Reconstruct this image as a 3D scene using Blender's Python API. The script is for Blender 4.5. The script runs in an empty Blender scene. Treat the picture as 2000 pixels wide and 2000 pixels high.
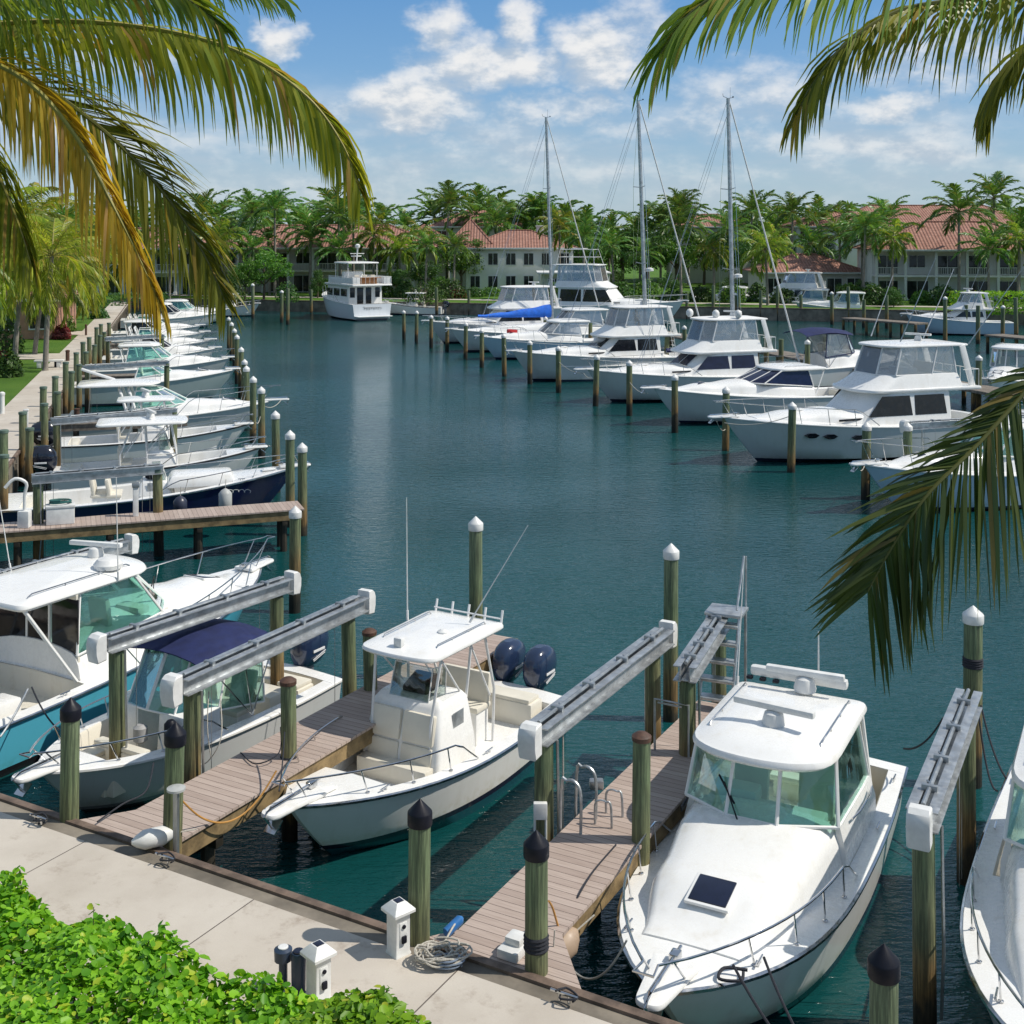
import bpy, bmesh, math, random
from mathutils import Vector, Matrix
from math import sin, cos, pi, radians, sqrt, atan2

scene = bpy.context.scene
COL = scene.collection
# ------------------------------------------------------------------ camera
F, H = 2400.0, 10.0                  # focal length in picture pixels of a 2000 px frame, eye height above the water
cam = bpy.data.cameras.new('camera'); cam_o = bpy.data.objects.new('camera', cam); COL.objects.link(cam_o)
cam.sensor_width = 36; cam.lens = 36*F/2000; cam.shift_y = -(1000-457)/2000
cam.clip_start = .1; cam.clip_end = 9000
cam_o.location = (0, 0, H); cam_o.rotation_euler = (pi/2, 0, 0)
scene.camera = cam_o
# ------------------------------------------------------------------ light
SUN_EL, SUN_AZ = radians(50), radians(-4)          # the sun stands to the right, a little beyond the basin
sund = Vector((cos(SUN_EL)*cos(SUN_AZ), cos(SUN_EL)*sin(SUN_AZ), sin(SUN_EL)))
sl = bpy.data.lights.new('sun', 'SUN'); sl.energy = 4.3; sl.angle = radians(.5); sl.color = (1, .94, .84)
so = bpy.data.objects.new('sun', sl); COL.objects.link(so)
so.rotation_euler = sund.to_track_quat('Z', 'Y').to_euler()
scene.view_settings.view_transform = 'Standard'; scene.view_settings.look = 'None'
scene.view_settings.exposure = 0.0; scene.view_settings.gamma = 1.0
scene.cycles.max_bounces = 8; scene.cycles.transparent_max_bounces = 16
scene.cycles.use_denoising = True

class NT:
    """small helper to write node trees in few lines"""
    def __init__(s, tree, pre='ShaderNode'): s.t = tree; s.pre = pre
    def n(s, typ, ins=None, **props):
        nd = s.t.nodes.new(s.pre+typ)
        for k, v in props.items(): setattr(nd, k, v)
        for k, v in (ins or {}).items():
            so_ = nd.inputs[k]
            if isinstance(v, bpy.types.NodeSocket): s.t.links.new(v, so_)
            else: so_.default_value = v
        return nd
    def math(s, op, a, b=0.0, c=0.0, clamp=False):
        return s.n('Math', {0: a, 1: b, 2: c}, operation=op, use_clamp=clamp).outputs[0]
    def vmath(s, op, a, b=(0, 0, 0)):
        return s.n('VectorMath', {0: a, 1: b}, operation=op)
    def noise(s, vec, scale, detail=3, rough=.5, out='Fac', dist=0.0):
        return s.n('TexNoise', {'Vector': vec, 'Scale': scale, 'Detail': detail, 'Roughness': rough, 'Distortion': dist}).outputs[out]
    def ramp(s, fac, stops, interp='LINEAR'):
        r = s.n('ValToRGB', {0: fac}); e = r.color_ramp; e.interpolation = interp
        while len(e.elements) < len(stops): e.elements.new(.5)
        for el, (p, c) in zip(e.elements, stops):
            el.position = p; el.color = (c[0], c[1], c[2], 1) if not isinstance(c, (int, float)) else (c, c, c, 1)
        return r.outputs[0]
    def mix(s, fac, a, b, blend='MIX'):
        nd = s.n('Mix', None, data_type='RGBA', blend_type=blend)
        for idx, v in ((0, fac), (6, a), (7, b)):
            so_ = nd.inputs[idx]
            if isinstance(v, bpy.types.NodeSocket): s.t.links.new(v, so_)
            else: so_.default_value = (v if idx == 0 else (v[0], v[1], v[2], 1))
        return nd.outputs[2]
    def rng(s, v, a, b, c=0.0, d=1.0, smooth=True):
        return s.n('MapRange', {0: v, 1: a, 2: b, 3: c, 4: d}, interpolation_type='SMOOTHSTEP' if smooth else 'LINEAR').outputs[0]

# ------------------------------------------------------------------ sky with cumulus
world = bpy.data.worlds.new('World'); scene.world = world; world.use_nodes = True
wt = world.node_tree; wt.nodes.clear(); w = NT(wt)
sky = w.n('TexSky', sky_type='NISHITA', sun_disc=False, sun_elevation=SUN_EL, sun_rotation=radians(90)-SUN_AZ,
          altitude=0, air_density=1.0, dust_density=.3, ozone_density=3.0)
dirv = w.n('TexCoord').outputs['Generated']
def density_group():
    g = bpy.data.node_groups.new('cloud_density', 'ShaderNodeTree')
    g.interface.new_socket('dir', in_out='INPUT', socket_type='NodeSocketVector')
    g.interface.new_socket('d', in_out='OUTPUT', socket_type='NodeSocketFloat'); g.interface.new_socket('raw', in_out='OUTPUT', socket_type='NodeSocketFloat')
    k = NT(g); gi = g.nodes.new('NodeGroupInput'); go = g.nodes.new('NodeGroupOutput')
    sep = k.n('SeparateXYZ', {0: gi.outputs[0]})
    az = k.math('ARCTAN2', sep.outputs[0], sep.outputs[1]); el = k.math('ARCSINE', sep.outputs[2])
    v = k.n('CombineXYZ', {0: az, 1: el, 2: 0.0}).outputs[0]
    warp = k.noise(k.vmath('MULTIPLY', v, (1, 1.3, 1)).outputs[0], 26, 4, .6, 'Color')
    wv = k.vmath('MULTIPLY', k.vmath('SUBTRACT', warp, (.5, .5, .5)).outputs[0], (.05, .035, 0)).outputs[0]
    v2 = k.vmath('ADD', v, wv).outputs[0]
    total = None
    # cumulus banks of the day: azimuth, elevation, half sizes (radians), weight
    for (px, py, sx, sy, a) in ((800, 200, 105, 52, 1.0), (835, 165, 55, 45, .8), (960, 130, 130, 42, 1.0), (860, 55, 48, 40, .85), (905, 95, 60, 35, .7),
                                (1012, 45, 42, 40, .9), (1010, 95, 45, 40, .7), (1170, 105, 75, 62, 1.0), (1240, 40, 60, 50, .6), (540, 88, 44, 36, .95),
                                (700, 215, 60, 32, .6), (1120, 205, 80, 30, .65), (1010, 225, 60, 25, .6), (1480, 190, 150, 60, .6), (1750, 225, 95, 24, .8),
                                (1850, 130, 150, 70, .6), (1650, 280, 220, 28, .55), (1300, 250, 150, 26, .5), (900, 270, 190, 20, .45), (500, 290, 240, 26, .4),
                                (1500, 330, 380, 22, .35), (250, 120, 120, 40, .55), (100, 240, 120, 30, .45), (2300, 140, 220, 80, .8), (2700, 60, 200, 90, .8),
                                (-400, 150, 260, 90, .8), (-1100, 100, 300, 110, .8), (3400, 150, 300, 120, .8), (300, -250, 260, 90, .8), (1500, -350, 330, 110, .8)):
        c = (math.atan((px-1000)/F), math.atan((457-py)/F), 0)
        dd = k.vmath('LENGTH', k.vmath('MULTIPLY', k.vmath('SUBTRACT', v2, c).outputs[0], (F/sx/1.7, F/sy/1.6, 0)).outputs[0]).outputs['Value']
        b = k.math('MULTIPLY', k.rng(dd, 1.15, .25), a)
        total = b if total is None else k.math('MAXIMUM', total, b)
    fb = k.noise(k.vmath('MULTIPLY', v, (1, 1.7, 1)).outputs[0], 34, 7, .58)
    veil = k.noise(k.vmath('MULTIPLY', v, (1, 3.2, 1)).outputs[0], 7, 5, .55)
    low = k.rng(k.math('ABSOLUTE', k.math('SUBTRACT', el, .065)), .075, .0)
    veil2 = k.math('MULTIPLY', k.math('MULTIPLY', k.rng(veil, .33, .70), low), .80)
    cum = k.math('ADD', total, k.math('MULTIPLY', k.math('SUBTRACT', fb, .5), .95))
    k.t.links.new(k.math('MULTIPLY_ADD', total, .55, k.math('MULTIPLY', fb, 1.5)), go.inputs[1])
    cum = k.rng(cum, .06, 1.10)
    cum = k.math('MULTIPLY', cum, k.rng(total, .02, .3))
    k.t.links.new(k.math('MAXIMUM', cum, veil2), go.inputs[0])
    return g
dg_ = density_group()
def dens(vec):
    nd = wt.nodes.new('ShaderNodeGroup'); nd.node_tree = dg_; wt.links.new(vec, nd.inputs[0]); return nd.outputs[0], nd.outputs[1]
d0, r0 = dens(dirv); _, r1 = dens(w.vmath('ADD', dirv, (.007, 0, .013)).outputs[0])
lit = w.rng(w.math('SUBTRACT', r0, r1), -.30, .34)
elv = w.math('ARCSINE', w.n('SeparateXYZ', {0: dirv}).outputs[2])
air = w.ramp(w.rng(elv, -.02, .40, smooth=False), [(0, (3.2, 4.3, 5.3)), (.16, (2.5, 3.9, 5.3)), (.34, (1.35, 3.1, 5.5)), (.52, (.75, 2.45, 5.2)), (.75, (2.3, 3.1, 4.4)), (1, (2.7, 3.4, 4.4))])
skyc = w.mix(.72, sky.outputs[0], air)
cc = w.mix(lit, (4.3, 4.9, 5.6), (7.6, 7.5, 7.35))
allc = w.mix(w.math('MULTIPLY', d0, .93), skyc, cc)
bg = w.n('Background', {0: allc, 1: .12})
wt.links.new(bg.outputs[0], w.n('OutputWorld').inputs[0])
# ------------------------------------------------------------------ materials
MATS = {}
def new(name):
    m = bpy.data.materials.new(name); m.use_nodes = True; t = m.node_tree
    k = NT(t); b = t.nodes['Principled BSDF']; MATS[name] = m
    return m, k, b
def setp(k, b, **kw):
    for key, v in kw.items():
        s_ = b.inputs[key.replace('_', ' ')]
        if isinstance(v, bpy.types.NodeSocket): k.t.links.new(v, s_)
        else: s_.default_value = (v[0], v[1], v[2], 1) if (isinstance(v, tuple) and len(v) == 3 and s_.type == 'RGBA') else v
def bump(k, b, h, strength=.3, dist=.02):
    k.t.links.new(k.n('Bump', {'Height': h, 'Strength': strength, 'Distance': dist}).outputs[0], b.inputs['Normal'])
def objco(k): return k.n('TexCoord').outputs['Object']
def wpos(k): return k.n('NewGeometry').outputs['Position']

def plain(name, c, rough=.5, metal=0.0, var=.12, scale=3.0, bmp=0.0, bscale=40, coat=0.0):
    m, k, b = new(name); co = objco(k)
    n1 = k.noise(co, scale, 5, .6)
    col = k.mix(k.rng(n1, .3, .7), tuple(x*(1-var) for x in c), tuple(min(1, x*(1+var*.5)) for x in c))
    setp(k, b, Base_Color=col, Roughness=k.rng(k.noise(co, scale*2.3, 3), .3, .7, max(.02, rough-.08), min(1, rough+.1)), Metallic=metal, Coat_Weight=coat)
    if bmp: bump(k, b, k.noise(co, bscale, 3), bmp, .01)
    return m
def gelcoat(name, c, rough=.22, dirt=.19):
    m, k, b = new(name); co = objco(k)
    st = k.noise(k.vmath('MULTIPLY', co, (1.2, 1.2, .35)).outputs[0], 2.2, 6, .65)
    sp = k.noise(co, 9, 4, .7)
    f = k.math('MULTIPLY', k.rng(st, .45, .78), k.rng(sp, .3, .7))
    col = k.mix(k.math('MULTIPLY', f, dirt*3.2), c, tuple(x*y for x, y in zip(c, (.72, .67, .58))))
    setp(k, b, Base_Color=col, Roughness=k.rng(sp, .3, .8, rough, rough+.18), Coat_Weight=.25, Coat_Roughness=.08)
    bump(k, b, k.noise(co, 1.6, 2), .05, .05)
    return m
WHITE = gelcoat('gelcoat_white', (.82, .815, .79))
CREAM = gelcoat('gelcoat_cream', (.72, .68, .585), .3)
NONSKID = plain('nonskid_deck', (.70, .685, .63), .6, var=.07, bmp=.25, bscale=160)
CUSHION = plain('vinyl_cushion', (.70, .66, .56), .5, var=.08, scale=2)
GREYVINYL = plain('vinyl_grey', (.36, .36, .36), .5)
NAVYCANVAS = plain('canvas_navy', (.010, .018, .085), .8, var=.25, bmp=.3, bscale=9)
BLUECANVAS = plain('canvas_blue', (.015, .15, .68), .75, var=.2, bmp=.3, bscale=7)
WHITECANVAS = plain('canvas_white', (.72, .72, .71), .75, var=.08, bmp=.3, bscale=6)
CHROME = plain('stainless_tube', (.62, .62, .62), .16, 1.0, var=.1)
ALU = plain('aluminium_weathered', (.50, .52, .53), .42, .75, var=.28, scale=5, bmp=.1, bscale=30)
ALUWHITE = plain('white_coated_pipe', (.74, .74, .73), .3, var=.06)
PLASTW = plain('white_plastic', (.70, .70, .68), .42, var=.12, scale=5)
PLASTB = plain('black_plastic', (.007, .008, .015), .5, var=.1, scale=6)
BLACKRUB = plain('black_rubber', (.015, .015, .017), .6)
STEELPOST = plain('galvanised_post', (.40, .42, .43), .4, .8, var=.2)
ENGNAVY = plain('cowling_navy', (.016, .030, .072), .17, var=.1, coat=.6)
ENGBLACK = plain('cowling_black', (.010, .012, .022), .16, var=.1, coat=.6)
ENGGREY = plain('cowling_grey', (.10, .11, .13), .25, coat=.4)
DECAL = plain('white_decal', (.75, .75, .75), .4)
BROWNCAP = plain('copper_brown_cap', (.085, .042, .026), .6, var=.35, scale=14)
MATS['black_plastic'].node_tree.nodes['Principled BSDF'].inputs['Specular IOR Level'].default_value = .25
ROPEW = plain('white_rope', (.50, .47, .41), .9, var=.25, scale=60, bmp=.6, bscale=140)
ROPEK = plain('dark_rope', (.025, .027, .035), .9, var=.3, scale=60)
HOSE = plain('orange_hose', (.50, .25, .06), .5)
FENDTAN = plain('fender_tan', (.42, .31, .22), .5)
FENDGREY = plain('fender_grey', (.42, .43, .42), .45)
FENDNAVY = plain('fender_navy', (.03, .035, .06), .4)
SOLAR = plain('hatch_smoked', (.010, .014, .035), .10, var=.2)
TEAK = plain('teak', (.36, .16, .055), .5, var=.3, scale=12)
GREENBOX = plain('green_dock_gear', (.03, .12, .11), .5)
REDGEAR = plain('red_gear', (.5, .03, .03), .5)

def hullmat(name, top, bottom=(.01, .012, .03), stripe=(.015, .017, .05), boot=.10, sh=.07, rough=.2, caus=0.0):
    m, k, b = new(name); co = objco(k); z = k.n('SeparateXYZ', {0: co}).outputs[2]
    st = k.noise(k.vmath('MULTIPLY', co, (1.5, 1.5, .3)).outputs[0], 2.4, 6, .65)
    tc = k.mix(k.math('MULTIPLY', k.rng(st, .45, .8), .22), top, tuple(x*y for x, y in zip(top, (.66, .63, .55))))
    scum = k.math('MULTIPLY', k.rng(z, boot+sh+.30, boot+sh), k.rng(k.noise(co, 6, 5, .7), .35, .7))
    tc = k.mix(k.math('MULTIPLY', scum, .45), tc, tuple(x*y for x, y in zip(top, (.62, .58, .40))))
    c1 = k.mix(k.math('GREATER_THAN', z, boot), bottom, stripe)
    c2 = k.mix(k.math('GREATER_THAN', z, boot+sh), c1, tc)
    setp(k, b, Base_Color=c2, Roughness=rough, Coat_Weight=.3, Coat_Roughness=.06)
    bump(k, b, k.noise(co, 1.1, 2), .06, .08)
    return m
HW = hullmat('hull_white', (.79, .79, .765), (.02, .025, .05))
HW2 = hullmat('hull_white_teal_bottom', (.80, .80, .775), (.012, .075, .095), (.012, .014, .03), .16, .10)
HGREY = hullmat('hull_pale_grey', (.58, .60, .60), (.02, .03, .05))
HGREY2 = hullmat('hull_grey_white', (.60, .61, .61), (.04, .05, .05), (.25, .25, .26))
HSKY = hullmat('hull_sky_blue', (.095, .45, .60), (.012, .012, .014), (.012, .012, .014), .10, .05, .16)
HNAVY = hullmat('hull_navy', (.010, .014, .060), (.02, .02, .025), (.55, .55, .55), .02, .05, .12)
HICE = hullmat('hull_ice_blue', (.44, .55, .66), (.015, .02, .05))
HGREEN = hullmat('hull_pale_green', (.42, .50, .49), (.02, .03, .03))

def thin_glass(name, tint, refl=.06, body=(0, 0, 0), bodyf=0.0):
    m = bpy.data.materials.new(name); m.use_nodes = True; t = m.node_tree; t.nodes.clear(); k = NT(t)
    tr = k.n('BsdfTransparent', {0: (*tint, 1)}); gl = k.n('BsdfGlossy', {0: (1, 1, 1, 1), 1: .03})
    df = k.n('BsdfDiffuse', {0: (*body, 1)})
    co = k.n('TexCoord').outputs['Object']
    bm_ = k.n('Bump', {'Height': k.noise(co, 2.2, 2), 'Strength': .12, 'Distance': .06}).outputs[0]; t.links.new(bm_, gl.inputs['Normal'])
    fr = k.n('LayerWeight', {0: .25}).outputs['Fresnel']
    mx0 = k.n('MixShader', {0: bodyf, 1: tr.outputs[0], 2: df.outputs[0]})
    mx = k.n('MixShader', {0: k.math('ADD', k.math('MULTIPLY', fr, .9), refl, clamp=True), 1: mx0.outputs[0], 2: gl.outputs[0]})
    t.links.new(mx.outputs[0], k.n('OutputMaterial').inputs[0]); MATS[name] = m; return m
GREENGLASS = thin_glass('green_tinted_glass', (.76, .95, .90), .05, (.20, .50, .45), .05)
VINYL = thin_glass('clear_vinyl', (.82, .83, .83), .10, (.70, .71, .71), .15)
CLEARGLASS = thin_glass('clear_glass', (.80, .86, .84), .08)
DARKGLASS = plain('dark_glass', (.012, .014, .018), .07, var=.3)
NAVYGLASS = plain('dark_blue_glass', (.012, .016, .05), .12, var=.3)
ROOMGLASS = plain('window_glass', (.020, .026, .028), .06, var=.5, scale=1.2)

# wood pilings: treated green at the top, weathering to yellow brown and black at the waterline
m, k, b = new('piling_wood'); co = objco(k); z = k.n('SeparateXYZ', {0: co}).outputs[2]
rnd = k.n('ObjectInfo').outputs['Random']
off = k.vmath('ADD', co, k.n('CombineXYZ', {0: k.math('MULTIPLY', rnd, 37.0), 1: 0.0, 2: k.math('MULTIPLY', rnd, 11.0)}).outputs[0]).outputs[0]
grain = k.noise(k.vmath('MULTIPLY', off, (34, 34, 1.6)).outputs[0], 1.0, 5, .65)
blot = k.noise(k.vmath('MULTIPLY', off, (2.2, 2.2, 1.0)).outputs[0], 1.0, 4, .6)
zz = k.math('ADD', z, k.math('MULTIPLY', k.math('SUBTRACT', blot, .5), 1.6))
zz = k.math('ADD', zz, k.math('MULTIPLY', k.math('SUBTRACT', rnd, .5), .9))
c = k.ramp(k.math('DIVIDE', zz, 4.0), [(.0, (.008, .010, .006)), (.06, (.018, .017, .010)), (.12, (.035, .030, .018)), (.17, (.15, .095, .034)), (.27, (.17, .125, .055)), (.38, (.135, .145, .075)), (.62, (.105, .150, .082)), (1.0, (.135, .180, .115))])
c = k.mix(k.rng(grain, .35, .72), k.mix(1.0, c, (.62, .60, .58), 'MULTIPLY'), k.mix(1.0, c, (1.75, 1.62, 1.5), 'MULTIPLY'))
setp(k, b, Base_Color=c, Roughness=.8); bump(k, b, grain, .7, .02)
PILE = m
# composite decking: boards across the local Y direction of each pier (local X runs along the pier)
m, k, b = new('deck_boards'); co = objco(k); x = k.n('SeparateXYZ', {0: co}).outputs[0]
bw = .142
idx = k.math('FLOOR', k.math('DIVIDE', x, bw)); fr = k.math('FRACT', k.math('DIVIDE', x, bw))
tone = k.n('TexWhiteNoise', {'W': idx}, noise_dimensions='1D').outputs['Value']
gr = k.noise(k.vmath('MULTIPLY', co, (40, 2.5, 1)).outputs[0], 1.0, 4, .6); st = k.noise(co, .9, 5, .65)
c = k.mix(tone, (.375, .295, .25), (.475, .385, .33)); c = k.mix(k.math('MULTIPLY', k.rng(gr, .35, .75), .35), c, (.20, .135, .105))
c = k.mix(k.math('MULTIPLY', k.rng(st, .5, .75), .4), c, (.40, .31, .26))
gap = k.math('LESS_THAN', fr, .055); c = k.mix(gap, c, (.03, .02, .016))
setp(k, b, Base_Color=c, Roughness=.75); bump(k, b, k.math('SUBTRACT', k.math('MULTIPLY', gr, .12), gap), .6, .012)
DECK = m
FASCIA = plain('pier_fascia_wood', (.23, .16, .075), .8, var=.45, scale=4, bmp=.5, bscale=25)
OLDWOOD = plain('grey_weathered_wood', (.20, .17, .14), .85, var=.4, scale=5, bmp=.5, bscale=30)

# concrete walk with joints, stains
m, k, b = new('walk_concrete'); co = objco(k); s3 = k.n('SeparateXYZ', {0: co}); x = s3.outputs[0]
n1 = k.noise(co, .55, 6, .6); n2 = k.noise(co, 60, 3, .6); n3 = k.noise(co, 1.7, 6, .75)
c = k.ramp(n1, [(.3, (.44, .39, .33)), (.5, (.53, .48, .415)), (.7, (.60, .55, .48))])
slab = k.n('TexWhiteNoise', {'W': k.math('FLOOR', k.math('DIVIDE', x, 3.1))}, noise_dimensions='1D').outputs['Value']
c = k.mix(k.math('MULTIPLY', slab, .38), c, (.40, .335, .265))
c = k.mix(k.math('MULTIPLY', k.rng(n3, .52, .74), .7), c, (.28, .22, .17))
c = k.mix(k.math('MULTIPLY', k.rng(n2, .4, .8), .25), c, (.36, .33, .29))
fx = k.math('FRACT', k.math('DIVIDE', x, 3.1)); j = k.math('LESS_THAN', fx, .006)
c = k.mix(j, c, (.12, .10, .085))
setp(k, b, Base_Color=c, Roughness=.85); bump(k, b, k.math('SUBTRACT', k.math('MULTIPLY', n2, .3), j), .35, .01)
CONCRETE = m
CAPWOOD = plain('seawall_cap_wood', (.17, .12, .09), .75, var=.5, scale=3, bmp=.4, bscale=30)
SEAWALL = plain('seawall_concrete', (.22, .19, .15), .85, var=.45, scale=1.1, bmp=.5, bscale=6)
STUCCO = plain('stucco_cream', (.62, .58, .51), .85, var=.10, scale=.6, bmp=.15, bscale=20)
STUCCOW = plain('stucco_white', (.70, .69, .65), .8, var=.08, scale=.6)
TRIMW = plain('trim_white', (.66, .66, .63), .6, var=.06)
MULCH = plain('mulch', (.055, .035, .022), .95, var=.5, scale=9, bmp=.8, bscale=40)

def rooftile():
    m, k, b = new('terracotta_tiles'); co = objco(k)
    sx = k.n('SeparateXYZ', {0: co})
    u = k.math('SINE', k.math('MULTIPLY', k.math('ADD', sx.outputs[0], k.math('MULTIPLY', sx.outputs[1], .0)), 2*pi/.42))
    v = k.math('FRACT', k.math('DIVIDE', sx.outputs[2], .21))
    n1 = k.noise(co, 1.3, 5, .65); n2 = k.noise(k.vmath('MULTIPLY', co, (3, 3, 6)).outputs[0], 1, 3, .7)
    c = k.ramp(k.math('MULTIPLY_ADD', n2, .55, k.math('MULTIPLY', n1, .45)), [(.3, (.19, .085, .062)), (.5, (.33, .165, .120)), (.68, (.44, .26, .20))])
    c = k.mix(k.math('LESS_THAN', v, .14), c, (.15, .05, .03))
    setp(k, b, Base_Color=c, Roughness=.85); bump(k, b, k.math('ADD', u, k.math('MULTIPLY', v, 1.5)), .8, .05)
    return m
TILE = rooftile()

def leafmat(name, c1, c2, tip=None, trans=.35, rough=.45, spec=.3):
    m = bpy.data.materials.new(name); m.use_nodes = True; t = m.node_tree; k = NT(t); b = t.nodes['Principled BSDF']
    isl = k.n('NewGeometry').outputs['Random Per Island']; rnd = k.n('ObjectInfo').outputs['Random']
    n1 = k.noise(k.n('TexCoord').outputs['Object'], .8, 3, .6)
    f = k.math('ADD', k.math('MULTIPLY', isl, .55), k.math('MULTIPLY', n1, .45))
    c = k.mix(k.rng(f, .2, .8), c1, c2)
    if tip: c = k.mix(k.math('MULTIPLY', k.math('GREATER_THAN', isl, .93), .8), c, tip)
    hs = k.n('HueSaturation', {'Hue': k.math('MULTIPLY_ADD', rnd, .03, .485), 'Saturation': 1.0, 'Value': k.math('MULTIPLY_ADD', rnd, .5, .75), 'Color': c}).outputs[0]
    setp(k, b, Base_Color=hs, Roughness=rough, Specular_IOR_Level=spec)
    tl = k.n('BsdfTranslucent', {0: k.mix(1.0, hs, (1.25, 1.2, .55), 'MULTIPLY')})
    ms = k.n('MixShader', {0: trans, 1: b.outputs[0], 2: tl.outputs[0]})
    t.links.new(ms.outputs[0], t.nodes['Material Output'].inputs[0]); MATS[name] = m; return m
LEAF_YEL = leafmat('coconut_leaf_sunny', (.22, .31, .04), (.48, .51, .07), (.52, .34, .10), .48, .35)
LEAF_GOLD = leafmat('coconut_leaf_golden', (.46, .33, .035), (.66, .49, .08), (.55, .34, .14), .45, .4)
LEAF_MID = leafmat('coconut_leaf_green', (.12, .21, .035), (.29, .35, .06), (.40, .28, .08), .47, .35)
LEAF_OLIVE = leafmat('coconut_leaf_olive', (.16, .19, .032), (.33, .32, .055), (.42, .29, .07), .48, .35)
LEAF_DARK = leafmat('coconut_leaf_deep', (.040, .072, .022), (.10, .125, .034), (.22, .16, .05), .35, .35)
LEAF_ROYAL = leafmat('royal_palm_leaf', (.075, .185, .045), (.19, .32, .075), (.26, .23, .06), .38, .35)
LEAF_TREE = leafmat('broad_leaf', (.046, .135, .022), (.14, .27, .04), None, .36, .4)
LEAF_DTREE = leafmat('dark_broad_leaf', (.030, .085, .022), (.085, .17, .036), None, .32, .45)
LEAF_HEDGE = leafmat('hedge_leaf', (.085, .23, .014), (.29, .52, .032), (.46, .50, .05), .40, .42, .25)
LEAF_RED = leafmat('red_leaf', (.14, .02, .02), (.26, .06, .05), None, .25, .45)
TRUNKG = plain('palm_trunk_grey', (.24, .215, .18), .9, var=.3, scale=3, bmp=.6, bscale=12)
TRUNKB = plain('bark_brown', (.12, .09, .065), .9, var=.4, scale=4, bmp=.6, bscale=14)
RACHIS = plain('frond_stalk', (.30, .26, .05), .5, var=.25)
RACHISD = plain('frond_stalk_green', (.13, .13, .03), .5, var=.25)
SHAFTG = plain('palm_crownshaft', (.10, .17, .05), .5, var=.25)

def grass():
    m, k, b = new('lawn_grass'); co = objco(k)
    n1 = k.noise(co, .25, 5, .6); n2 = k.noise(co, 14, 4, .7); n3 = k.noise(co, 90, 2, .7)
    c = k.ramp(k.math('MULTIPLY_ADD', n2, .5, k.math('MULTIPLY', n1, .5)), [(.3, (.050, .11, .014)), (.5, (.085, .185, .020)), (.7, (.15, .24, .035))])
    c = k.mix(k.math('MULTIPLY', k.rng(n3, .35, .75), .4), c, (.045, .09, .012))
    setp(k, b, Base_Color=c, Roughness=.8, Specular_IOR_Level=.2); bump(k, b, k.math('ADD', n3, n2), .8, .05)
    return m
GRASS = grass()

def water():
    m, k, b = new('marina_water'); p = wpos(k)
    sx = k.n('SeparateXYZ', {0: p})
    a = k.noise(k.vmath('MULTIPLY', p, (.8, 1.7, 1)).outputs[0], 1.8, 4, .58, dist=.4)
    b2 = k.noise(k.vmath('MULTIPLY', p, (.7, 2.1, 1)).outputs[0], 4.6, 3, .55, dist=.3)
    big = k.noise(p, .09, 3, .5)
    h = k.math('ADD', k.math('MULTIPLY', a, .48), k.math('MULTIPLY', b2, .40))
    amp = k.rng(big, .35, .65, .55, 1.05)
    col = k.mix(k.rng(k.noise(p, .05, 3), .35, .65), (.0032, .045, .046), (.0065, .063, .065))
    setp(k, b, Base_Color=col, Roughness=.03, IOR=1.34, Specular_IOR_Level=.5)
    bp = k.n('Bump', {'Height': k.math('MULTIPLY', h, amp), 'Strength': .55, 'Distance': .17}).outputs[0]
    k.t.links.new(bp, b.inputs['Normal'])
    return m
WATER = water()
# ------------------------------------------------------------------ geometry helpers
def P(px, py, z):
    """ground plan point: where the ray of a picture point meets height z"""
    Y = F*(H-z)/(py-457.0); return Vector(((px-1000.0)/F*Y, Y, z))
def Q(px, py, Y): return Vector(((px-1000.0)*Y/F, Y, H-(py-457.0)*Y/F))
V = Vector

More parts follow.
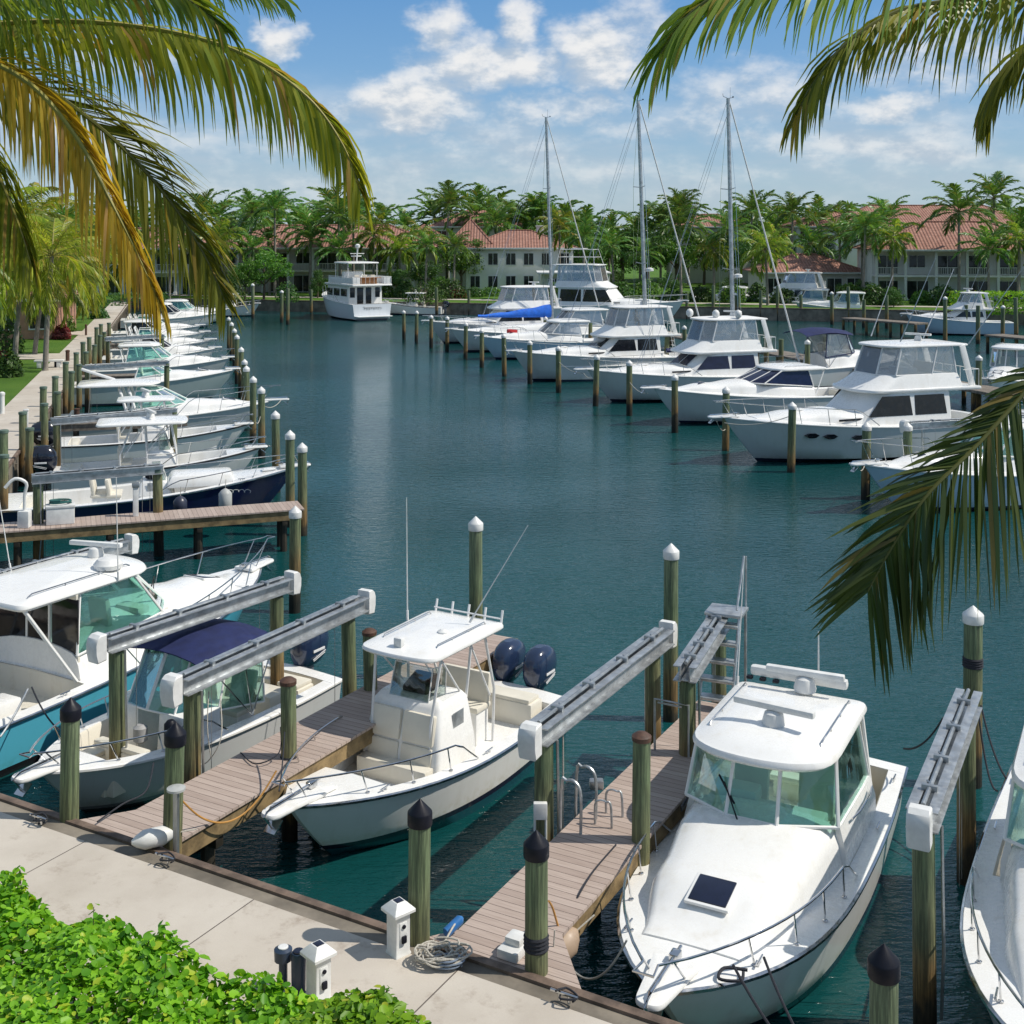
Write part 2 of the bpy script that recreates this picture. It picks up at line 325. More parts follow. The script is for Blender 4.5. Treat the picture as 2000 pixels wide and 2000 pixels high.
class MB:
    def __init__(s): s.v = []; s.f = []
    def add(s, vs, fs):
        o = len(s.v); s.v += [tuple(p) for p in vs]; s.f += [tuple(i+o for i in f) for f in fs]; return s
    def quad(s, a, b, c, d): return s.add([a, b, c, d], [(0, 1, 2, 3)])
    def grid(s, rows, close=False):
        n = len(rows[0]); o = len(s.v)
        for r in rows: s.v += [tuple(p) for p in r]
        for i in range(len(rows)-1):
            for j in range(n if close else n-1):
                j2 = (j+1) % n
                s.f.append((o+i*n+j, o+i*n+j2, o+(i+1)*n+j2, o+(i+1)*n+j))
        return s
    def fan(s, ring):
        return s.add(ring, [tuple(range(len(ring)))])
    def box(s, c, size, bev=0.0, rot=None, taper=1.0):
        x, y, z = (d/2 for d in size); c = V(c)
        bm = bmesh.new()
        vs = [bm.verts.new((sx*x*(taper if sz > 0 else 1), sy*y*(taper if sz > 0 else 1), sz*z)) for sz in (-1, 1) for sx, sy in ((-1, -1), (1, -1), (1, 1), (-1, 1))]
        for f in ((0, 3, 2, 1), (4, 5, 6, 7), (0, 1, 5, 4), (1, 2, 6, 5), (2, 3, 7, 6), (3, 0, 4, 7)): bm.faces.new([vs[i] for i in f])
        if bev: bmesh.ops.bevel(bm, geom=bm.edges[:], offset=bev, segments=2, affect='EDGES', profile=.6)
        bm.verts.index_update()
        R = Matrix.Identity(3) if rot is None else rot
        s.add([R @ v.co + c for v in bm.verts], [[v.index for v in f.verts] for f in bm.faces]); bm.free(); return s
    def tube(s, pts, r, n=7, caps=True, smooth=0):
        pts = [V(p) for p in pts]
        if smooth: pts = spline(pts, smooth)
        rs = r if isinstance(r, (list, tuple)) else None
        rows = []; up = None
        for i, p in enumerate(pts):
            t = (pts[min(i+1, len(pts)-1)]-pts[max(i-1, 0)])
            t = t.normalized() if t.length > 1e-9 else V((0, 0, 1))
            if up is None: up = V((0, 0, 1)) if abs(t.z) < .9 else V((1, 0, 0))
            a = up - t*up.dot(t)
            if a.length < 1e-4: a = V((1, 0, 0)) - t*t.x
            a.normalize(); up = a; bb = t.cross(a)
            rr = r if rs is None else rs[min(len(rs)-1, int(i*len(rs)/len(pts)))] if len(rs) != 2 else rs[0]+(rs[1]-rs[0])*i/max(1, len(pts)-1)
            rows.append([p + a*cos(2*pi*j/n)*rr + bb*sin(2*pi*j/n)*rr for j in range(n)])
        s.grid(rows, True)
        if caps: s.fan(rows[0]); s.fan(rows[-1])
        return s
    def lathe(s, prof, c=(0, 0, 0), n=16, jit=0.0, seed=0):
        rnd = random.Random(seed); ph = [rnd.random()*6 for _ in range(4)]
        rows = []
        for (r, z) in prof:
            rows.append([(c[0]+r*(1+jit*sin(3*2*pi*j/n+ph[0]+z*.7))*cos(2*pi*j/n), c[1]+r*(1+jit*sin(2*2*pi*j/n+ph[1]))*sin(2*pi*j/n), c[2]+z) for j in range(n)])
        s.grid(rows, True); s.fan(rows[0]); s.fan(rows[-1]); return s
    def prism(s, outline, z0, z1):
        a = [(p[0], p[1], z0) for p in outline]; b = [(p[0], p[1], z1) for p in outline]
        s.grid([a, b], True); s.fan(a); s.fan(b); return s
    def slab(s, outline, z, th, camber=0.0, bev=.03, tilt=0.0):
        n = len(outline); cx = sum(p[0] for p in outline)/n; cy = sum(p[1] for p in outline)/n
        def ring(sc, zz, off=0.0):
            out = []
            for p in outline:
                d = V((p[0]-cx, p[1]-cy)); L = d.length; d = d*max(.01, (L-off)/L)*sc
                out.append((cx+d.x, cy+d.y, zz+tilt*d.x))
            return out
        rows = [ring(1, z, bev), ring(1, z+bev*.8), ring(1, z+th-bev), ring(1, z+th-.1*bev, bev*.6), ring(1, z+th+camber*.1, bev*1.9),
                ring(.8, z+th+camber*.45), ring(.55, z+th+camber*.8), ring(.25, z+th+camber)]
        s.grid(rows, True); s.fan(rows[0]); s.fan(rows[-1]); return s
    def build(s, name, mat, parent=None, sharp=40, recalc=True, loc=None):
        me = bpy.data.meshes.new(name); me.from_pydata(s.v, [], s.f)
        if recalc:
            bm = bmesh.new(); bm.from_mesh(me); bmesh.ops.recalc_face_normals(bm, faces=bm.faces[:]); bm.to_mesh(me); bm.free()
        me.materials.append(mat)
        me.polygons.foreach_set('use_smooth', [True]*len(me.polygons))
        if sharp: me.set_sharp_from_angle(angle=radians(sharp))
        o = bpy.data.objects.new(name, me); COL.objects.link(o)
        if parent is not None: o.parent = parent
        if loc is not None: o.location = loc
        return o

def spline(pts, n=6):
    pts = [V(p) for p in pts]; out = []
    for i in range(len(pts)-1):
        p0, p1, p2, p3 = pts[max(i-1, 0)], pts[i], pts[i+1], pts[min(i+2, len(pts)-1)]
        for k_ in range(n):
            t = k_/n
            out.append(.5*((2*p1)+(p2-p0)*t+(2*p0-5*p1+4*p2-p3)*t*t+(3*p1-p0-3*p2+p3)*t**3))
    out.append(pts[-1]); return out
def rpoly(pts, r, n=4):
    """outline with rounded corners; r one radius or one for each corner"""
    out = []; m_ = len(pts)
    for i in range(m_):
        p = V(pts[i][:2]); a = V(pts[i-1][:2]); b = V(pts[(i+1) % m_][:2]); rr = r[i] if isinstance(r, (list, tuple)) else r
        ra = min(rr, (a-p).length*.48); rb = min(rr, (b-p).length*.48)
        A = p+(a-p).normalized()*ra; B = p+(b-p).normalized()*rb
        for k_ in range(n+1):
            t = k_/n; out.append(tuple(A*(1-t)**2+p*2*t*(1-t)+B*t*t))
    return out
def tag(o, label=None, cat=None, group=None, kind=None):
    if label: o['label'] = label
    if cat: o['category'] = cat
    if group: o['group'] = group
    if kind: o['kind'] = kind
    return o
def thing(name, label, cat, loc=(0, 0, 0), rz=0.0, group=None):
    o = bpy.data.objects.new(name, None); COL.objects.link(o); o.location = loc; o.rotation_euler = (0, 0, rz)
    return tag(o, label, cat, group)
def copy_thing(src, label=None, loc=None, rz=None, scale=None):
    c = src.copy(); COL.objects.link(c)
    if label: c['label'] = label
    if loc is not None: c.location = loc
    if rz is not None: c.rotation_euler = (0, 0, rz)
    if scale is not None: c.scale = scale
    for ch in src.children:
        d = ch.copy(); COL.objects.link(d); d.parent = c
        for g in ch.children:
            e = g.copy(); COL.objects.link(e); e.parent = d
    return c
def text_mesh(s, size, mat, parent, name, M4, ext=.003, shear=0.0):
    cu = bpy.data.curves.new(name, 'FONT'); cu.body = s; cu.size = size; cu.extrude = ext; cu.align_x = 'CENTER'; cu.align_y = 'CENTER'; cu.shear = shear; cu.resolution_u = 2
    tmp = bpy.data.objects.new('tmp_text', cu); COL.objects.link(tmp)
    dg = bpy.context.evaluated_depsgraph_get(); me = bpy.data.meshes.new_from_object(tmp.evaluated_get(dg))
    bpy.data.objects.remove(tmp); bpy.data.curves.remove(cu)
    me.transform(M4); me.materials.clear(); me.materials.append(mat)
    o = bpy.data.objects.new(name, me); COL.objects.link(o); o.parent = parent; return o

# ---- site axes: foreground seawall runs along WD, slips and finger piers along VD; the left and right rows have their own
WD = V((.871, -.491, 0)); VD = V((.491, .871, 0)); O0 = V((-3.3, 15.95, 0))
UL = V((.966, .26, 0))            # left row boats point this way
WL = V((-.26, .966, 0))           # left seawall runs this way
UR = V((.945, .327, 0))           # right row: from bow to stern
def rot_of(d): return atan2(d.y, d.x)

def scrawl(parent, name, mat, wd, ht, M4, seed=3):
    """handwritten name too small to read in the photograph: one looping stroke"""
    rnd = random.Random(seed); m_ = MB(); pts = []
    n = 26
    for i in range(n):
        u = i/(n-1); a = i*1.9
        pts.append(V((-wd/2+wd*u+.35*ht*sin(a), ht*.5*cos(a)*(1 if rnd.random() < .3 else .55), 0)))
    m_.tube(pts, ht*.05, 5, smooth=3); o = m_.build(name, mat, parent); o.data.transform(M4); return o
# ------------------------------------------------------------------ boats (x forward from the transom, y to port, z up from the water)
class Hull:
    def __init__(h, L, B, zb, zs, rake=1.5, stern=.9, tm=.42, full=2.2, flare=.55, blunt=.05, draft=.45, dip=.0):
        h.__dict__.update(locals())
    def sheer(h, t):
        if t < h.tm: f = h.stern+(1-h.stern)*sin(pi/2*t/h.tm)
        else:
            q = (t-h.tm)/(1-h.tm); f = max(0.0, 1-q**h.full)**.82
        return t*h.L, max(h.B/2*f, h.blunt), h.zs+(h.zb-h.zs)*t**1.7-h.dip*sin(pi*t)
    def at(h, x): return h.sheer(max(0, min(1, x/h.L)))
    def sec(h, t):
        x, w_, z = h.sheer(t); zk = -h.draft+max(0, t-.5)**2*h.draft*1.6
        fl = h.flare*max(0, t-.35)**1.5
        pts = []
        for (fy, fz) in ((0, 0), (.90-fl*1.1, .30), (.935-fl*.75, .52), (.965-fl*.38, .76), (.99-fl*.1, .93), (1, 1)):
            y = w_*max(fy, 0.0) if fy else 0.0
            zz = zk+(z-zk)*fz
            xx = x-h.rake*t**3.2*(1-fz)**1.15
            pts.append(V((xx, y, zz)))
        return pts
    def build(h, mat, root, n=22, rail=None, rail_r=.035):
        mb = MB(); rows = []
        for i in range(n+1):
            t = 1-(1-i/n)**1.25
            s_ = h.sec(t)
            rows.append([V((p.x, -p.y, p.z)) for p in s_[:0:-1]]+s_)
        mb.grid(rows); mb.fan(rows[0]); mb.grid([[rows[-1][j] for j in range(5, -1, -1)], [rows[-1][j] for j in range(5, 11)]])
        o = mb.build('hull', mat, root, sharp=50)
        if rail:
            mb = MB(); path = []
            for i in range(n+1):
                t = 1-(1-i/n)**1.25; x, w_, z = h.sheer(t); path.append(V((x, w_+.008, z-.03)))
            full = [V((p.x, -p.y, p.z)) for p in path]+path[::-1]
            mb.tube(full, rail_r, 6); mb.build('rub_rail', rail, root)
        return o
    def deck(h, mat, root, t0=None, t1=None, cw=.28, sole=.5, camber=.06, inner=None, solemat=None):
        mb = MB()
        def closed(a, b, n):
            rows = []
            for i in range(n+1):
                t = a+(b-a)*i/n; x, w_, z = h.sheer(t)
                rows.append([(x, w_*u, z+camber*(1-u*u)*min(1, w_/(h.B/2))) for u in (-1, -.93, -.6, -.3, 0, .3, .6, .93, 1)])
            mb.grid(rows)
        if t0 is None: closed(0, 1, 20)
        else:
            if t0 > 0: closed(0, t0, 3)
            if t1 < 1: closed(t1, 1, 10)
            li = MB(); n = 16; ls = []; rs = []; so = []
            for i in range(n+1):
                t = t0+(t1-t0)*i/n; x, w_, z = h.sheer(t); wi = max(w_-cw, .06)
                ls.append([(x, w_, z), (x, wi, z+.015)]); rs.append([(x, -w_, z), (x, -wi, z+.015)])
                so.append([(x, wi, z+.015), (x, wi-.03, z-.03), (x, wi-.06, sole), (x, 0, sole+.015), (x, -wi+.06, sole), (x, -wi+.03, z-.03), (x, -wi, z+.015)])
            mb.grid(ls); mb.grid(rs)
            li.grid(so)
            for r_, tt in ((so[0], t0), (so[-1], t1)):
                z = h.sheer(tt)[2]+camber*.9
                li.add([r_[0], r_[2], r_[4], r_[6], (r_[3][0], 0, z)], [(0, 1, 2, 3, 4)])
            li.build('cockpit', inner or mat, root, sharp=30)
        return mb.build('deck', mat, root, sharp=30)

def boat(name, label, group, bow, to_stern, Ltot, z=0.0, heel=0.0, cat='boat'):
    d = V((to_stern[0], to_stern[1], 0)).normalized(); f = -d
    loc = V((bow[0], bow[1], 0))-f*Ltot; loc.z = z
    r = thing(name, label, cat, loc, rot_of(f), group); r.rotation_euler[0] = heel
    return r

def bow_rail(root, h, t_a, h_r=.55, inset=.10, n=5, out=.0, tip=.45, mat=None, r=.016, mid=False, open_bow=False):
    mat = mat or CHROME; mb = MB(); left = []; N_ = 16
    t_end = .985
    for i in range(N_+1):
        t = t_a+(t_end-t_a)*i/N_; x, w_, z = h.sheer(t)
        hh = h_r*min(1, .05+(i/N_)*6) if i < 3 else h_r
        left.append(V((x+(.12+tip*.6)*(i/N_)**4, max(w_-inset+out*(i/N_), .05), z+hh)))
    left[0].z = h.sheer(t_a)[2]+.03
    right = [V((p.x, -p.y, p.z)) for p in left]
    if open_bow: mb.tube(left, r, 6); mb.tube(right, r, 6)
    else:
        tipx = left[-1].x+tip*.5
        mb.tube(left+[V((tipx, .12, left[-1].z)), V((tipx, -.12, left[-1].z))]+right[::-1], r, 6)
    if mid:
        for sd in (left, right):
            mb.tube([V((p.x, p.y, h.at(min(p.x, h.L*.98))[2]+h_r*.5)) for p in sd[2:]], r*.7, 5)
    o = mb.build('bow_rail', mat, root)
    for k_ in range(1, n+1):
        t = t_a+(t_end-t_a)*k_/(n+.15); i = (t-t_a)/(t_end-t_a)*N_; x, w_, z = h.sheer(t)
        i0 = min(int(i), N_-1); top = left[i0].lerp(left[i0+1], i-i0)
        for s_ in (1, -1):
            st = MB(); st.tube([(x-.10, s_*max(w_-inset, .05), z), (top.x, s_*top.y, top.z)], r*.8, 5)
            st.lathe([(.035, 0), (.035, .012), (.02, .02)], (x-.10, s_*max(w_-inset, .05), z+.01), 8)
            st.build('stanchion', mat, o)
    return o

def pulpit(root, h, ext=.6, wd=.20, mat=WHITE, anchor=True):
    L = h.L; z = h.zb+.02
    ol = rpoly([(L-.62, -wd*1.5), (L-.15, -wd*1.2), (L+ext, -wd*.8), (L+ext, wd*.8), (L-.15, wd*1.2), (L-.62, wd*1.5)], [.05, .2, wd*.7, wd*.7, .2, .05])
    mb = MB(); mb.slab(ol, z-.045, .075, .008, .028); o = mb.build('bow_pulpit', mat, root)
    if anchor:
        a = MB(); a.tube([(L-.75, 0, z+.10), (L+ext-.12, 0, z+.10), (L+ext+.03, 0, z+.02), (L+ext-.15, 0, z-.22)], .022, 6)
        a.box((L+ext-.17, 0, z-.20), (.24, .22, .03), .01, Matrix.Rotation(.7, 3, 'Y'))
        a.box((L-.55, 0, z+.09), (.16, .12, .10), .02)
        a.build('anchor', CHROME, o)
    return o

def cleat(root, p, rz=0.0, mat=None):
    mb = MB(); R = Matrix.Rotation(rz, 3, 'Z')
    mb.tube([V(p)+R @ V((-.12, 0, .055)), V(p)+R @ V((.12, 0, .055))], .014, 6)
    for s_ in (-.04, .04): mb.tube([V(p)+R @ V((s_, 0, 0)), V(p)+R @ V((s_, 0, .055))], .012, 6)
    return mb.build('cleat', mat or CHROME, root)

def trunk(root, h, prof, mat, name='cabin_trunk', nseg=6, side=.88, crown=.10):
    """raised cabin: prof = [(x, half width, height over deck)]"""
    mb = MB(); rows = []
    pp = []
    for i in range(len(prof)-1):
        a, b = prof[i], prof[i+1]
        for k_ in range(nseg):
            t = k_/nseg; t2 = t*t*(3-2*t)
            pp.append((a[0]+(b[0]-a[0])*t, a[1]+(b[1]-a[1])*t2, a[2]+(b[2]-a[2])*t2))
    pp.append(prof[-1])
    for (x, w_, hh) in pp:
        zd = h.at(x)[2]; cr = crown*min(1, hh/.3)
        half = [(w_, -.03), (w_*(side+.06), hh*.55), (w_*side, hh*.82), (w_*(side-.08), hh*.95), (w_*(side*.62), hh+cr*.45), (w_*.28, hh+cr*.85), (0, hh+cr)]
        rows.append([(x, y, zd+z) for (y, z) in half]+[(x, -y, zd+z) for (y, z) in half[-2::-1]])
    mb.grid(rows); mb.fan(rows[0]); mb.fan(rows[-1])
    return mb.build(name, mat, root, sharp=38)

def hatch(root, x, y, z, sx=.55, sy=.55, tilt=0.0, mat=None):
    R = Matrix.Rotation(tilt, 3, 'Y')
    a = MB(); a.box((x, y, z), (sx+.09, sy+.09, .045), .018, R); o = a.build('hatch', WHITE, root)
    a = MB(); a.box(V((x, y, z))+R @ V((0, 0, .022)), (sx, sy, .03), .012, R); a.build('pane', mat or SOLAR, o); return o

def glasshouse(root, bot, top, glass, frame, r=.03, skip=(), post_mat=None, name='windshield', solid=(), inset=.02, bars=True, xbar=False):
    """panes between matching points of two outlines, a frame bar along every edge"""
    fr = MB(); n = len(bot)
    B = [V(p) for p in bot]; T = [V(p) for p in top]
    for i in range(n): fr.tube([B[i], T[i]], r, 6)
    for i in range(n-1):
        if i in skip: continue
        if bars: fr.tube([B[i], B[i+1]], r*.9, 6); fr.tube([T[i], T[i+1]], r*.9, 6)
    fo = fr.build(name, frame, root)
    for i in range(n-1):
        if i in skip: continue
        pm = MB(); c = (B[i]+B[i+1]+T[i]+T[i+1])/4
        q = [p+(c-p)*inset for p in (B[i], B[i+1], T[i+1], T[i])]
        nrm = (q[1]-q[0]).cross(q[3]-q[0]).normalized()*.006
        pm.add([p+nrm for p in q]+[p-nrm for p in q], [(0, 1, 2, 3), (7, 6, 5, 4), (0, 4, 5, 1), (1, 5, 6, 2), (2, 6, 7, 3), (3, 7, 4, 0)])
        pm.build('pane', solid[i] if i in solid else glass, fo, sharp=30)
    return fo

def roof(root, ol, z, th=.10, camber=.10, mat=None, name='hardtop', bev=.04, tilt=0.0):
    mb = MB(); mb.slab(ol, z, th, camber, bev, tilt); return mb.build(name, mat or WHITE, root, sharp=35)

def radar(root, p, kind='bar', rz=0.0):
    mb = MB(); p = V(p)
    if kind == 'bar':
        mb.lathe([(.17, 0), (.18, .05), (.14, .20), (.07, .24)], p, 14); o = mb.build('radar', PLASTW, root)
        a = MB(); a.box(p+V((0, 0, .29)), (.13, 1.25, .10), .03, Matrix.Rotation(rz, 3, 'Z')); a.build('scanner_bar', PLASTW, o)
    elif kind == 'dome':
        mb.lathe([(.18, 0), (.29, .03), (.30, .12), (.22, .22), (.05, .25)], p, 16); o = mb.build('radar_dome', PLASTW, root)
    else:
        mb.lathe([(.10, 0), (.12, .03), (.22, .15), (.22, .34), (.14, .47), (.03, .52)], p, 14); o = mb.build('satellite_dome', PLASTW, root)
    return o
def antenna(root, p, tip, r=.014):
    p = V(p); tip = V(tip); mb = MB(); mb.tube([p, p+(tip-p)*.08], r*1.7, 6); mb.tube([p+(tip-p)*.08, tip], (r, r*.55), 5); return mb.build('antenna', PLASTW, root)
def grab_rail(root, a, b, hgt=.06, mat=None):
    a = V(a); b = V(b); u = V((0, 0, hgt)); mb = MB(); mb.tube([a, a+u+(b-a)*.04, b+u-(b-a)*.04, b], .013, 6)
    for t in (.35, .68): mb.tube([a.lerp(b, t), a.lerp(b, t)+u], .011, 5)
    return mb.build('grab_rail', mat or CHROME, root)

def outboard(root, x, y, z, mat, s=1.0, tilt=0.0, decal=None):
    o = bpy.data.objects.new('outboard_motor', None); COL.objects.link(o); o.parent = root; o.location = (x, y, z); o.rotation_euler = (0, tilt, 0)
    mb = MB(); rows = []
    for (zz, xa, xb, wy) in ((-.10, -.46, .16, .15), (.0, -.56, .20, .21), (.12, -.64, .24, .25), (.30, -.68, .25, .265), (.46, -.66, .22, .25), (.58, -.58, .14, .215), (.66, -.44, .02, .15), (.69, -.32, -.08, .08)):
        cx = (xa+xb)/2; rx = (xb-xa)/2
        rows.append([((cx+rx*(abs(cos(a))**.75)*(1 if cos(a) > 0 else -1))*s, wy*(abs(sin(a))**.75)*(1 if sin(a) > 0 else -1)*s, zz*s) for a in [2*pi*j/20 for j in range(20)]])
    mb.grid(rows, True); mb.fan(rows[0]); mb.fan(rows[-1]); cowl = mb.build('cowling', mat, o, sharp=60)
    for sd in (1, -1):
        d = MB()
        for k_, (xx, zz, ln, hh) in enumerate(((-.20, .20, .34, .05), (-.22, .09, .40, .016), (-.22, .055, .36, .012))):
            d.box((xx*s, sd*.262*s if k_ == 0 else sd*.25*s, zz*s), (ln*s, .012*s, hh*s), .003, Matrix.Rotation(.25 if k_ else 0, 3, 'Y'))
        d.build('decal', DECAL, cowl)
    sl_ = MB(); sl_.box((-.52*s, 0, .50*s), (.10*s, .30*s, .07*s), .02*s, Matrix.Rotation(-.6, 3, 'Y')); sl_.build('air_intake', PLASTB, cowl)
    l = MB(); l.box((-.16*s, 0, -.42*s), (.24*s, .16*s, .72*s), .05*s); l.box((-.20*s, 0, -.86*s), (.46*s, .06*s, .05*s), .02*s); l.box((-.16*s, 0, -1.05*s), (.20*s, .09*s, .40*s), .03*s)
    l.box((.14*s, 0, -.22*s), (.34*s, .28*s, .34*s), .05*s); l.build('midsection', ENGGREY if mat is not ENGGREY else PLASTB, o)
    return o

def seat(root, x, y, z, sx=.55, sy=.9, back=.55, facing=1, mat=None, base=.35, name='seat'):
    mb = MB(); mb.box((x, y, z+base/2), (sx*.85, sy*.92, base), .03); o = mb.build(name, mat or CREAM, root)
    c = MB(); c.box((x, y, z+base+.05), (sx, sy, .11), .045); c.build('cushion', CUSHION, o)
    if back:
        c = MB(); c.box((x-facing*(sx/2-.05), y, z+base+.08+back/2), (.13, sy, back), .05, Matrix.Rotation(-facing*.16, 3, 'Y')); c.build('seat_back', CUSHION, o)
    return o

def rod_holders(root, pts):
    mb = MB()
    for p in pts: mb.tube([V(p), V(p)+V((-.06, 0, .24))], .024, 7)
    return mb.build('rod_holder', ALUWHITE, root)

def console_boat(root, L, B, hull, zb=1.55, zs=.95, engines=2, engmat=ENGNAVY, top=True, topw=1.0, detail=2, pul=.5, rake=1.5, topmat=None, seat_on=True, esize=1.0, etilt=0.0, lo=0.0, ch=1.12, cxf=.50, tl=0.0, sole=.42, cw_=1.0):
    h = Hull(L, B, zb, zs, rake=rake, stern=.9, tm=.40, full=2.3, flare=.55, dip=.05)
    h.build(hull, root, rail=CHROME if detail > 1 else BLACKRUB)
    h.deck(WHITE, root, .07, .77 if detail > 1 else .83, .24, sole, inner=WHITE)
    if pul: pulpit(root, h, pul, .19)
    cx = L*cxf
    # console with front lounge cushions
    c = MB(); rows = []
    for (zz, xa, xb, wy) in ((sole, cx-.55, cx+.76, .64*cw_), (sole+.5, cx-.54, cx+.68, .62*cw_), (sole+ch-.1, cx-.44, cx+.50, .55*cw_), (sole+ch, cx-.36, cx+.40, .50*cw_), (sole+ch+.01, cx-.2, cx+.2, .3)):
        rows.append([(p[0], p[1], zz) for p in rpoly([(xa, -wy), (xb, -wy), (xb, wy), (xa, wy)], .10)])
    c.grid(rows, True); c.fan(rows[-1]); con = c.build('console', WHITE, root, sharp=45)
    if detail > 1:
        for yy in (-.25, .25):
            for (zz, hh, off) in ((sole+ch-.42, .52, .0), (sole+ch-.90, .40, .0)):
                b_ = MB(); b_.box((cx+.735-(zz-sole)*.155, yy*1.08*cw_, zz), (.11, .50*cw_, hh), .045, Matrix.Rotation(-.155, 3, 'Y')); b_.build('backrest_cushion', CUSHION, con)
        b_ = MB(); b_.box((cx+.84, 0, sole+.17), (.26, 1.12*cw_, .34), .03); b_.build('forward_seat', CREAM, con)
        b_ = MB(); b_.box((cx-.02, -.02, sole+ch+.09), (.50, .52, .20), .06, Matrix.Rotation(.35, 3, 'Y')); b_.build('instrument_cover', PLASTB, con)
        for sy in (1, -1):
            b_ = MB(); b_.box((cx-.02, sy*.585*cw_, sole+.95), (.34, .012, .26), .004); b_.build('hull_number_plate', ALU, con)
        wm = MB(); wm.lathe([(.19, 0), (.20, .015), (.17, .02)], (cx-.46, 0, sole+ch-.2), 16); wm.build('steering_wheel', CHROME, con)
    glasshouse(con, [(cx+.0, -.50, sole+ch-.04), (cx+.42, -.42, sole+ch-.04), (cx+.42, .42, sole+ch-.04), (cx+.0, .50, sole+ch-.04)],
               [(cx-.05, -.48, sole+ch+.50), (cx+.24, -.40, sole+ch+.52), (cx+.24, .40, sole+ch+.52), (cx-.05, .48, sole+ch+.50)], CLEARGLASS, PLASTW, .012)
    if seat_on:
        seat(root, cx-1.28, 0, sole, .50, 1.05, .55, 1, WHITE, .62, 'leaning_post')
    # stern bench and transom box
    b_ = MB(); b_.box((.74, 0, sole+.22), (.46, B*.66, .46), .04); st = b_.build('stern_bench', CREAM, root)
    b_ = MB(); b_.box((.74, 0, sole+.48), (.42, B*.62, .09), .04); b_.build('cushion', CUSHION, st)
    if top:
        zt = sole+2.22+lo; xa, xb = cx-1.55-tl, cx+.85+tl*.2; wy = .92*topw
        pm = MB()
        for sy in (1, -1):
            for (xb_, xt) in ((cx+.66, cx+.42), (cx-.45, cx-.55), (cx-1.45, cx-1.0)):
                pm.tube([(xb_, sy*.60, sole), (xb_-.02, sy*.62, sole+1.0), (xt, sy*.70, zt)], .027, 7)
            pm.tube([(cx-.48, sy*.60, sole+1.1), (cx+.40, sy*.70, zt-.08)], .02, 6)
            pm.tube([(cx-.55, sy*.68, zt-.06), (cx-1.35, sy*.6, sole+.9)], .02, 6)
            pm.tube([(cx+.65, sy*.61, sole+1.0), (cx-.45, sy*.61, sole+1.0)], .02, 6)
        pm.build('top_frame', ALUWHITE, root)
        ol = rpoly([(xa, -wy*.94), (xb, -wy*.88), (xb+.10, 0), (xb, wy*.88), (xa, wy*.94)], [.22, .28, .5, .28, .22])
        tp = roof(root, ol, zt, .085, .075, topmat or WHITE, bev=.035)
        if detail > 1:
            grab_rail(tp, (xa+.35, -wy*.66, zt+.11), (xb-.45, -wy*.62, zt+.115)); grab_rail(tp, (xa+.35, wy*.66, zt+.11), (xb-.45, wy*.62, zt+.115))
            for i in range(5): rod_holders(tp, [(xa+.02, wy*(-.8+.4*i), zt+.05)])
            mb = MB(); mb.tube([(xa+.06, -wy*.8, zt+.16), (xa+.06, wy*.8, zt+.16)], .016, 6); mb.build('rod_rack', ALUWHITE, tp)
            mb = MB(); mb.box((xb-.22, -.05, zt+.20), (.12, .17, .17), .03); mb.build('spotlight', PLASTW, tp)
            mb = MB(); mb.lathe([(.10, 0), (.10, .03), (.04, .07)], (cx-.3, .25, zt+.15), 12); mb.build('gps_puck', PLASTW, tp)
        elif detail == 1:
            radar(tp, (cx-.35, .1, zt+.13), 'bar', .3)
    for i in range(engines):
        yy = 0 if engines == 1 else (-.36+.72*i if engines == 2 else -.72+.72*i)
        outboard(root, -.22, yy, zs+.06, engmat, esize, etilt)
    br = bow_rail(root, h, .50, .42, .12, 4 if detail > 1 else 3, tip=.2, r=.017)
    if detail > 1:
        hatch(root, L*.90, 0, h.at(L*.90)[2]+.06, .38, .36, -.07, WHITE)
        for t in (.16, .45, .8):
            for s_ in (1, -1):
                x, w_, z = h.sheer(t); cleat(root, (x, s_*(w_-.13), z+.01))
    return h

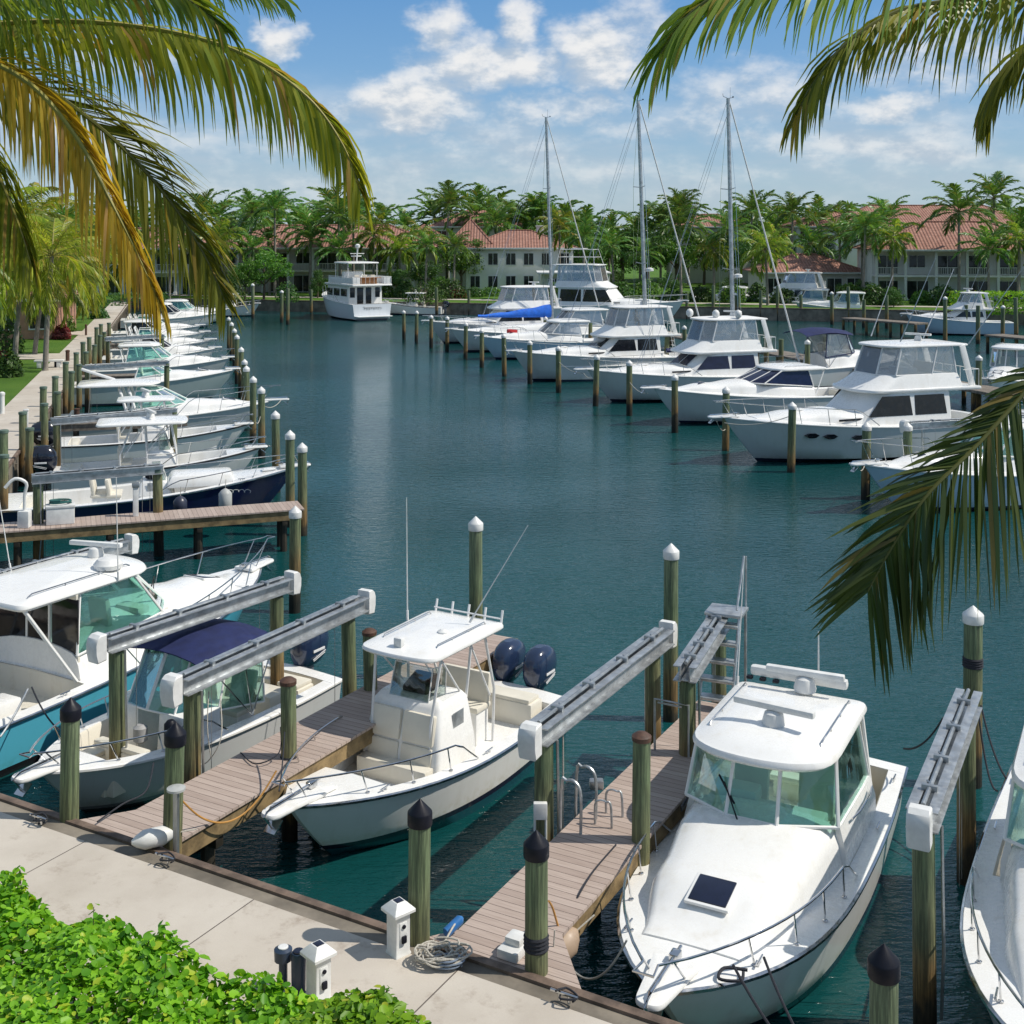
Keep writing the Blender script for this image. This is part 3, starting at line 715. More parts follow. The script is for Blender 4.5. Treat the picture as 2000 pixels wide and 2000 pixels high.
def zda_(h, x): return h.at(x)[2]
def express_boat(root, L, B, hull, zb=1.7, zs=1.15, rake=1.7, pul=.45, house=(.36, .66), hh=(.62, 1.00), hw=.74, roof_over=(.35, .25), top='hard', glass=None, frame=None,
                 detail=2, aft='open', dome=None, trunk_t=.92, cockpit=(.05, .36), sole=.55, rake_w=.45, roofmat=None, panes=3, rail=.6, engines=0, cabinmat=None, full=2.4, stern=.9, th=.62, openhouse=False, hat=(.14, .22), wfr=.80, wnr=.52, crown=.10):
    """cruiser: raised foredeck, raked windshield, hardtop, cockpit aft. hh = sill height over deck, glass height"""
    glass = glass or GREENGLASS; frame = frame or WHITE; cm = cabinmat or WHITE
    h = Hull(L, B, zb, zs, rake=rake, stern=stern, tm=.42, full=full, flare=.5, dip=.06)
    h.build(hull, root, rail=CHROME if detail > 1 else WHITE)
    h.deck(WHITE, root, cockpit[0], cockpit[1], .26, sole, inner=CREAM if detail > 1 else WHITE)
    xa, xf = house[0]*L, house[1]*L; wb = B/2*hw
    sill, gh = hh
    wf = wb*wfr; wn = max(.25, h.at(trunk_t*L)[1]*wnr)
    trunk(root, h, ([(xf-.62, wb*.97, sill*.97)] if openhouse else [(xa, wb, sill*.9), (xa+(xf-xa)*.5, wb, sill)])+[(xf, wf*1.03, sill*.98), (xf+(trunk_t*L-xf)*.5, (wf*1.05+wn)*.54, sill*th), (trunk_t*L-.02, wn, .05)], cm, crown=crown)
    zd = h.at(xf)[2]; zda = h.at(xa)[2]
    zsill = zd+sill-.04
    if openhouse:
        for s_ in (1, -1):
            m_ = MB(); rows_ = []
            for i_ in range(9):
                x_ = xa+(xf-.55-xa)*i_/8; z_ = h.at(x_)[2]; ztp = zda_(h, xa)+sill*.9-.02+(zsill-zda_(h, xa)-sill*.9)*i_/8
                rows_.append([(x_, s_*wb*1.0, z_-.05), (x_, s_*wb*.99, z_+.3), (x_, s_*wb*.915, ztp), (x_, s_*(wb*.915-.05), ztp), (x_, s_*(wb*.9-.06), z_-.3)])
            m_.grid(rows_); m_.fan(rows_[0]); m_.fan(rows_[-1]); m_.build('cabin_side', cm, root, sharp=35)
    ztop = zsill+gh
    xa2 = xa+.02
    wt = wb*.86; wtf = wf*.86
    bot = [(xa2, -wb*.90, zda+sill*.9-.06), (xf-.62, -wb*.90, zsill), (xf-.05, -wf*.66, zsill+.01)]
    tp_ = [(xa2+.20, -wt*.92, ztop), (xf-.62-rake_w*.75, -wt*.95, ztop), (xf-.05-rake_w, -wtf*.66, ztop)]
    if panes == 3:
        bot[1:] = [(xf-.42, -wb*.93, zsill), (xf+.04, -wf*.34, zsill+.05), (xf+.04, wf*.34, zsill+.05), (xf-.42, wb*.93, zsill)]; tp_[1:] = [(xf-.42-rake_w*.8, -wt*.99, ztop), (xf+.02-rake_w, -wtf*.36, ztop+.02), (xf+.02-rake_w, wtf*.36, ztop+.02), (xf-.42-rake_w*.8, wt*.99, ztop)]
    else:
        bot += [(xf+.12, 0, zsill+.04)]; tp_ += [(xf+.08-rake_w, 0, ztop)]
    nm_ = 0 if panes == 3 else 2
    m_ = [(p[0], -p[1], p[2]) for p in bot[nm_::-1]]; mt = [(p[0], -p[1], p[2]) for p in tp_[nm_::-1]]
    gh_ = glasshouse(root, bot+m_, tp_+mt, glass, frame, .03 if detail > 1 else .035)
    tpo = None
    if top == 'hard':
        x0 = xa-roof_over[0]; x1 = xf-rake_w+roof_over[1]
        ol = rpoly([(x0, -wt*1.02), (x1-.35, -wt*1.04), (x1, -wtf*.70), (x1+.10, 0), (x1, wtf*.70), (x1-.35, wt*1.04), (x0, wt*1.02)], [.22, .5, .3, .5, .3, .5, .22])
        tpo = roof(root, ol, ztop-.02, .13, .13, roofmat, bev=.06)
        if detail:
            for s_ in (1, -1): grab_rail(tpo, (x0+.35, s_*wt*.80, ztop+.17), (x1-.65, s_*wt*.80, ztop+.175), .05)
        if dome: radar(tpo, (xa+.35, 0, ztop+.21), dome)
        # rear supports
        for s_ in (1, -1): sp = MB(); sp.tube([(x0+.15, s_*wt*.92, ztop), (xa-.05, s_*wb*.95, zda+.02)], .04, 7); sp.build('roof_support', cm, root)
    elif top == 'arch':
        ar = MB()
        for i in range(2):
            xx = xa-.1+i*.42
            ar.tube([(xx, -wb*1.02, zda), (xx-.35, -wb*.95, ztop-.1), (xx-.45, -wb*.7, ztop+.12), (xx-.45, wb*.7, ztop+.12), (xx-.35, wb*.95, ztop-.1), (xx, wb*1.02, zda)], .07, 8)
        ar.build('radar_arch', WHITE, root)
    elif top == 'bimini':
        mb = MB(); x0 = xa-1.5; x1 = xf-rake_w-.1; rows = []
        for i in range(9):
            u = i/8; x = x0+(x1-x0)*u; zc = ztop+.16+.20*sin(pi*u)
            rows.append([(x, wb*1.05*v_, zc-.22*v_*v_-.05*abs(v_)**6) for v_ in (-1, -.8, -.4, 0, .4, .8, 1)])
        top_r = rows; bot_r = [[(p[0], p[1], p[2]-.02) for p in r_] for r_ in rows]
        mb.grid(top_r); mb.grid(bot_r); mb.grid([top_r[0], bot_r[0]]); mb.grid([top_r[-1], bot_r[-1]])
        tpo = mb.build('bimini_top', roofmat or NAVYCANVAS, root)
        for s_ in (1, -1):
            bf = MB()
            for xe in (x0+.1, (x0+x1)/2, x1-.05): bf.tube([((x0+x1)/2-.1, s_*wb*1.02, zda+.05), (xe, s_*wb*1.0, ztop)], .015, 6)
            bf.build('bimini_frame', CHROME, tpo)
    # interior seen through the glass
    if detail:
        da = MB(); da.box((xf-.55, 0, zsill-.12), (.75, wb*1.45, .16), .05); da.box((xf-.85, -wb*.4, zsill+.02), (.35, .7, .22), .06); da.build('dashboard', NONSKID, root)
        for yy in (-wb*.42, wb*.42): seat(root, xf-1.55, yy, sole+.05, .5, .55, 1.05, 1, GREYVINYL, max(.3, zsill-sole-.65), 'helm_seat')
    if aft == 'bulkhead':
        z0 = sole; z1 = ztop
        for (y0, y1) in ((-wb*.92, -wb*.30), (wb*.22, wb*.92)): ab = MB(); ab.box((xa+.05, (y0+y1)/2, (z0+zda+sill*.75)/2), (.06, y1-y0, zda+sill*.75-z0), .01); ab.build('aft_bulkhead', CREAM, root)
        ab = MB(); ab.box((xa+.05, 0, ztop-.04), (.06, wb*1.75, .12), .01); ab.build('door_header', CREAM, root)
        g = MB(); g.box((xa+.05, -wb*.04, (sole+ztop)/2-.02), (.03, wb*.46, ztop-sole-.12), .006); dr = g.build('cabin_door', DARKGLASS, root)
        g = MB()
        for yy in (-wb*.29, wb*.21): g.box((xa+.05, yy, (sole+ztop)/2), (.07, .05, ztop-sole), .01)
        g.build('door_frame', WHITE, dr)
        for (y0, y1) in ((-wb*.90, -wb*.34), (wb*.26, wb*.90)):
            g = MB(); z0 = zda+sill*.80; g.box((xa+.05, (y0+y1)/2, (z0+ztop-.10)/2), (.03, y1-y0, ztop-.10-z0), .006); g.build('rear_window', DARKGLASS, root)
    if pul: pulpit(root, h, pul, .20)
    if rail: bow_rail(root, h, .50 if detail > 1 else .55, rail, .10, 5 if detail > 1 else 4, tip=.45, r=.017)
    xh = xf+(trunk_t*L-xf)*.62
    hz = h.at(xh)[2]+sill*th*.62
    if detail: hatch(root, xh+(.12 if openhouse else 0), 0, hz+hat[0]-(.02 if openhouse else 0), .50 if openhouse else .58, .50 if openhouse else .56, hat[1])
    if detail > 1:
        for t in (.08, .30, .86):
            for s_ in (1, -1):
                x, w_, z = h.sheer(t); cleat(root, (x, s_*(w_-.12), z+.02))
        wp = MB(); wp.tube([(xf+.14, -wf*.15, zsill+.05), (xf-.10, -wf*.40, zsill+gh*.55)], .012, 5); wp.tube([(xf-.02, -wf*.24, zsill+gh*.25), (xf-.2, -wf*.5, zsill+gh*.6)], .016, 5); wp.build('wiper', PLASTB, gh_)
    # seats aft
    if detail:
        seat(root, cockpit[0]*L+.35, 0, sole, .45, B*.55, .35, 1, CREAM, .30, 'stern_seat')
    for i in range(engines): outboard(root, -.22, -.36+.72*i if engines > 1 else 0, zs+.05, ENGNAVY)
    h.ztop = ztop; h.xa = xa; h.xf = xf; h.zsill = zsill
    return h

def sportfish(root, L, B, hull, zb=2.1, zs=1.35, rake=2.0, house=(.24, .60), hz=1.25, fly=(.20, .50), canopy='vinyl', glass=None, detail=2, roofmat=None, mask=True, tower=False, outr=True, rail=.6, fz=1.25, pul=.6, wrap=False, stairs=False):
    glass = glass or DARKGLASS
    h = Hull(L, B, zb, zs, rake=rake, stern=.9, tm=.45, full=2.5, flare=.5, dip=.05)
    h.build(hull, root, rail=WHITE)
    h.deck(WHITE, root, .03, .235, .28, .7)
    xa, xf = house[0]*L, house[1]*L; wb = B/2*.80; zd = h.at((xa+xf)/2)[2]; zda = h.at(xa)[2]
    zt = zd+hz
    tk = trunk(root, h, [(xf-.3, wb*.95, .50), (xf+.5, wb*.90, .46), (xf+(.90*L-xf)*.55, wb*.62, .30), (.90*L, wb*.30, .04)], WHITE)
    # deckhouse: sloping front mask, dark side windows
    rows = []
    for (z0, xe, xb_, wy) in ((zda-.05, xf+.9, xa, wb), (zda+.40, xf+.55, xa, wb*.985), (zt, xf-.75, xa+.05, wb*.93)):
        rows.append([(p[0], p[1], z0) for p in rpoly([(xb_, -wy), (xe-.8, -wy), (xe, -wy*.62), (xe, wy*.62), (xe-.8, wy), (xb_, wy)], [.08, .4, .4, .4, .4, .08])])
    mb = MB(); mb.grid(rows, True); mb.fan(rows[-1]); hs = mb.build('deckhouse', WHITE, root, sharp=35)
    for s_ in (1, -1):
        def sidey(z): return s_*(wb*.985+(wb*.93-wb*.985)*(z-zda-.4)/(zt-zda-.4)+.012)
        z0, z1 = zda+.48, zt-.16
        segs = ((xa+.25, xa+(xf-xa)*.42, 0), (xa+(xf-xa)*.45, xf-.25, .75))
        for (a, b_, cut) in segs:
            g = MB(); q = [(a, sidey(z0), z0), (b_, sidey(z0), z0), (b_-cut, sidey(z1), z1), (a+.12, sidey(z1), z1)]
            g.add(q+[(p[0], p[1]-s_*.03, p[2]) for p in q], [(0, 1, 2, 3), (7, 6, 5, 4), (0, 4, 5, 1), (1, 5, 6, 2), (2, 6, 7, 3), (3, 7, 4, 0)]); g.build('side_window', NAVYGLASS if wrap else glass, hs, sharp=30)
    if wrap or not mask:
        def fx(z): return xf+.55+(-.75-.55)*(z-zda-.40)/(zt-zda-.40)+.014
        z0, z1 = zda+.50, zt-.12
        for (y0, y1) in ((-.60, -.03), (.03, .60)):
            g = MB(); q = [(fx(z0), y0*wb, z0), (fx(z0), y1*wb, z0), (fx(z1), y1*wb*.92, z1), (fx(z1), y0*wb*.92, z1)]
            g.add(q+[(p[0]-.04, p[1], p[2]) for p in q], [(0, 1, 2, 3), (7, 6, 5, 4), (0, 4, 5, 1), (1, 5, 6, 2), (2, 6, 7, 3), (3, 7, 4, 0)]); g.build('front_window', NAVYGLASS if wrap else glass, hs, sharp=30)
    # flybridge: deck with overhang, sloping front coaming
    fa, ff = fly[0]*L, fly[1]*L
    ol = rpoly([(fa-1.0, -wb*1.0), (ff+.5, -wb*.98), (ff+1.0, -wb*.5), (ff+1.0, wb*.5), (ff+.5, wb*.98), (fa-1.0, wb*1.0)], [.15, .5, .5, .5, .5, .15])
    mb = MB(); mb.slab(ol, zt-.02, .14, .02, .04); fb = mb.build('flybridge_deck', WHITE, root)
    rows = []
    for (z0, xe, xb_, wy) in ((zt+.10, ff+.92, fa, wb*.95), (zt+.42, ff+.30, fa+.05, wb*.90), (zt+.72, ff-.15, fa+.15, wb*.84)):
        rows.append([(p[0], p[1], z0) for p in rpoly([(xb_, -wy), (xe-.6, -wy), (xe, -wy*.6), (xe, wy*.6), (xe-.6, wy), (xb_, wy)], [.06, .5, .4, .4, .5, .06])])
    mb = MB(); mb.grid(rows, True); mb.fan([(p[0], p[1], p[2]-.05) for p in rows[-1]]); cb = mb.build('flybridge_coaming', WHITE, root, sharp=35)
    zc = zt+.70; zr = zc+fz
    if canopy:
        ww = wb*.82; xe = ff-.15
        bot = [(fa+.2, -ww, zc), (fa+(xe-fa)*.38, -ww, zc), (xe-.6, -ww, zc), (xe, -ww*.58, zc), (xe, ww*.58, zc), (xe-.6, ww, zc), (fa+(xe-fa)*.38, ww, zc), (fa+.2, ww, zc)]
        tp_ = [(p[0]-.42*(1 if p[0] > fa+.5 else -.3), p[1]*.9, zr) for p in bot]
        eg = glasshouse(root, bot, tp_, VINYL, WHITECANVAS if canopy == 'vinyl' else NAVYCANVAS, .045, name='flybridge_enclosure')
        if detail > 1:
            x_ = MB()
            for s_ in (1, -1):
                x_.tube([(fa+.35, s_*ww*.97, zc), (fa+1.6, s_*ww*.88, zr-.05)], .02, 6); x_.tube([(fa+1.6, s_*ww*.97, zc), (fa+.5, s_*ww*.88, zr-.05)], .02, 6)
            x_.build('canopy_frame', ALUWHITE, root)
        ol = rpoly([(fa-.55, -ww*.98), (xe-.75, -ww*.98), (xe-.15, -ww*.6), (xe-.15, ww*.6), (xe-.75, ww*.98), (fa-.55, ww*.98)], [.2, .4, .3, .3, .4, .2])
        rf = roof(root, ol, zr-.02, .09, .09, roofmat, bev=.035)
        if detail > 1 or tower:
            radar(rf, (fa+1.2, 0, zr+.16), 'bar', .5)
        lg = MB()
        for s_ in (1, -1):
            lg.add([(fa-.55, s_*ww*.98, zr), (fa-.15, s_*ww*.98, zr), (fa-.75, s_*wb*.96, zt+.1), (fa-1.25+.75, s_*wb*.96, zt+.1)], [(0, 1, 3, 2)])
            lg.box(((fa-.75+fa-.32)/2, s_*(ww+wb*.0)*.985, (zr+zt)/2+.05), (.22, .07, zr-zt-.1), .02, Matrix.Rotation(-.28, 3, 'Y'))
        lg2 = MB(); [lg2.box((fa-.42, s_*ww*.985, (zr+zt)/2+.05), (.30, .07, zr-zt), .02, Matrix.Rotation(.30, 3, 'Y')) for s_ in (1, -1)]; lg2.build('hardtop_leg', WHITE, root)
        hb = MB(); hb.box((fa+(xe-fa)*.5, 0, zc-.05), (.55, ww*1.0, .55), .06); hb.build('helm_console', WHITE, root)
        seat(root, fa+(xe-fa)*.28, 0, zt+.12, .5, ww*.9, .5, 1, WHITE, .45, 'helm_seat')
    # rails aft on the flybridge
    ar = MB(); za = zt+.13
    pts = [V((fa, -wb*.95, za+.75)), V((fa-.9, -wb*.92, za+.75)), V((fa-.9, wb*.92, za+.75)), V((fa, wb*.95, za+.75))]
    ar.tube(pts, .018, 6)
    for i in range(3):
        for q in range(5 if i == 1 else 3):
            p = pts[i].lerp(pts[i+1], q/(5 if i == 1 else 3)); ar.tube([p, V((p.x, p.y, za))], .012, 5)
    ar.build('aft_rail', ALUWHITE, root)
    if stairs:
        ld = MB()
        a0, a1 = V((fa-.6, wb*.5, zt)), V((xa-1.6, wb*.5, .8))
        for s_ in (-.2, .2): ld.tube([a0+V((0, s_, .6)), a1+V((0, s_, 0))], .02, 6)
        for i in range(7): p = a0.lerp(a1, i/7+.05); ld.box(p, (.14, .42, .03), .008)
        ld.build('ladder', ALUWHITE, root)
    if outr:
        for s_ in (1, -1):
            og = MB(); og.tube([(fa+1.2, s_*wb*.98, zt+.1), (fa-.6, s_*wb*1.25, zt+4.6)], (.028, .012), 6); og.tube([(fa+1.0, s_*wb*.92, zt+.6), (fa+.75, s_*wb*1.04, zt+1.3)], .02, 5); og.build('outrigger', ALU, root)
    if tower:
        tw = MB()
        for s_ in (1, -1):
            tw.tube([(fa+.1, s_*wb*.8, zr), (fa+.3, s_*wb*.45, zr+1.8)], .025, 6); tw.tube([(ff-.9, s_*wb*.8, zr), (ff-1.3, s_*wb*.45, zr+1.8)], .025, 6)
        for zz in (.9, 1.75):
            k_ = zz/1.8; y = wb*(.8-.35*k_)
            tw.tube([(fa+.1+.2*k_, -y, zr+zz), (ff-.9-.4*k_, -y, zr+zz), (ff-.9-.4*k_, y, zr+zz), (fa+.1+.2*k_, y, zr+zz), (fa+.1+.2*k_, -y, zr+zz)], .02, 6)
        tw.box(((fa+ff)/2-.5, 0, zr+1.85), (1.4, wb*.9, .07), .02); tw.build('tower', ALUWHITE, root)
    # hull ports
    if detail > 1:
        for xx in (.50*L, .60*L, .70*L):
            pass
    if pul: pulpit(root, h, pul, .22)
    if rail: bow_rail(root, h, .52, rail, .10, 5, tip=.5, r=.02, mid=False)
    hatch(root, .74*L, 0, h.at(.74*L)[2]+.42, .5, .5, .1, WHITE)
    wl = MB()
    for s_ in (1, -1): wl.box((.60*L, s_*(wb*.885), h.at(.60*L)[2]+.20), (1.3, .06, .10), .02, Matrix.Rotation(s_*.06, 3, 'Z'))
    wl.build('trunk_window', DARKGLASS, tk)
    h.ztop = zr; return h

def sailboat(root, L, B, mast_h, hull, bow_fwd=True, cover=None, lean=0.0, arms=2, dome=False, wind=True, boomf=.40, cvh=.62):
    h = Hull(L, B, 1.45, 1.10, rake=1.5, stern=.55, tm=.45, full=2.0, flare=.25, blunt=.04, draft=.5, dip=.08)
    h.build(hull, root, rail=WHITE)
    h.deck(WHITE, root, .06, .30, .35, .6)
    trunk(root, h, [(.30*L, B*.30, .45), (.5*L, B*.31, .42), (.66*L, B*.26, .34), (.78*L, B*.14, .06)], WHITE)
    mx = .58*L; zb = h.at(mx)[2]+.35
    top = V((mx-lean*mast_h, 0, mast_h))
    def at(f): return V((mx, 0, zb)).lerp(top, f)
    mb = MB(); rows = []
    for f in (0, .5, .9, 1): 
        p = at(f); r = .135*(1-.25*f); rows.append([(p.x+r*1.2*cos(a), p.y+r*.85*sin(a), p.z) for a in [2*pi*j/14 for j in range(14)]])
    mb.grid(rows, True); mb.fan(rows[-1]); ms = mb.build('mast', ALU, root)
    sp = MB()
    for f in ((.36, .66) if arms == 2 else (.62,)):
        p = at(f)
        for s_ in (1, -1): sp.tube([p, p+V((-.15, s_*.95, .08))], .028, 6)
    sp.build('spreader', ALU, ms)
    if wind:
        wv = MB(); wv.tube([top, top+V((-.35, 0, .12)), top+V((-.38, 0, .3))], .015, 5); wv.tube([top, top+V((.4, .1, .08))], .015, 5); wv.tube([top+V((.1, -.1, 0)), top+V((.1, -.1, .7))], .008, 4); wv.box(top+V((.42, .1, .12)), (.10, .04, .08), .01); wv.build('masthead_gear', PLASTB, ms)
    fb = V((L-.15, 0, h.at(L)[2]+.05)); ft = at(.985)+V((.12, 0, 0))
    fs = MB(); fs.tube([fb, fb.lerp(ft, .06), ft], (.075, .045), 8); fs.lathe([(.12, 0), (.14, .05), (.12, .12)], fb.lerp(ft, .025), 10); fs.build('furled_jib', WHITECANVAS, root)
    st = MB()
    st.tube([at(1), V((.1, .0, h.at(0)[2]))], .013, 4); 
    for s_ in (1, -1):
        w_ = h.at(mx)[1]-.08
        tipp = at(.66)+V((-.15, s_*.95, .08))
        st.tube([at(.98), tipp, V((mx-.2, s_*w_, h.at(mx)[2]))], .011, 4)
        st.tube([at(.66), at(.36)+V((-.15, s_*.95, .08)), V((mx-.5, s_*w_, h.at(mx)[2]))], .011, 4)
        st.tube([at(.95), V((.3, s_*h.at(.3)[1]*.8, h.at(.3)[2]))], .011, 4)
    st.build('rigging', CHROME, root)
    bz = zb+1.0; be = V((mx-L*boomf, 0, bz+.12)); bs = V((mx-.15, 0, bz))
    bm_ = MB(); bm_.tube([bs, be], .075, 8); bm_.build('boom', ALU, root)
    cv = MB(); rows = []
    for i in range(11):
        u = i/10; p = bs.lerp(be, u); hh = cvh*(1-u)**1.4+.26+.04*sin(u*19); wd = .20-.06*u
        rows.append([(p.x+(.12*(1-u)**3 if 0 else 0), p.y+wd*sin(a)*(1-.55*max(0, cos(a))), p.z-.10+hh*(.5-.5*cos(pi-a) if 0 else (cos(a)+1)/2)) for a in [2*pi*j/12 for j in range(12)]])
    cv.grid(rows, True); cv.fan(rows[0]); cv.fan(rows[-1]); cv.build('sail_cover', cover or WHITECANVAS, root)
    bow_rail(root, h, .03, .60, .06, 7, tip=.25, r=.014)
    if dome:
        p = at(.33); d_ = MB(); d_.lathe([(.2, 0), (.28, .04), (.26, .2), (.1, .26)], p+V((.45, 0, 0)), 12); d_.tube([p, p+V((.45, 0, .02))], .04, 6); d_.build('radar_dome', PLASTW, ms)
    return h
# ------------------------------------------------------------------ water, land, seawalls, walks
mb = MB(); mb.quad((-3000, -600, 0), (3000, -600, 0), (3000, 5000, 0), (-3000, 5000, 0)); tag(mb.build('water', WATER), kind='structure')
CORN = V((-12.1, 21.2, 0)); FLc = V((-51.0, 164.6, 0)); FRc = V((120.0, 116.7, 0)); NRc = V((60.0, -19.7, 0))
ZL = 1.40
mb = MB(); z = ZL-.03
mb.fan([(-1500, -300, z), (60, -300, z), (NRc.x, NRc.y, z), (CORN.x, CORN.y, z), (-1500, 21.2, z)])
mb.fan([(-1500, 21.2, z), (CORN.x, CORN.y, z), (FLc.x, FLc.y, z), (-1500, 164.6, z)])
mb.fan([(-1500, 164.6, z), (FLc.x, FLc.y, z), (FRc.x, FRc.y, z), (1500, 116.7, z), (1500, 4000, z), (-1500, 4000, z)])
tag(mb.build('ground', GRASS, sharp=0), kind='structure')

def wall(a, b, label, zt=ZL, th=.35, capw=.13, inward=None, name='seawall'):
    d = (b-a); L = d.length; d.normalize()
    r = thing(name, label, 'seawall', a, rot_of(d))
    m_ = MB(); s_ = -1 if inward else 1
    m_.box((L/2, s_*th/2, (zt-2.5)/2), (L, th, zt+2.5-.04), 0)
    for i in range(int(L/2.4)): m_.box((1+i*2.4, -s_*.03, .35), (.14, .12, 1.5), 0)
    m_.build('wall_face', SEAWALL, r) 
    m_ = MB(); m_.box((L/2, -s_*.07+s_*capw/2, zt-.035), (L, capw, .11), .015); m_.build('cap', CAPWOOD, r)
    return r
wall(NRc, CORN, 'seawall with brown timber cap along the concrete walk in front of the hedge', inward=False)
wall(CORN, FLc, 'seawall behind the row of boats beside the garden walk', inward=False)
wall(FLc, FRc, 'grey seawall at the far end of the basin below the lawns and villas', zt=ZL+.05, th=.5, capw=.5, inward=False)

def sheet(name, pts, mat, z, org, ang, kind='structure'):
    R = Matrix.Rotation(-ang, 3, 'Z'); m_ = MB(); m_.fan([R @ (V((p[0], p[1], 0))-org) for p in pts])
    o = m_.build(name, mat, None, sharp=0); o.location = (org.x, org.y, z); o.rotation_euler = (0, 0, ang); return tag(o, kind=kind)
def wpt(a, b): return O0+WD*a+VD*b
def wall_in(a, off): return wpt(a, -off)
# near walk: strip along the foreground seawall
bnear = -.02
sheet('walkway', [wall_in(-10.1, .09), wall_in(60, .09), wall_in(60, 3.0), wall_in(-13.0, 3.0)], CONCRETE, ZL+.006, O0, rot_of(WD))
# walk beside the left row
def lwall(s, off=0.0): return CORN+WL*s+V((-WL.y, WL.x, 0))*off
sheet('garden_walk', [lwall(-3, .09), lwall(140, .09), lwall(140, 2.3), lwall(70, 2.3), lwall(-3, 2.3)], CONCRETE, ZL+.010, CORN, rot_of(WL))
for s_ in (66, 87):
    sheet('path', [lwall(s_, 2.2), lwall(s_+4.2, 2.2), lwall(s_+5.5, 14), lwall(s_+2.5, 14)], CONCRETE, ZL+.014, CORN, rot_of(WL))
sheet('planting_bed', [wall_in(-30, 3.0), wall_in(60, 3.0), wall_in(60, 12), wall_in(-30, 12)], MULCH, ZL+.002, O0, rot_of(WD))
sheet('far_path', [(-48, 171.5), (110, 127), (110, 129.5), (-48, 174)], CONCRETE, ZL+.01, V((0, 150, 0)), 0)

# ------------------------------------------------------------------ finger piers
PILESHADE = plain('shade_toned_wood', (.035, .028, .018), .6, var=.5, scale=3, bmp=.4)  # support colour darkened to stand in for the shade under the piers
def pier(label, start, d, L, wd, flare=None, zt=1.35, old=False, back=0.0):
    ang = rot_of(d); r = thing('finger_pier', label, 'pier', (start.x, start.y, 0), ang, 'finger piers between the slips')
    ol = [(-back, -wd/2), (L, -wd/2), (L, wd/2), (-back, wd/2)]
    if flare: ol = [(.02, -wd/2-flare[0]), (flare[0]*1.3, -wd/2), (L, -wd/2), (L, wd/2), (flare[1]*1.3, wd/2), (.02, wd/2+flare[1])]
    m_ = MB(); m_.prism(ol, zt-.045, zt); m_.build('decking', DECK if not old else OLDWOOD, r, sharp=20)
    m_ = MB(); n = len(ol)
    cx = sum(p[0] for p in ol)/n; cy = sum(p[1] for p in ol)/n
    rows = []
    inn = [(p[0]+(.05 if p[0] < cx else -.05), p[1]+(.05 if p[1] < cy else -.05)) for p in ol]
    m_.prism(inn, zt-.34, zt-.05); m_.build('fascia', FASCIA if not old else OLDWOOD, r, sharp=20)
    x = 1.5
    while x < L:
        m_ = MB(); m_.box((x, 0, zt-.42), (.16, wd*.9, .16), .01)
        for s_ in (-1, 1): m_.tube([(x, s_*wd*.26, -1.5), (x, s_*wd*.26, zt-.36)], .11, 9)
        m_.build('support', PILESHADE, r); x += 2.6
    return r
pier('pinkish board finger pier between the navy-canopy boat and the centre console', wpt(-2.45, 0)+V((-.15, .15, 0)), V((.487, .873, 0)), 10.6, 1.25, (.05, .75))
pier('pinkish board finger pier with two metal ladders left of the large hardtop cruiser', wpt(3.22, 0), V((.480, .877, 0)), 9.3, 1.18, (.95, .55))
# the pier in front of the navy hull
P3s = lwall(15.2); pier('long pinkish board pier running below the navy-hulled boat', V((P3s.x, P3s.y, 0)), V((.94, .342, 0)), 9.9, 1.25, None)
pier('grey weathered finger pier beside the console boat under the second lift of the left row', lwall(36.2), V((.966, .26, 0)), 6.5, 1.2, old=True)
pier('grey weathered finger pier beyond the pale hull of the left row', lwall(55.5), V((.966, .26, 0)), 6.5, 1.2, old=True)
pier('farthest grey finger pier of the left row', lwall(78), V((.966, .26, 0)), 6, 1.2, old=True)

# ------------------------------------------------------------------ pilings
def make_piling(x, y, zt, r, cap, label, group, wrap=False, zb=-1.6):
    t = thing('mooring_piling', label, 'piling', (x, y, 0), 0, group)
    sd = int(abs(x*131+y*37)); rnd = random.Random(sd)
    lx, ly = rnd.gauss(0, .012), rnd.gauss(0, .012)
    m_ = MB(); n = 9
    m_.lathe([(r*(1.06-.08*i/n), zb+(zt-zb)*i/n) for i in range(n+1)], n=18, jit=.018, seed=sd); sh = m_.build('shaft', PILE, t, sharp=50)
    if cap in ('white', 'black'):
        m_ = MB(); m_.lathe([(r*1.10, zt-.15), (r*1.13, zt-.14), (r*1.13, zt+.0), (r*1.09, zt+.015), (r*.05, zt+.165), (.004, zt+.168)], n=22)
        m_.build('cap', PLASTW if cap == 'white' else PLASTB, t, sharp=35)
    elif cap == 'brown':
        m_ = MB(); m_.lathe([(r*1.08, zt-.06), (r*1.09, zt+.0), (r*.6, zt+.045), (.01, zt+.06)], n=18); m_.build('cap', BROWNCAP, t, sharp=35)
    elif cap == 'flat':
        m_ = MB(); m_.lathe([(r*1.12, zt-.07), (r*1.12, zt+.02), (r*.98, zt+.03)], n=16); m_.build('cap', SHAFTCAP, t, sharp=35)
    if wrap:
        m_ = MB()
        for i in range(4): m_.lathe([(r*1.04, 0), (r*1.13, .02), (r*1.04, .045)], (0, 0, wrap+i*.045), 16)
        m_.build('rope_wrap', ROPEK, t)
    t.rotation_euler = (lx, ly, 0); return t
SHAFTCAP = plain('green_metal_cap', (.10, .15, .12), .6, var=.3)
G1 = 'black-capped pilings along the concrete walk'
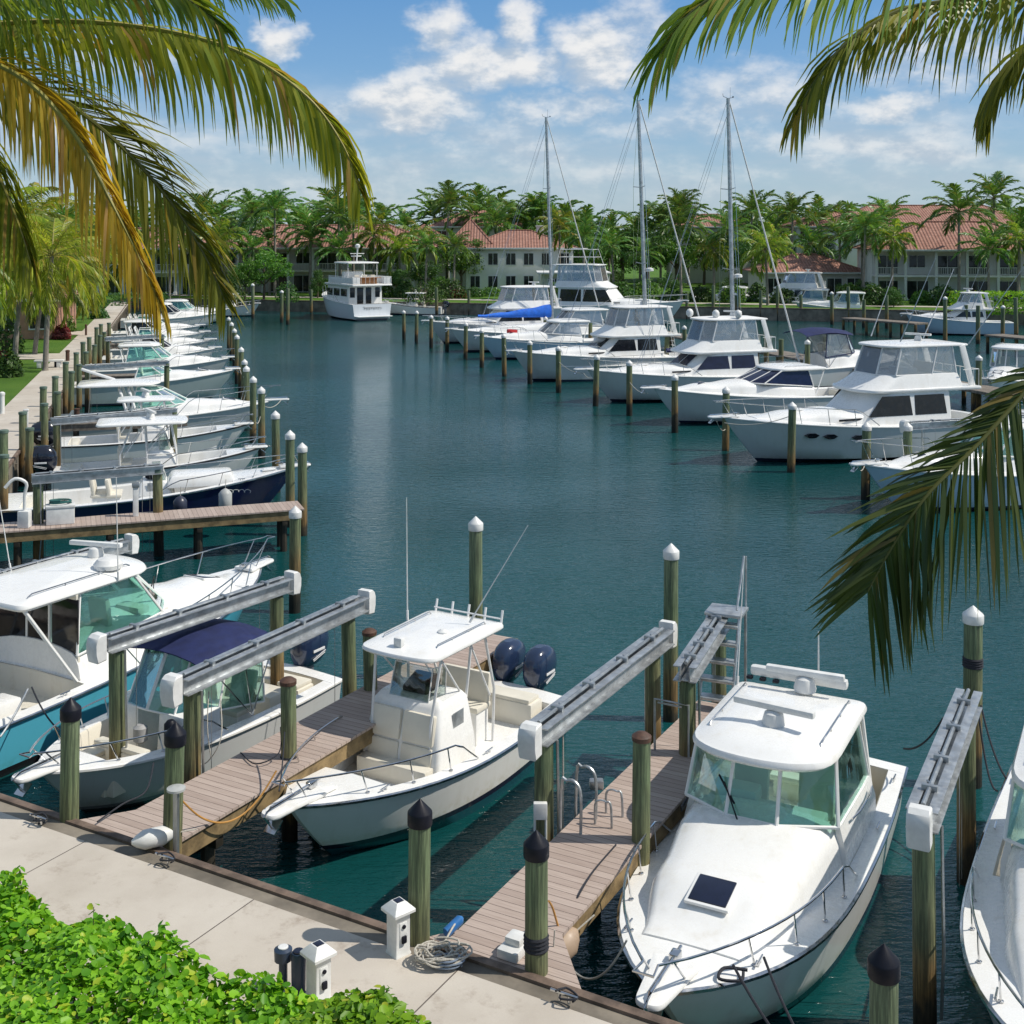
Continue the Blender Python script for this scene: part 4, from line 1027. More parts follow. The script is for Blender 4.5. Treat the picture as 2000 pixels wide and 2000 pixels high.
FP = [((133, 1604, 1.35), 3.0, 'black', 'black-capped piling at the corner of the first pier, left of the navy-canopy bow', .80),
      ((331, 1648, 1.35), 2.92, 'black', 'black-capped piling on the first pier beside the grey hose post', 0),
      ((815, 1838, 1.38), 2.95, 'black', 'yellowish black-capped piling behind the white power pedestal', 0),
      ((1047, 1893, 1.38), 2.85, 'black', 'green black-capped piling on the second pier with a white rope loop', 1.62)]
for (p, zt, cp, lb, wr) in FP:
    c = P(*p); make_piling(c.x, c.y, zt, .135, cp, lb, G1, wrap=wr)
make_piling(3.56, 11.8, 3.05, .135, 'black', 'black-capped piling standing in the water off the big cruiser bow', G1)
c = P(560, 1478, 1.35); make_piling(c.x+.05, c.y, 2.62, .13, 'brown', 'brown-capped piling between the first pier and the centre console', 'brown-capped pier pilings', wrap=1.2)
c = P(1236, 1640, 1.35); make_piling(c.x+.10, c.y, 2.85, .13, 'brown', 'brown-capped piling on the second pier beside the cruiser rail', 'brown-capped pier pilings')
c = P(727, 1345, 1.35); make_piling(c.x, c.y, 2.45, .13, 'brown', 'brown-topped piling half hidden behind the white hardtop corner', 'brown-capped pier pilings')
G2 = 'tall white-capped outer pilings'
make_piling(-.8, 27.5, 3.5, .15, 'white', 'tall white-capped piling standing alone behind the twin outboards', G2)
make_piling(3.26, 25.3, 3.47, .15, 'white', 'tall white-capped piling behind the lift motor at the end of the second pier', G2)
make_piling(8.35, 22.3, 3.1, .165, 'white', 'thick white-capped piling touched by the right palm frond tips', G2, wrap=2.15)
make_piling(-5.75, 32.5, 2.65, .15, 'white', 'white-capped piling beyond the end of the blue cruiser lift', G2)
ORD = ['nearest', 'second', 'third', 'fourth', 'fifth', 'sixth', 'seventh', 'eighth', 'ninth', 'tenth', 'eleventh', 'twelfth', 'thirteenth', 'fourteenth', 'fifteenth', 'sixteenth', 'seventeenth', 'eighteenth', 'nineteenth', 'twentieth', 'twenty-first', 'twenty-second', 'twenty-third', 'twenty-fourth', 'twenty-fifth']
# outer pilings of the left row
left_out = [(591, 862, 40.8), (567, 838, 42.0), (540, 800, 47.6), (511, 753, 54.8), (494, 733, 59), (482, 712, 64), (475, 700, 69), (470, 676, 75), (463, 652, 82), (458, 640, 89), (452, 628, 97), (447, 618, 106)]
for i, (px, py, Y) in enumerate(left_out):
    c = Q(px, py, Y); make_piling(c.x, c.y, c.z-.2, .155, 'white', f'white-capped outer piling of the left boat row, {ORD[i]} from the near end', 'outer pilings of the left boat row')
# inner pilings on the left seawall
for i in range(21):
    s_ = 19.5+i*3.05+(i % 3)*.5; c = lwall(s_, -.10 if i % 2 else -.55); zt = (2.75, 3.05, 2.55, 2.9)[i % 4]
    make_piling(c.x, c.y, zt, .15, 'flat', f'green-topped piling on the left seawall, {ORD[i]} from the near end', 'inner pilings along the left seawall')
# outer pilings of the right row (waterline points)
right_out = [(1690, 975, 3.0), (1545, 922, 3.05), (1417, 880, 3.05), (1318, 845, 3.05), (1229, 812, 3.15), (1163, 793, 3.1), (1091, 767, 3.05), (1035, 750, 3.0), (985, 735, 3.1), (941, 718, 3.0), (909, 700, 3.0), (873, 686, 3.1), (842, 680, 3.0), (813, 668, 3.0), (789, 664, 2.9)]
for i, (px, py, zt) in enumerate(right_out):
    c = P(px, py, 0); make_piling(c.x, c.y, zt-.25, .165, 'white', f'white-capped piling in front of the right boat row, {ORD[i]} from the near end', 'outer pilings of the right boat row')
c = P(1784, 985, 0); make_piling(14.9, 46.2, 2.75, .165, 'white', 'white-capped piling at the lift beside the large sportfisher, half behind fronds', 'outer pilings of the right boat row')
# inner pilings and those farther off
mid = [(1200, 720, 2.9), (1300, 735, 3.0), (1338, 705, 2.9), (1497, 745, 3.3), (1444, 700, 3.3), (1525, 740, 3.0), (1577, 760, 3.3), (1153, 690, 2.8), (1065, 672, 2.6), (1100, 668, 2.6), (970, 655, 2.6), (1005, 650, 2.6), (1910, 800, 3.2), (1612, 735, 3.1)]
for i, (px, py, zt) in enumerate(mid):
    c = P(px, py, 0); make_piling(c.x, c.y, zt-.25, .17, 'white' if i % 2 == 0 else None, f'piling among the moored right row boats, {ORD[i]} of the scatter', 'pilings among the right row boats')
far = [(1404, 612), (1458, 616), (1500, 620), (1555, 624), (1625, 634), (1655, 628), (1687, 640), (1732, 642), (1846, 665), (1888, 655), (1910, 672), (1985, 664), (1958, 660), (1382, 602), (1332, 598), (1307, 606), (550, 630), (562, 634), (608, 612), (853, 618), (494, 622), (918, 612)]
for i, (px, py) in enumerate(far):
    c = P(px, py, 0)
    if c.y > 151-.28*c.x: c = V((c.x, 150.5-.28*c.x, 0))
    make_piling(c.x, c.y, 3.0+.5*(i % 3), .19, 'white' if i % 4 == 0 else None, f'weathered piling across the far basin, {ORD[i]} in the far scatter', 'pilings along the far basin')

# ------------------------------------------------------------------ boat lifts: beam on two pilings with motor housings
def lift(label, near, far_, zb=2.62, caps=(1, 1), posts=True, inset=(.35, .35), hgt=.26, two=False, tops=None, wd=.27):
    a = V((near.x, near.y, 0)); b = V((far_.x, far_.y, 0)); d = b-a; L = d.length
    r = thing('boat_lift', label, 'boat lift', a, rot_of(d), 'boat lift beams on pilings')
    m_ = MB()
    for s_ in (-1, 1):       # two channels back to back
        y = s_*wd*.30
        m_.box((L/2, y, zb+hgt/2), (L, .022, hgt-.04), .004)
        m_.box((L/2, y+s_*.05, zb+hgt-.01), (L, .13, .022), .004); m_.box((L/2, y+s_*.05, zb+.012), (L, .13, .022), .004)
    m_.box((L/2, 0, zb+.03), (L, wd*.5, .02), .003)
    m_.build('beam', ALU, r, sharp=25)
    m_ = MB(); m_.tube([(.1, 0, zb+hgt+.03), (L-.1, 0, zb+hgt+.03)], .030, 8)
    for t in (.14, .36, .62, .86):
        m_.box((L*t, 0, zb+hgt+.025), (.07, .20, .09), .01); m_.tube([(L*t+.05, -.06, zb+hgt+.02), (L*t+.18, .06, zb+hgt+.04)], .016, 5)
    m_.build('drive_shaft', STEELPOST, r)
    for k_, (xx, f) in enumerate(((-.16, caps[0]), (L+.16, caps[1]))):
        if not f: continue
        m_ = MB(); pr = []
        sg = -1 if k_ == 0 else 1
        for (ox, zz) in ((-.10, zb-.10), (.09, zb-.12), (.13, zb+.04), (.135, zb+.21), (.10, zb+.31), (.03, zb+.36), (-.10, zb+.36)): pr.append((xx+sg*ox, zz))
        rows = [[(p[0], s_, p[1]) for p in pr] for s_ in (-.14, -.122, .122, .14)]
        for q, sc in ((0, .92), (3, .92)):
            cxx = sum(p[0] for p in rows[q])/len(pr); czz = sum(p[2] for p in rows[q])/len(pr)
            rows[q] = [(cxx+(p[0]-cxx)*sc, p[1], czz+(p[2]-czz)*sc) for p in rows[q]]
        m_.grid(rows, True); m_.fan(rows[0]); m_.fan(rows[-1]); m_.build('motor_housing', PLASTW, r, sharp=35)
    for t in (.10, .16, .84, .90):
        m_ = MB(); m_.tube([(L*t, .05, zb), (L*t, .05, .1)], .007, 4); m_.build('lift_cable', STEELPOST, r)
    m_ = MB(); m_.tube([(L*.06, -.2, zb), (L*.06+.02, -.22, 1.0), (L*.05, -.2, .2)], .022, 6); m_.build('conduit', STEELPOST, r)
    return r
def lift_piling(px, py, zt, Y, label, r=.135):
    X = (px-1000)/F*Y; make_piling(X, Y, zt, r, None, label, 'uncapped pilings carrying lift beams')
zb = 2.60; D7 = zb+.28
A2, B2 = P(205, 1245, D7), P(560, 1128, D7)
lift('boat lift beam with two white housings between the blue cruiser and the navy canopy', A2, B2)
A3, B3 = P(350, 1325, D7), P(706, 1165, D7)
lift('boat lift beam crossing in front of the navy canopy boat', A3, B3)
A1, B1 = P(-40, 1128, D7-.2), P(246, 1052, D7-.2)
lift('boat lift beam behind the blue cruiser, single white housing at its far end', A1, B1, zb-.2, (0, 1))
A4, B4 = P(1046, 1420, D7), P(1298, 1228, D7)
lift('boat lift beam between the centre console and the second pier', A4, B4)
A5, B5 = P(1337, 1300, D7), P(1408, 1194, D7)
lift('short boat lift beam beside the step ladder', A5, B5, zb, (0, 0))
A6, B6 = P(1800, 1580, D7), P(1893, 1345, D7)
lift('boat lift beam between the big cruiser and the boat at the right edge', A6, B6, zb, (1, 0))
def under(a, b, t): return V((a.x, a.y, 0)).lerp(V((b.x, b.y, 0)), t)
for (a, b, ts, lb) in ((A2, B2, (.06, .94), 'between the blue cruiser and navy canopy'), (A3, B3, (.06, .93), 'in front of the navy canopy'), (A1, B1, (.2, .93), 'behind the blue cruiser'),
                       (A4, B4, (.05, .90), 'beside the centre console'), (A5, B5, (.06, .96), 'by the step ladder'), (A6, B6, (.06, .93), 'by the right edge boat')):
    for t, wh in zip(ts, ('near', 'far')):
        p = under(a, b, t); make_piling(p.x, p.y, zb-.02 if a is not A1 else zb-.22, .14, None, f'uncapped piling, {wh} end of the lift beam {lb}', 'uncapped pilings carrying lift beams')
# left row lifts
for i, (p0, p1, zz, lb) in enumerate(((P(62, 925, 2.85), P(318, 905, 2.85), 2.55, 'in front of the navy-hulled boat'), (P(100, 815, 2.85), P(345, 795, 2.85), 2.55, 'behind the black outboards'),
                                      (P(162, 713, 2.85), P(330, 703, 2.85), 2.55, 'in front of the sedan boat'), (P(205, 658, 2.85), P(320, 652, 2.85), 2.55, 'far back in the left row'))):
    lift(f'grey boat lift beam {lb}', p0, p1, zz, (0, 0))
    for t, wh in ((.05, 'inner'), (.97, 'outer')):
        p = under(p0, p1, t); make_piling(p.x, p.y, zz-.02 if wh == 'inner' else zz+.1, .15, None if i else 'flat', f'piling under the {wh} end of the lift beam {lb}', 'pilings of the left row lifts')
lift('white lift beam beside the large sportfisher half hidden by the frond', V((14.95, 46.4, 0)), V((22.5, 49.0, 0)), 2.62, (1, 0))
# ------------------------------------------------------------------ the boats of the foreground
r = boat('cruiser_boat', 'sky-blue hulled cruiser with white hardtop at the left edge', 'boats in the near slips', (-6.2, 31.6), (-.48, -.877), 11.3)
h = express_boat(r, 10.85, 3.5, HSKY, 1.62, 1.02, 1.6, .45, (.36, .635), (.62, .95), .76, (1.3, .30), aft='bulkhead', dome=None, cockpit=(.04, .355), sole=.6, rake_w=.95, panes=2, rail=.62)
radar(r, (5.6, .1, h.ztop+.22), 'bar', .25); radar(r, (5.15, -.75, h.ztop+.18), 'dome')
antenna(r, (5.0, -1.2, h.ztop+.05), (4.9, -1.25, h.ztop+2.2)); antenna(r, (4.3, 1.2, h.ztop+.05), (3.9, 1.3, h.ztop+2.6))
b_ = MB(); b_.box((2.2, -.95, .9), (.75, .55, .6), .05); b_.build('tackle_box', WHITE, r)
for s_ in (1, -1):
    b_ = MB(); x_ = 8.0; b_.box((7.3, s_*(h.at(7.3)[1]-.02), h.at(7.3)[2]-.30), (1.5, .05, .14), .02, Matrix.Rotation(-s_*.10, 3, 'Z')); b_.build('hull_window', DARKGLASS, r)

r = boat('bowrider_boat', 'open white boat with navy canvas bimini and grey topsides beside the first pier', 'boats in the near slips', (-8.1, 20.0), (.504, .864), 7.0)
L_ = 6.5
h = Hull(L_, 2.7, 1.08, .80, rake=1.2, stern=.9, tm=.42, full=2.7, flare=.5)
h.build(HGREY2, r, rail=WHITE); h.deck(WHITE, r, .05, .86, .24, .38, inner=CREAM); pulpit(r, h, .5, .20)
bow_rail(r, h, .52, .36, .10, 4, tip=.25, r=.017)
for (x0, y0, sx, sy, hh) in ((5.15, .48, .8, .38, .30), (5.15, -.48, .8, .38, .30), (4.75, .0, .22, 1.3, .42), (.70, 0, .5, 1.7, .40)):
    b_ = MB(); b_.box((x0, y0, .38+hh/2), (sx, sy, hh), .04); o_ = b_.build('bow_seat' if x0 > 4 else 'stern_seat', CREAM, r); b_ = MB(); b_.box((x0, y0, .38+hh+.04), (sx*.97, sy*.95, .09), .035); b_.build('cushion', CUSHION, o_)
for yy in (.66, -.66):
    b_ = MB(); b_.box((3.75, yy, .84), (.85, .88, .95), .07, taper=.90); b_.build('console', WHITE, r)
    seat(r, 2.55, yy, .38, .55, .58, .66, 1, WHITE, .50, 'helm_seat')
b_ = MB(); b_.box((1.55, .5, .66), (.6, .8, .56), .06); b_.build('jump_seat', CREAM, r)
glasshouse(r, [(2.2, -1.06, 1.02), (3.4, -1.03, 1.24), (4.08, -.60, 1.28), (4.16, -.02, 1.30), (4.16, .02, 1.30), (4.08, .60, 1.28), (3.4, 1.03, 1.24), (2.2, 1.06, 1.02)],
           [(2.2, -1.0, 2.12), (3.05, -.96, 2.20), (3.62, -.58, 2.22), (3.68, -.02, 2.22), (3.68, .02, 2.22), (3.62, .58, 2.22), (3.05, .96, 2.20), (2.2, 1.0, 2.12)], GREENGLASS, WHITE, .022)
m_ = MB(); rows = []
for i in range(13):
    u = i/12; x = 1.85+2.0*u; zc = 2.30+.15*sin(pi*u)+.03*sin(pi*2*u)**2
    rows.append([(x, 1.10*v_, zc-.13*v_*v_-.05*abs(v_)**8) for v_ in (-1, -.9, -.7, -.35, 0, .35, .7, .9, 1)])
b2_ = [[(p[0], p[1], p[2]-.02) for p in q] for q in rows]; m_.grid(rows); m_.grid(b2_); m_.grid([rows[0], b2_[0]]); m_.grid([rows[-1], b2_[-1]]); m_.grid([[q[0] for q in rows], [q[0] for q in b2_]]); m_.grid([[q[-1] for q in rows], [q[-1] for q in b2_]])
bt = m_.build('bimini_top', NAVYCANVAS, r, sharp=60)
for s_ in (1, -1):
    m_ = MB()
    for xe in (1.9, 2.8, 3.75): m_.tube([(2.6, s_*1.12, .9), (xe, s_*1.08, 2.2)], .014, 6)
    m_.build('bimini_frame', CHROME, bt)
outboard(r, -.20, 0, .90, ENGNAVY, 1.08)
m_ = MB(); m_.lathe([(.07, 0), (.12, .05), (.12, .38), (.06, .45)], (4.28, .72, .85), 12); m_.build('dark_fender', PLASTB, r)
m_ = MB(); m_.lathe([(.07, 0), (.13, .05), (.13, .28), (.06, .33)], (4.30, -.02, .75), 12); m_.build('lifebuoy_bag', GREYVINYL, r)

r = boat('centre_console_boat', 'white centre console with hard T-top and twin navy outboards beside the first pier', 'boats in the near slips', (-3.70, 18.45), (.505, .863), 7.4)
h = console_boat(r, 6.88, 2.86, HW2, 1.22, .86, 2, ENGNAVY, True, 1.0, 2, .52, 1.3, ch=1.32, lo=-.08, cxf=.475, sole=.52, cw_=1.3)
zt = .52+2.22
scrawl(r, 'hull_number', PLASTB, .5, .07, Matrix.Translation((3.3, 1.325, .72)) @ Matrix.Rotation(pi, 4, 'Z') @ Matrix.Rotation(pi/2, 4, 'X'))
antenna(r, (2.5, -.86, zt), (2.5, -.88, zt+2.3)); antenna(r, (2.3, .40, zt+.1), (1.8, 1.35, zt+1.9))

r = boat('hardtop_cruiser_boat', 'large white cruiser with three-pane teal windshield and white hardtop beside the second pier', 'boats in the near slips', (1.50, 13.8), (.462, .887), 8.75)
h = express_boat(r, 8.33, 2.95, HW, 1.28, .92, 1.45, .40, (.235, .555), (.68, .83), .82, (.22, .34), openhouse=True, cockpit=(.035, .475), sole=.30, rake_w=.34, panes=3, rail=.46, full=3.3, trunk_t=.87, th=.62, wfr=.90, wnr=.74, crown=.05, hat=(.135, .17))
radar(r, (2.0, .1, h.ztop+.20), 'bar', .04); radar(r, (3.65, .05, h.ztop+.21), 'bar', -.1)
antenna(r, (2.0, -1.02, h.ztop+.08), (1.75, -.98, h.ztop+2.1)); antenna(r, (1.3, .15, h.ztop+.1), (1.3, .15, h.ztop+.95), .02)
b_ = MB(); b_.box((1.62, -.1, h.ztop+.27), (.17, 1.6, .16), .06); b_.build('light_bar', PLASTW, r)
b_ = MB(); [b_.box((1.72, -.45-.22*i, h.ztop+.17), (.10, .10, .05), .015) for i in range(3)]; b_.build('speaker_vent', PLASTB, r)
b_ = MB()
for s_ in (1, -1):
    b_.tube([(3.6, s_*1.19, 1.52), (3.3, s_*1.24, 1.52), (2.6, s_*1.24, 1.48), (2.3, s_*1.20, 1.46)], .015, 6)
b_.build('side_grab_rail', CHROME, r)
b_ = MB(); b_.box((4.0, -1.205, 1.42), (.42, .02, .09), .008, Matrix.Rotation(.1, 3, 'Y')); b_.build('nameplate', DARKGLASS, r)
hl = MB(); hl.tube([(7.5, .75, 1.27), (7.72, .78, 1.28), (7.8, .55, 1.28), (7.6, .55, 1.30), (7.5, .8, 1.29)], .02, 6, smooth=5); hl.build('bow_line', ROPEK, r)

r = boat('edge_cruiser_boat', 'white hardtop cruiser cut off by the right edge', 'boats in the near slips', (5.55, 12.2), (.462, .887), 9.1)
h = express_boat(r, 8.68, 3.05, HW, 1.35, .98, 1.5, .40, (.25, .555), (.68, .78), .76, (.22, .30), openhouse=True, cockpit=(.035, .48), sole=.34, rake_w=.36, panes=3, rail=.48, full=3.2, trunk_t=.87, th=.66, wfr=.88, wnr=.66, crown=.06, hat=(.20, .17))
radar(r, (3.2, .0, h.ztop+.2), 'dome')

# ------------------------------------------------------------------ left row
GL = 'boats moored in the left row'
WS = -UL
def L_(px, py, z): p = P(px, py, z); return (p.x, p.y)
r = boat('navy_console_boat', 'navy-hulled centre console with white deck behind the long pier', GL, L_(607, 905, 1.8), WS, 10.3)
h = console_boat(r, 9.8, 3.1, HNAVY, 1.75, 1.0, 1, ENGGREY, False, 1, 2, .5, 1.6, esize=1.15); 
cb = MB(); cb.box((6.5, 0, 1.50), (2.4, 1.6, .42), .15, taper=.85); cb.build('cabin_trunk', WHITE, r)
seat(r, 3.2, .1, .45, .7, 1.1, .75, 1, WHITE, .6, 'helm_seat')
text_mesh('20/ZIP·I', .17, DECAL, r, 'engine_lettering', Matrix.Translation((-.42, -.345, 1.27)) @ Matrix.Rotation(pi/2, 4, 'X'))
scrawl(r, 'hull_name', PLASTW, 1.5, .16, Matrix.Translation((7.4, -1.20, 1.22)) @ Matrix.Rotation(-.26, 4, 'Z') @ Matrix.Rotation(pi/2-.28, 4, 'X'))
r = boat('t_top_boat', 'white console boat with black outboard and long white hardtop, next behind the navy hull', GL, L_(528, 868, 1.5), WS, 8.2)
console_boat(r, 7.8, 2.85, HW, 1.42, .90, 1, ENGBLACK, True, 1.15, 1, .3, 1.4, esize=1.3, lo=-.05, tl=.8)
r = boat('console_boat', 'low white boat with black outboard, between two lift beams', GL, L_(502, 823, 1.5), WS, 8.6)
console_boat(r, 8.2, 2.9, HW, 1.42, .95, 1, ENGBLACK, True, .9, 1, .25, 1.4, esize=1.25)
r = boat('green_glass_boat', 'express boat with green windshield and long bow rail poking out of the left row', GL, L_(565, 778, 1.6), WS, 11.2)
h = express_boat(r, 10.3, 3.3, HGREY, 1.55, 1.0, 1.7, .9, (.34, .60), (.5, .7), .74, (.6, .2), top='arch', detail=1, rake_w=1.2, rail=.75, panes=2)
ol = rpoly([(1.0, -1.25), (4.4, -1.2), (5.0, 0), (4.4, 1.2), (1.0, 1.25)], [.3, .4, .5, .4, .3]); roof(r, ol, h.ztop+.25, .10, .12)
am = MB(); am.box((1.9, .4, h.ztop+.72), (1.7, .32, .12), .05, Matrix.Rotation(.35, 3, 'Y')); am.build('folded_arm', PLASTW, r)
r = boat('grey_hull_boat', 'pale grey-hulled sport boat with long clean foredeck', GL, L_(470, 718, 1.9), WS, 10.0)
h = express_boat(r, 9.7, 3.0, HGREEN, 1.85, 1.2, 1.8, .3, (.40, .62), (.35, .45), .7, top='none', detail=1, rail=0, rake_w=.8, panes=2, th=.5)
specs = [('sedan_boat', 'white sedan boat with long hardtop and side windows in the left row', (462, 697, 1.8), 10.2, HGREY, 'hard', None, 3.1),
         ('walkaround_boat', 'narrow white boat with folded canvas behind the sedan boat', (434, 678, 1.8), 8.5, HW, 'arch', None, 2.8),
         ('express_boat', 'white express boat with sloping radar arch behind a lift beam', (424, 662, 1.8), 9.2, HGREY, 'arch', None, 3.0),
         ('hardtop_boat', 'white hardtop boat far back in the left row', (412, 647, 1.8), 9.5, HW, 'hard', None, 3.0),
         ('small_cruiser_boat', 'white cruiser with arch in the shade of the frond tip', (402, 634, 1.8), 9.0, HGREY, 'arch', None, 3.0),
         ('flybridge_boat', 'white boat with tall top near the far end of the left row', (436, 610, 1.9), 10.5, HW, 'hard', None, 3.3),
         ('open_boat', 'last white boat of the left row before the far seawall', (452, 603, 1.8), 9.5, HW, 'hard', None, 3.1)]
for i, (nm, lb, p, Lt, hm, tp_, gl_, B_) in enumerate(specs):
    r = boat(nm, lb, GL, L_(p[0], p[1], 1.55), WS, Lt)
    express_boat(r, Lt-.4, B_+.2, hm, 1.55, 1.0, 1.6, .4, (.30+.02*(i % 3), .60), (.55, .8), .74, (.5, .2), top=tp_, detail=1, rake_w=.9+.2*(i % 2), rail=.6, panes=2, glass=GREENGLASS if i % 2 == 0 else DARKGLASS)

# ------------------------------------------------------------------ right row
GR = 'boats moored in the right row'
r = boat('half_hidden_boat', 'white bow with double rail showing left of the right palm frond', GR, L_(1660, 908, 1.75), UR, 11.0)
express_boat(r, 10.4, 3.3, HICE, 1.75, 1.2, 1.7, .6, (.30, .58), (.6, .9), .74, detail=1, rake_w=.9, rail=.85, panes=2)
r = boat('sportfisher_boat', 'largest white flybridge sportfisher with clear vinyl enclosure on the right', GR, L_(1382, 820, 1.95), UR, 14.4)
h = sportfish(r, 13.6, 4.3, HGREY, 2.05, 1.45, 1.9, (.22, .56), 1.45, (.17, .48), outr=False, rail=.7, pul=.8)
for xx in (8.1, 9.4, 10.2):
    t_ = xx/13.6; x_, w_, z_ = h.sheer(t_); m_ = MB()
    m_.add([(xx+dx, (w_*(.975-.06*max(0, t_-.6)*4)+.02), z_-.50+dz) for dx, dz in ((-.34, 0), (-.15, .10), (.15, .10), (.34, 0), (.15, -.10), (-.15, -.10))]+[(xx+dx, (w_*.955-.18), z_-.50+dz) for dx, dz in ((-.34, 0), (-.15, .10), (.15, .10), (.34, 0), (.15, -.10), (-.15, -.10))], [(0, 1, 2, 3, 4, 5)]+[(i, (i+1) % 6, 6+(i+1) % 6, 6+i) for i in range(6)])
    m_.build('porthole', DARKGLASS, r)
for (a, b_) in (((2.0, -1.6, 5.0), (-.6, -2.6, 8.3)), ((2.0, 1.6, 5.0), (-.3, 2.6, 8.6)), ((5.6, 1.5, 5.2), (4.3, 2.3, 9.0)), ((5.0, -1.5, 5.2), (3.2, -2.3, 8.0))):
    m_ = MB(); m_.tube([a, b_], (.03, .012), 6); m_.build('outrigger', ALU, r)
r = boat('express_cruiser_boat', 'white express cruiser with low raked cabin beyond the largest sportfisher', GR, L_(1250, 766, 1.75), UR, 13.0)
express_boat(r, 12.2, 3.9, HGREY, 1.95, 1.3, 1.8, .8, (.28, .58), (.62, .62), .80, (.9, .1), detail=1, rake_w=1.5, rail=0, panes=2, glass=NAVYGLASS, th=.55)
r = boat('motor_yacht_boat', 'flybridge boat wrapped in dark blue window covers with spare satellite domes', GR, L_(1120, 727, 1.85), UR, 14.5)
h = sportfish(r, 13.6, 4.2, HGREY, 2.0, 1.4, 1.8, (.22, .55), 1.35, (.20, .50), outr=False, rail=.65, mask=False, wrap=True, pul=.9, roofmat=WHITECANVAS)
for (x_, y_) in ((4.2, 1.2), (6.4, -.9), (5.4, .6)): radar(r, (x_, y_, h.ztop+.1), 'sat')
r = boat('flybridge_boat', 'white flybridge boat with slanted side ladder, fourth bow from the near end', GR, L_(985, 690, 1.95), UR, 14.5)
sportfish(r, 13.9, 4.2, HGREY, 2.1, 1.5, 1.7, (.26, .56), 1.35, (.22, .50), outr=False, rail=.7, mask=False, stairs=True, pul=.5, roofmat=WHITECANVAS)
r = boat('blue_white_boat', 'pale-hulled boat with railings and red gear on its foredeck', GR, L_(925, 659, 1.8), UR, 12.0)
h = express_boat(r, 11.5, 3.6, HICE, 1.9, 1.3, 1.6, .5, (.28, .56), (.6, .85), .76, (.8, .2), detail=1, rake_w=1.0, rail=.8, panes=2, glass=VINYL, frame=WHITECANVAS)
m_ = MB(); m_.box((8.6, -.5, 2.15), (.8, .5, .35), .1); m_.build('red_cover', REDGEAR, r)
r = boat('canvas_top_boat', 'white hardtop boat with canvas-enclosed cockpit behind the blue sail cover', GR, L_(866, 645, 1.9), UR, 15.0)
express_boat(r, 14.4, 4.0, HGREY, 2.0, 1.4, 1.8, .5, (.07, .35), (.8, 1.15), .80, (.6, .2), cockpit=(.02, .08), detail=1, rake_w=1.1, rail=.6, panes=2, glass=VINYL, frame=WHITECANVAS)
r = boat('convertible_boat', 'flybridge boat with fully enclosed bridge left of the first mast', GR, L_(822, 631, 1.9), UR, 15.0)
sportfish(r, 14.4, 4.4, HGREY, 2.1, 1.5, 1.8, (.26, .58), 1.5, (.20, .52), outr=False, tower=False, rail=.5, mask=True, roofmat=WHITECANVAS)
# behind the dock: sailing boats bow outward, small craft
GS = 'sailing boats with bare masts'
def sail_at(label, mast_px, Ym, L, B, mh, **kw):
    X = (mast_px-1000)/F*Ym; bow = V((X, Ym, 0))+UR*(.42*L)
    r_ = boat('sailing_boat', label, GS, (bow.x, bow.y), -UR, L); r_.rotation_euler[0] = 0; sailboat(r_, L, B, mh, HGREY, **kw); return r_
sail_at('sailing boat with bright blue sail cover and the shortest mast', 1079, 112, 12.5, 3.7, 20.6, cover=BLUECANVAS, lean=.03, arms=2, boomf=.57, cvh=.95)
sail_at('sailing boat with middle mast rising behind the flybridge with ladder', 1263, 86, 12.0, 3.6, 19.3, lean=.034, arms=2, dome=True)
sail_at('sailing boat with tallest bare mast nearest the large sportfisher', 1433, 79, 12.0, 3.6, 18.7, lean=.022, arms=2, cover=NAVYCANVAS, dome=True)
r = boat('bimini_boat', 'white boat with dark blue bimini and clear curtains behind the express cruiser', 'boats behind the right row', (27.0, 83.4), -UR, 10.5)
express_boat(r, 10.1, 3.5, HW, 1.8, 1.3, 1.6, .4, (.30, .56), (.8, 1.3), .80, top='bimini', detail=1, rake_w=.5, rail=.6, panes=2, glass=VINYL, frame=NAVYCANVAS)
r = boat('big_yacht_boat', 'tall white motor yacht with enclosed bridge and tower behind the masts', 'boats behind the right row', (19.5, 134), (-.93, .36), 19.0)
sportfish(r, 18.2, 5.6, HW, 2.7, 2.0, 2.2, (.24, .60), 1.9, (.22, .52), outr=False, tower=True, rail=.7, fz=1.8, roofmat=WHITE)
r = boat('deck_boat', 'white boat with tall enclosed wheelhouse at the right edge', 'boats behind the right row', (23.5, 58.5), (.75, -.66), 9.5)
express_boat(r, 9.1, 3.3, HW, 1.6, 1.15, 1.4, .3, (.26, .60), (.7, 1.3), .80, detail=1, rake_w=.3, rail=.5, panes=2, glass=VINYL, frame=WHITE)
r = boat('center_cabin_boat', 'white cabin boat between the sportfisher stern and the right edge', 'boats behind the right row', (27.5, 71), (.6, .8), 8.5)
express_boat(r, 8.1, 3.0, HW, 1.6, 1.15, 1.4, .3, (.28, .60), (.7, 1.1), .80, detail=1, rake_w=.4, rail=.5, panes=2, glass=CLEARGLASS, frame=WHITE)
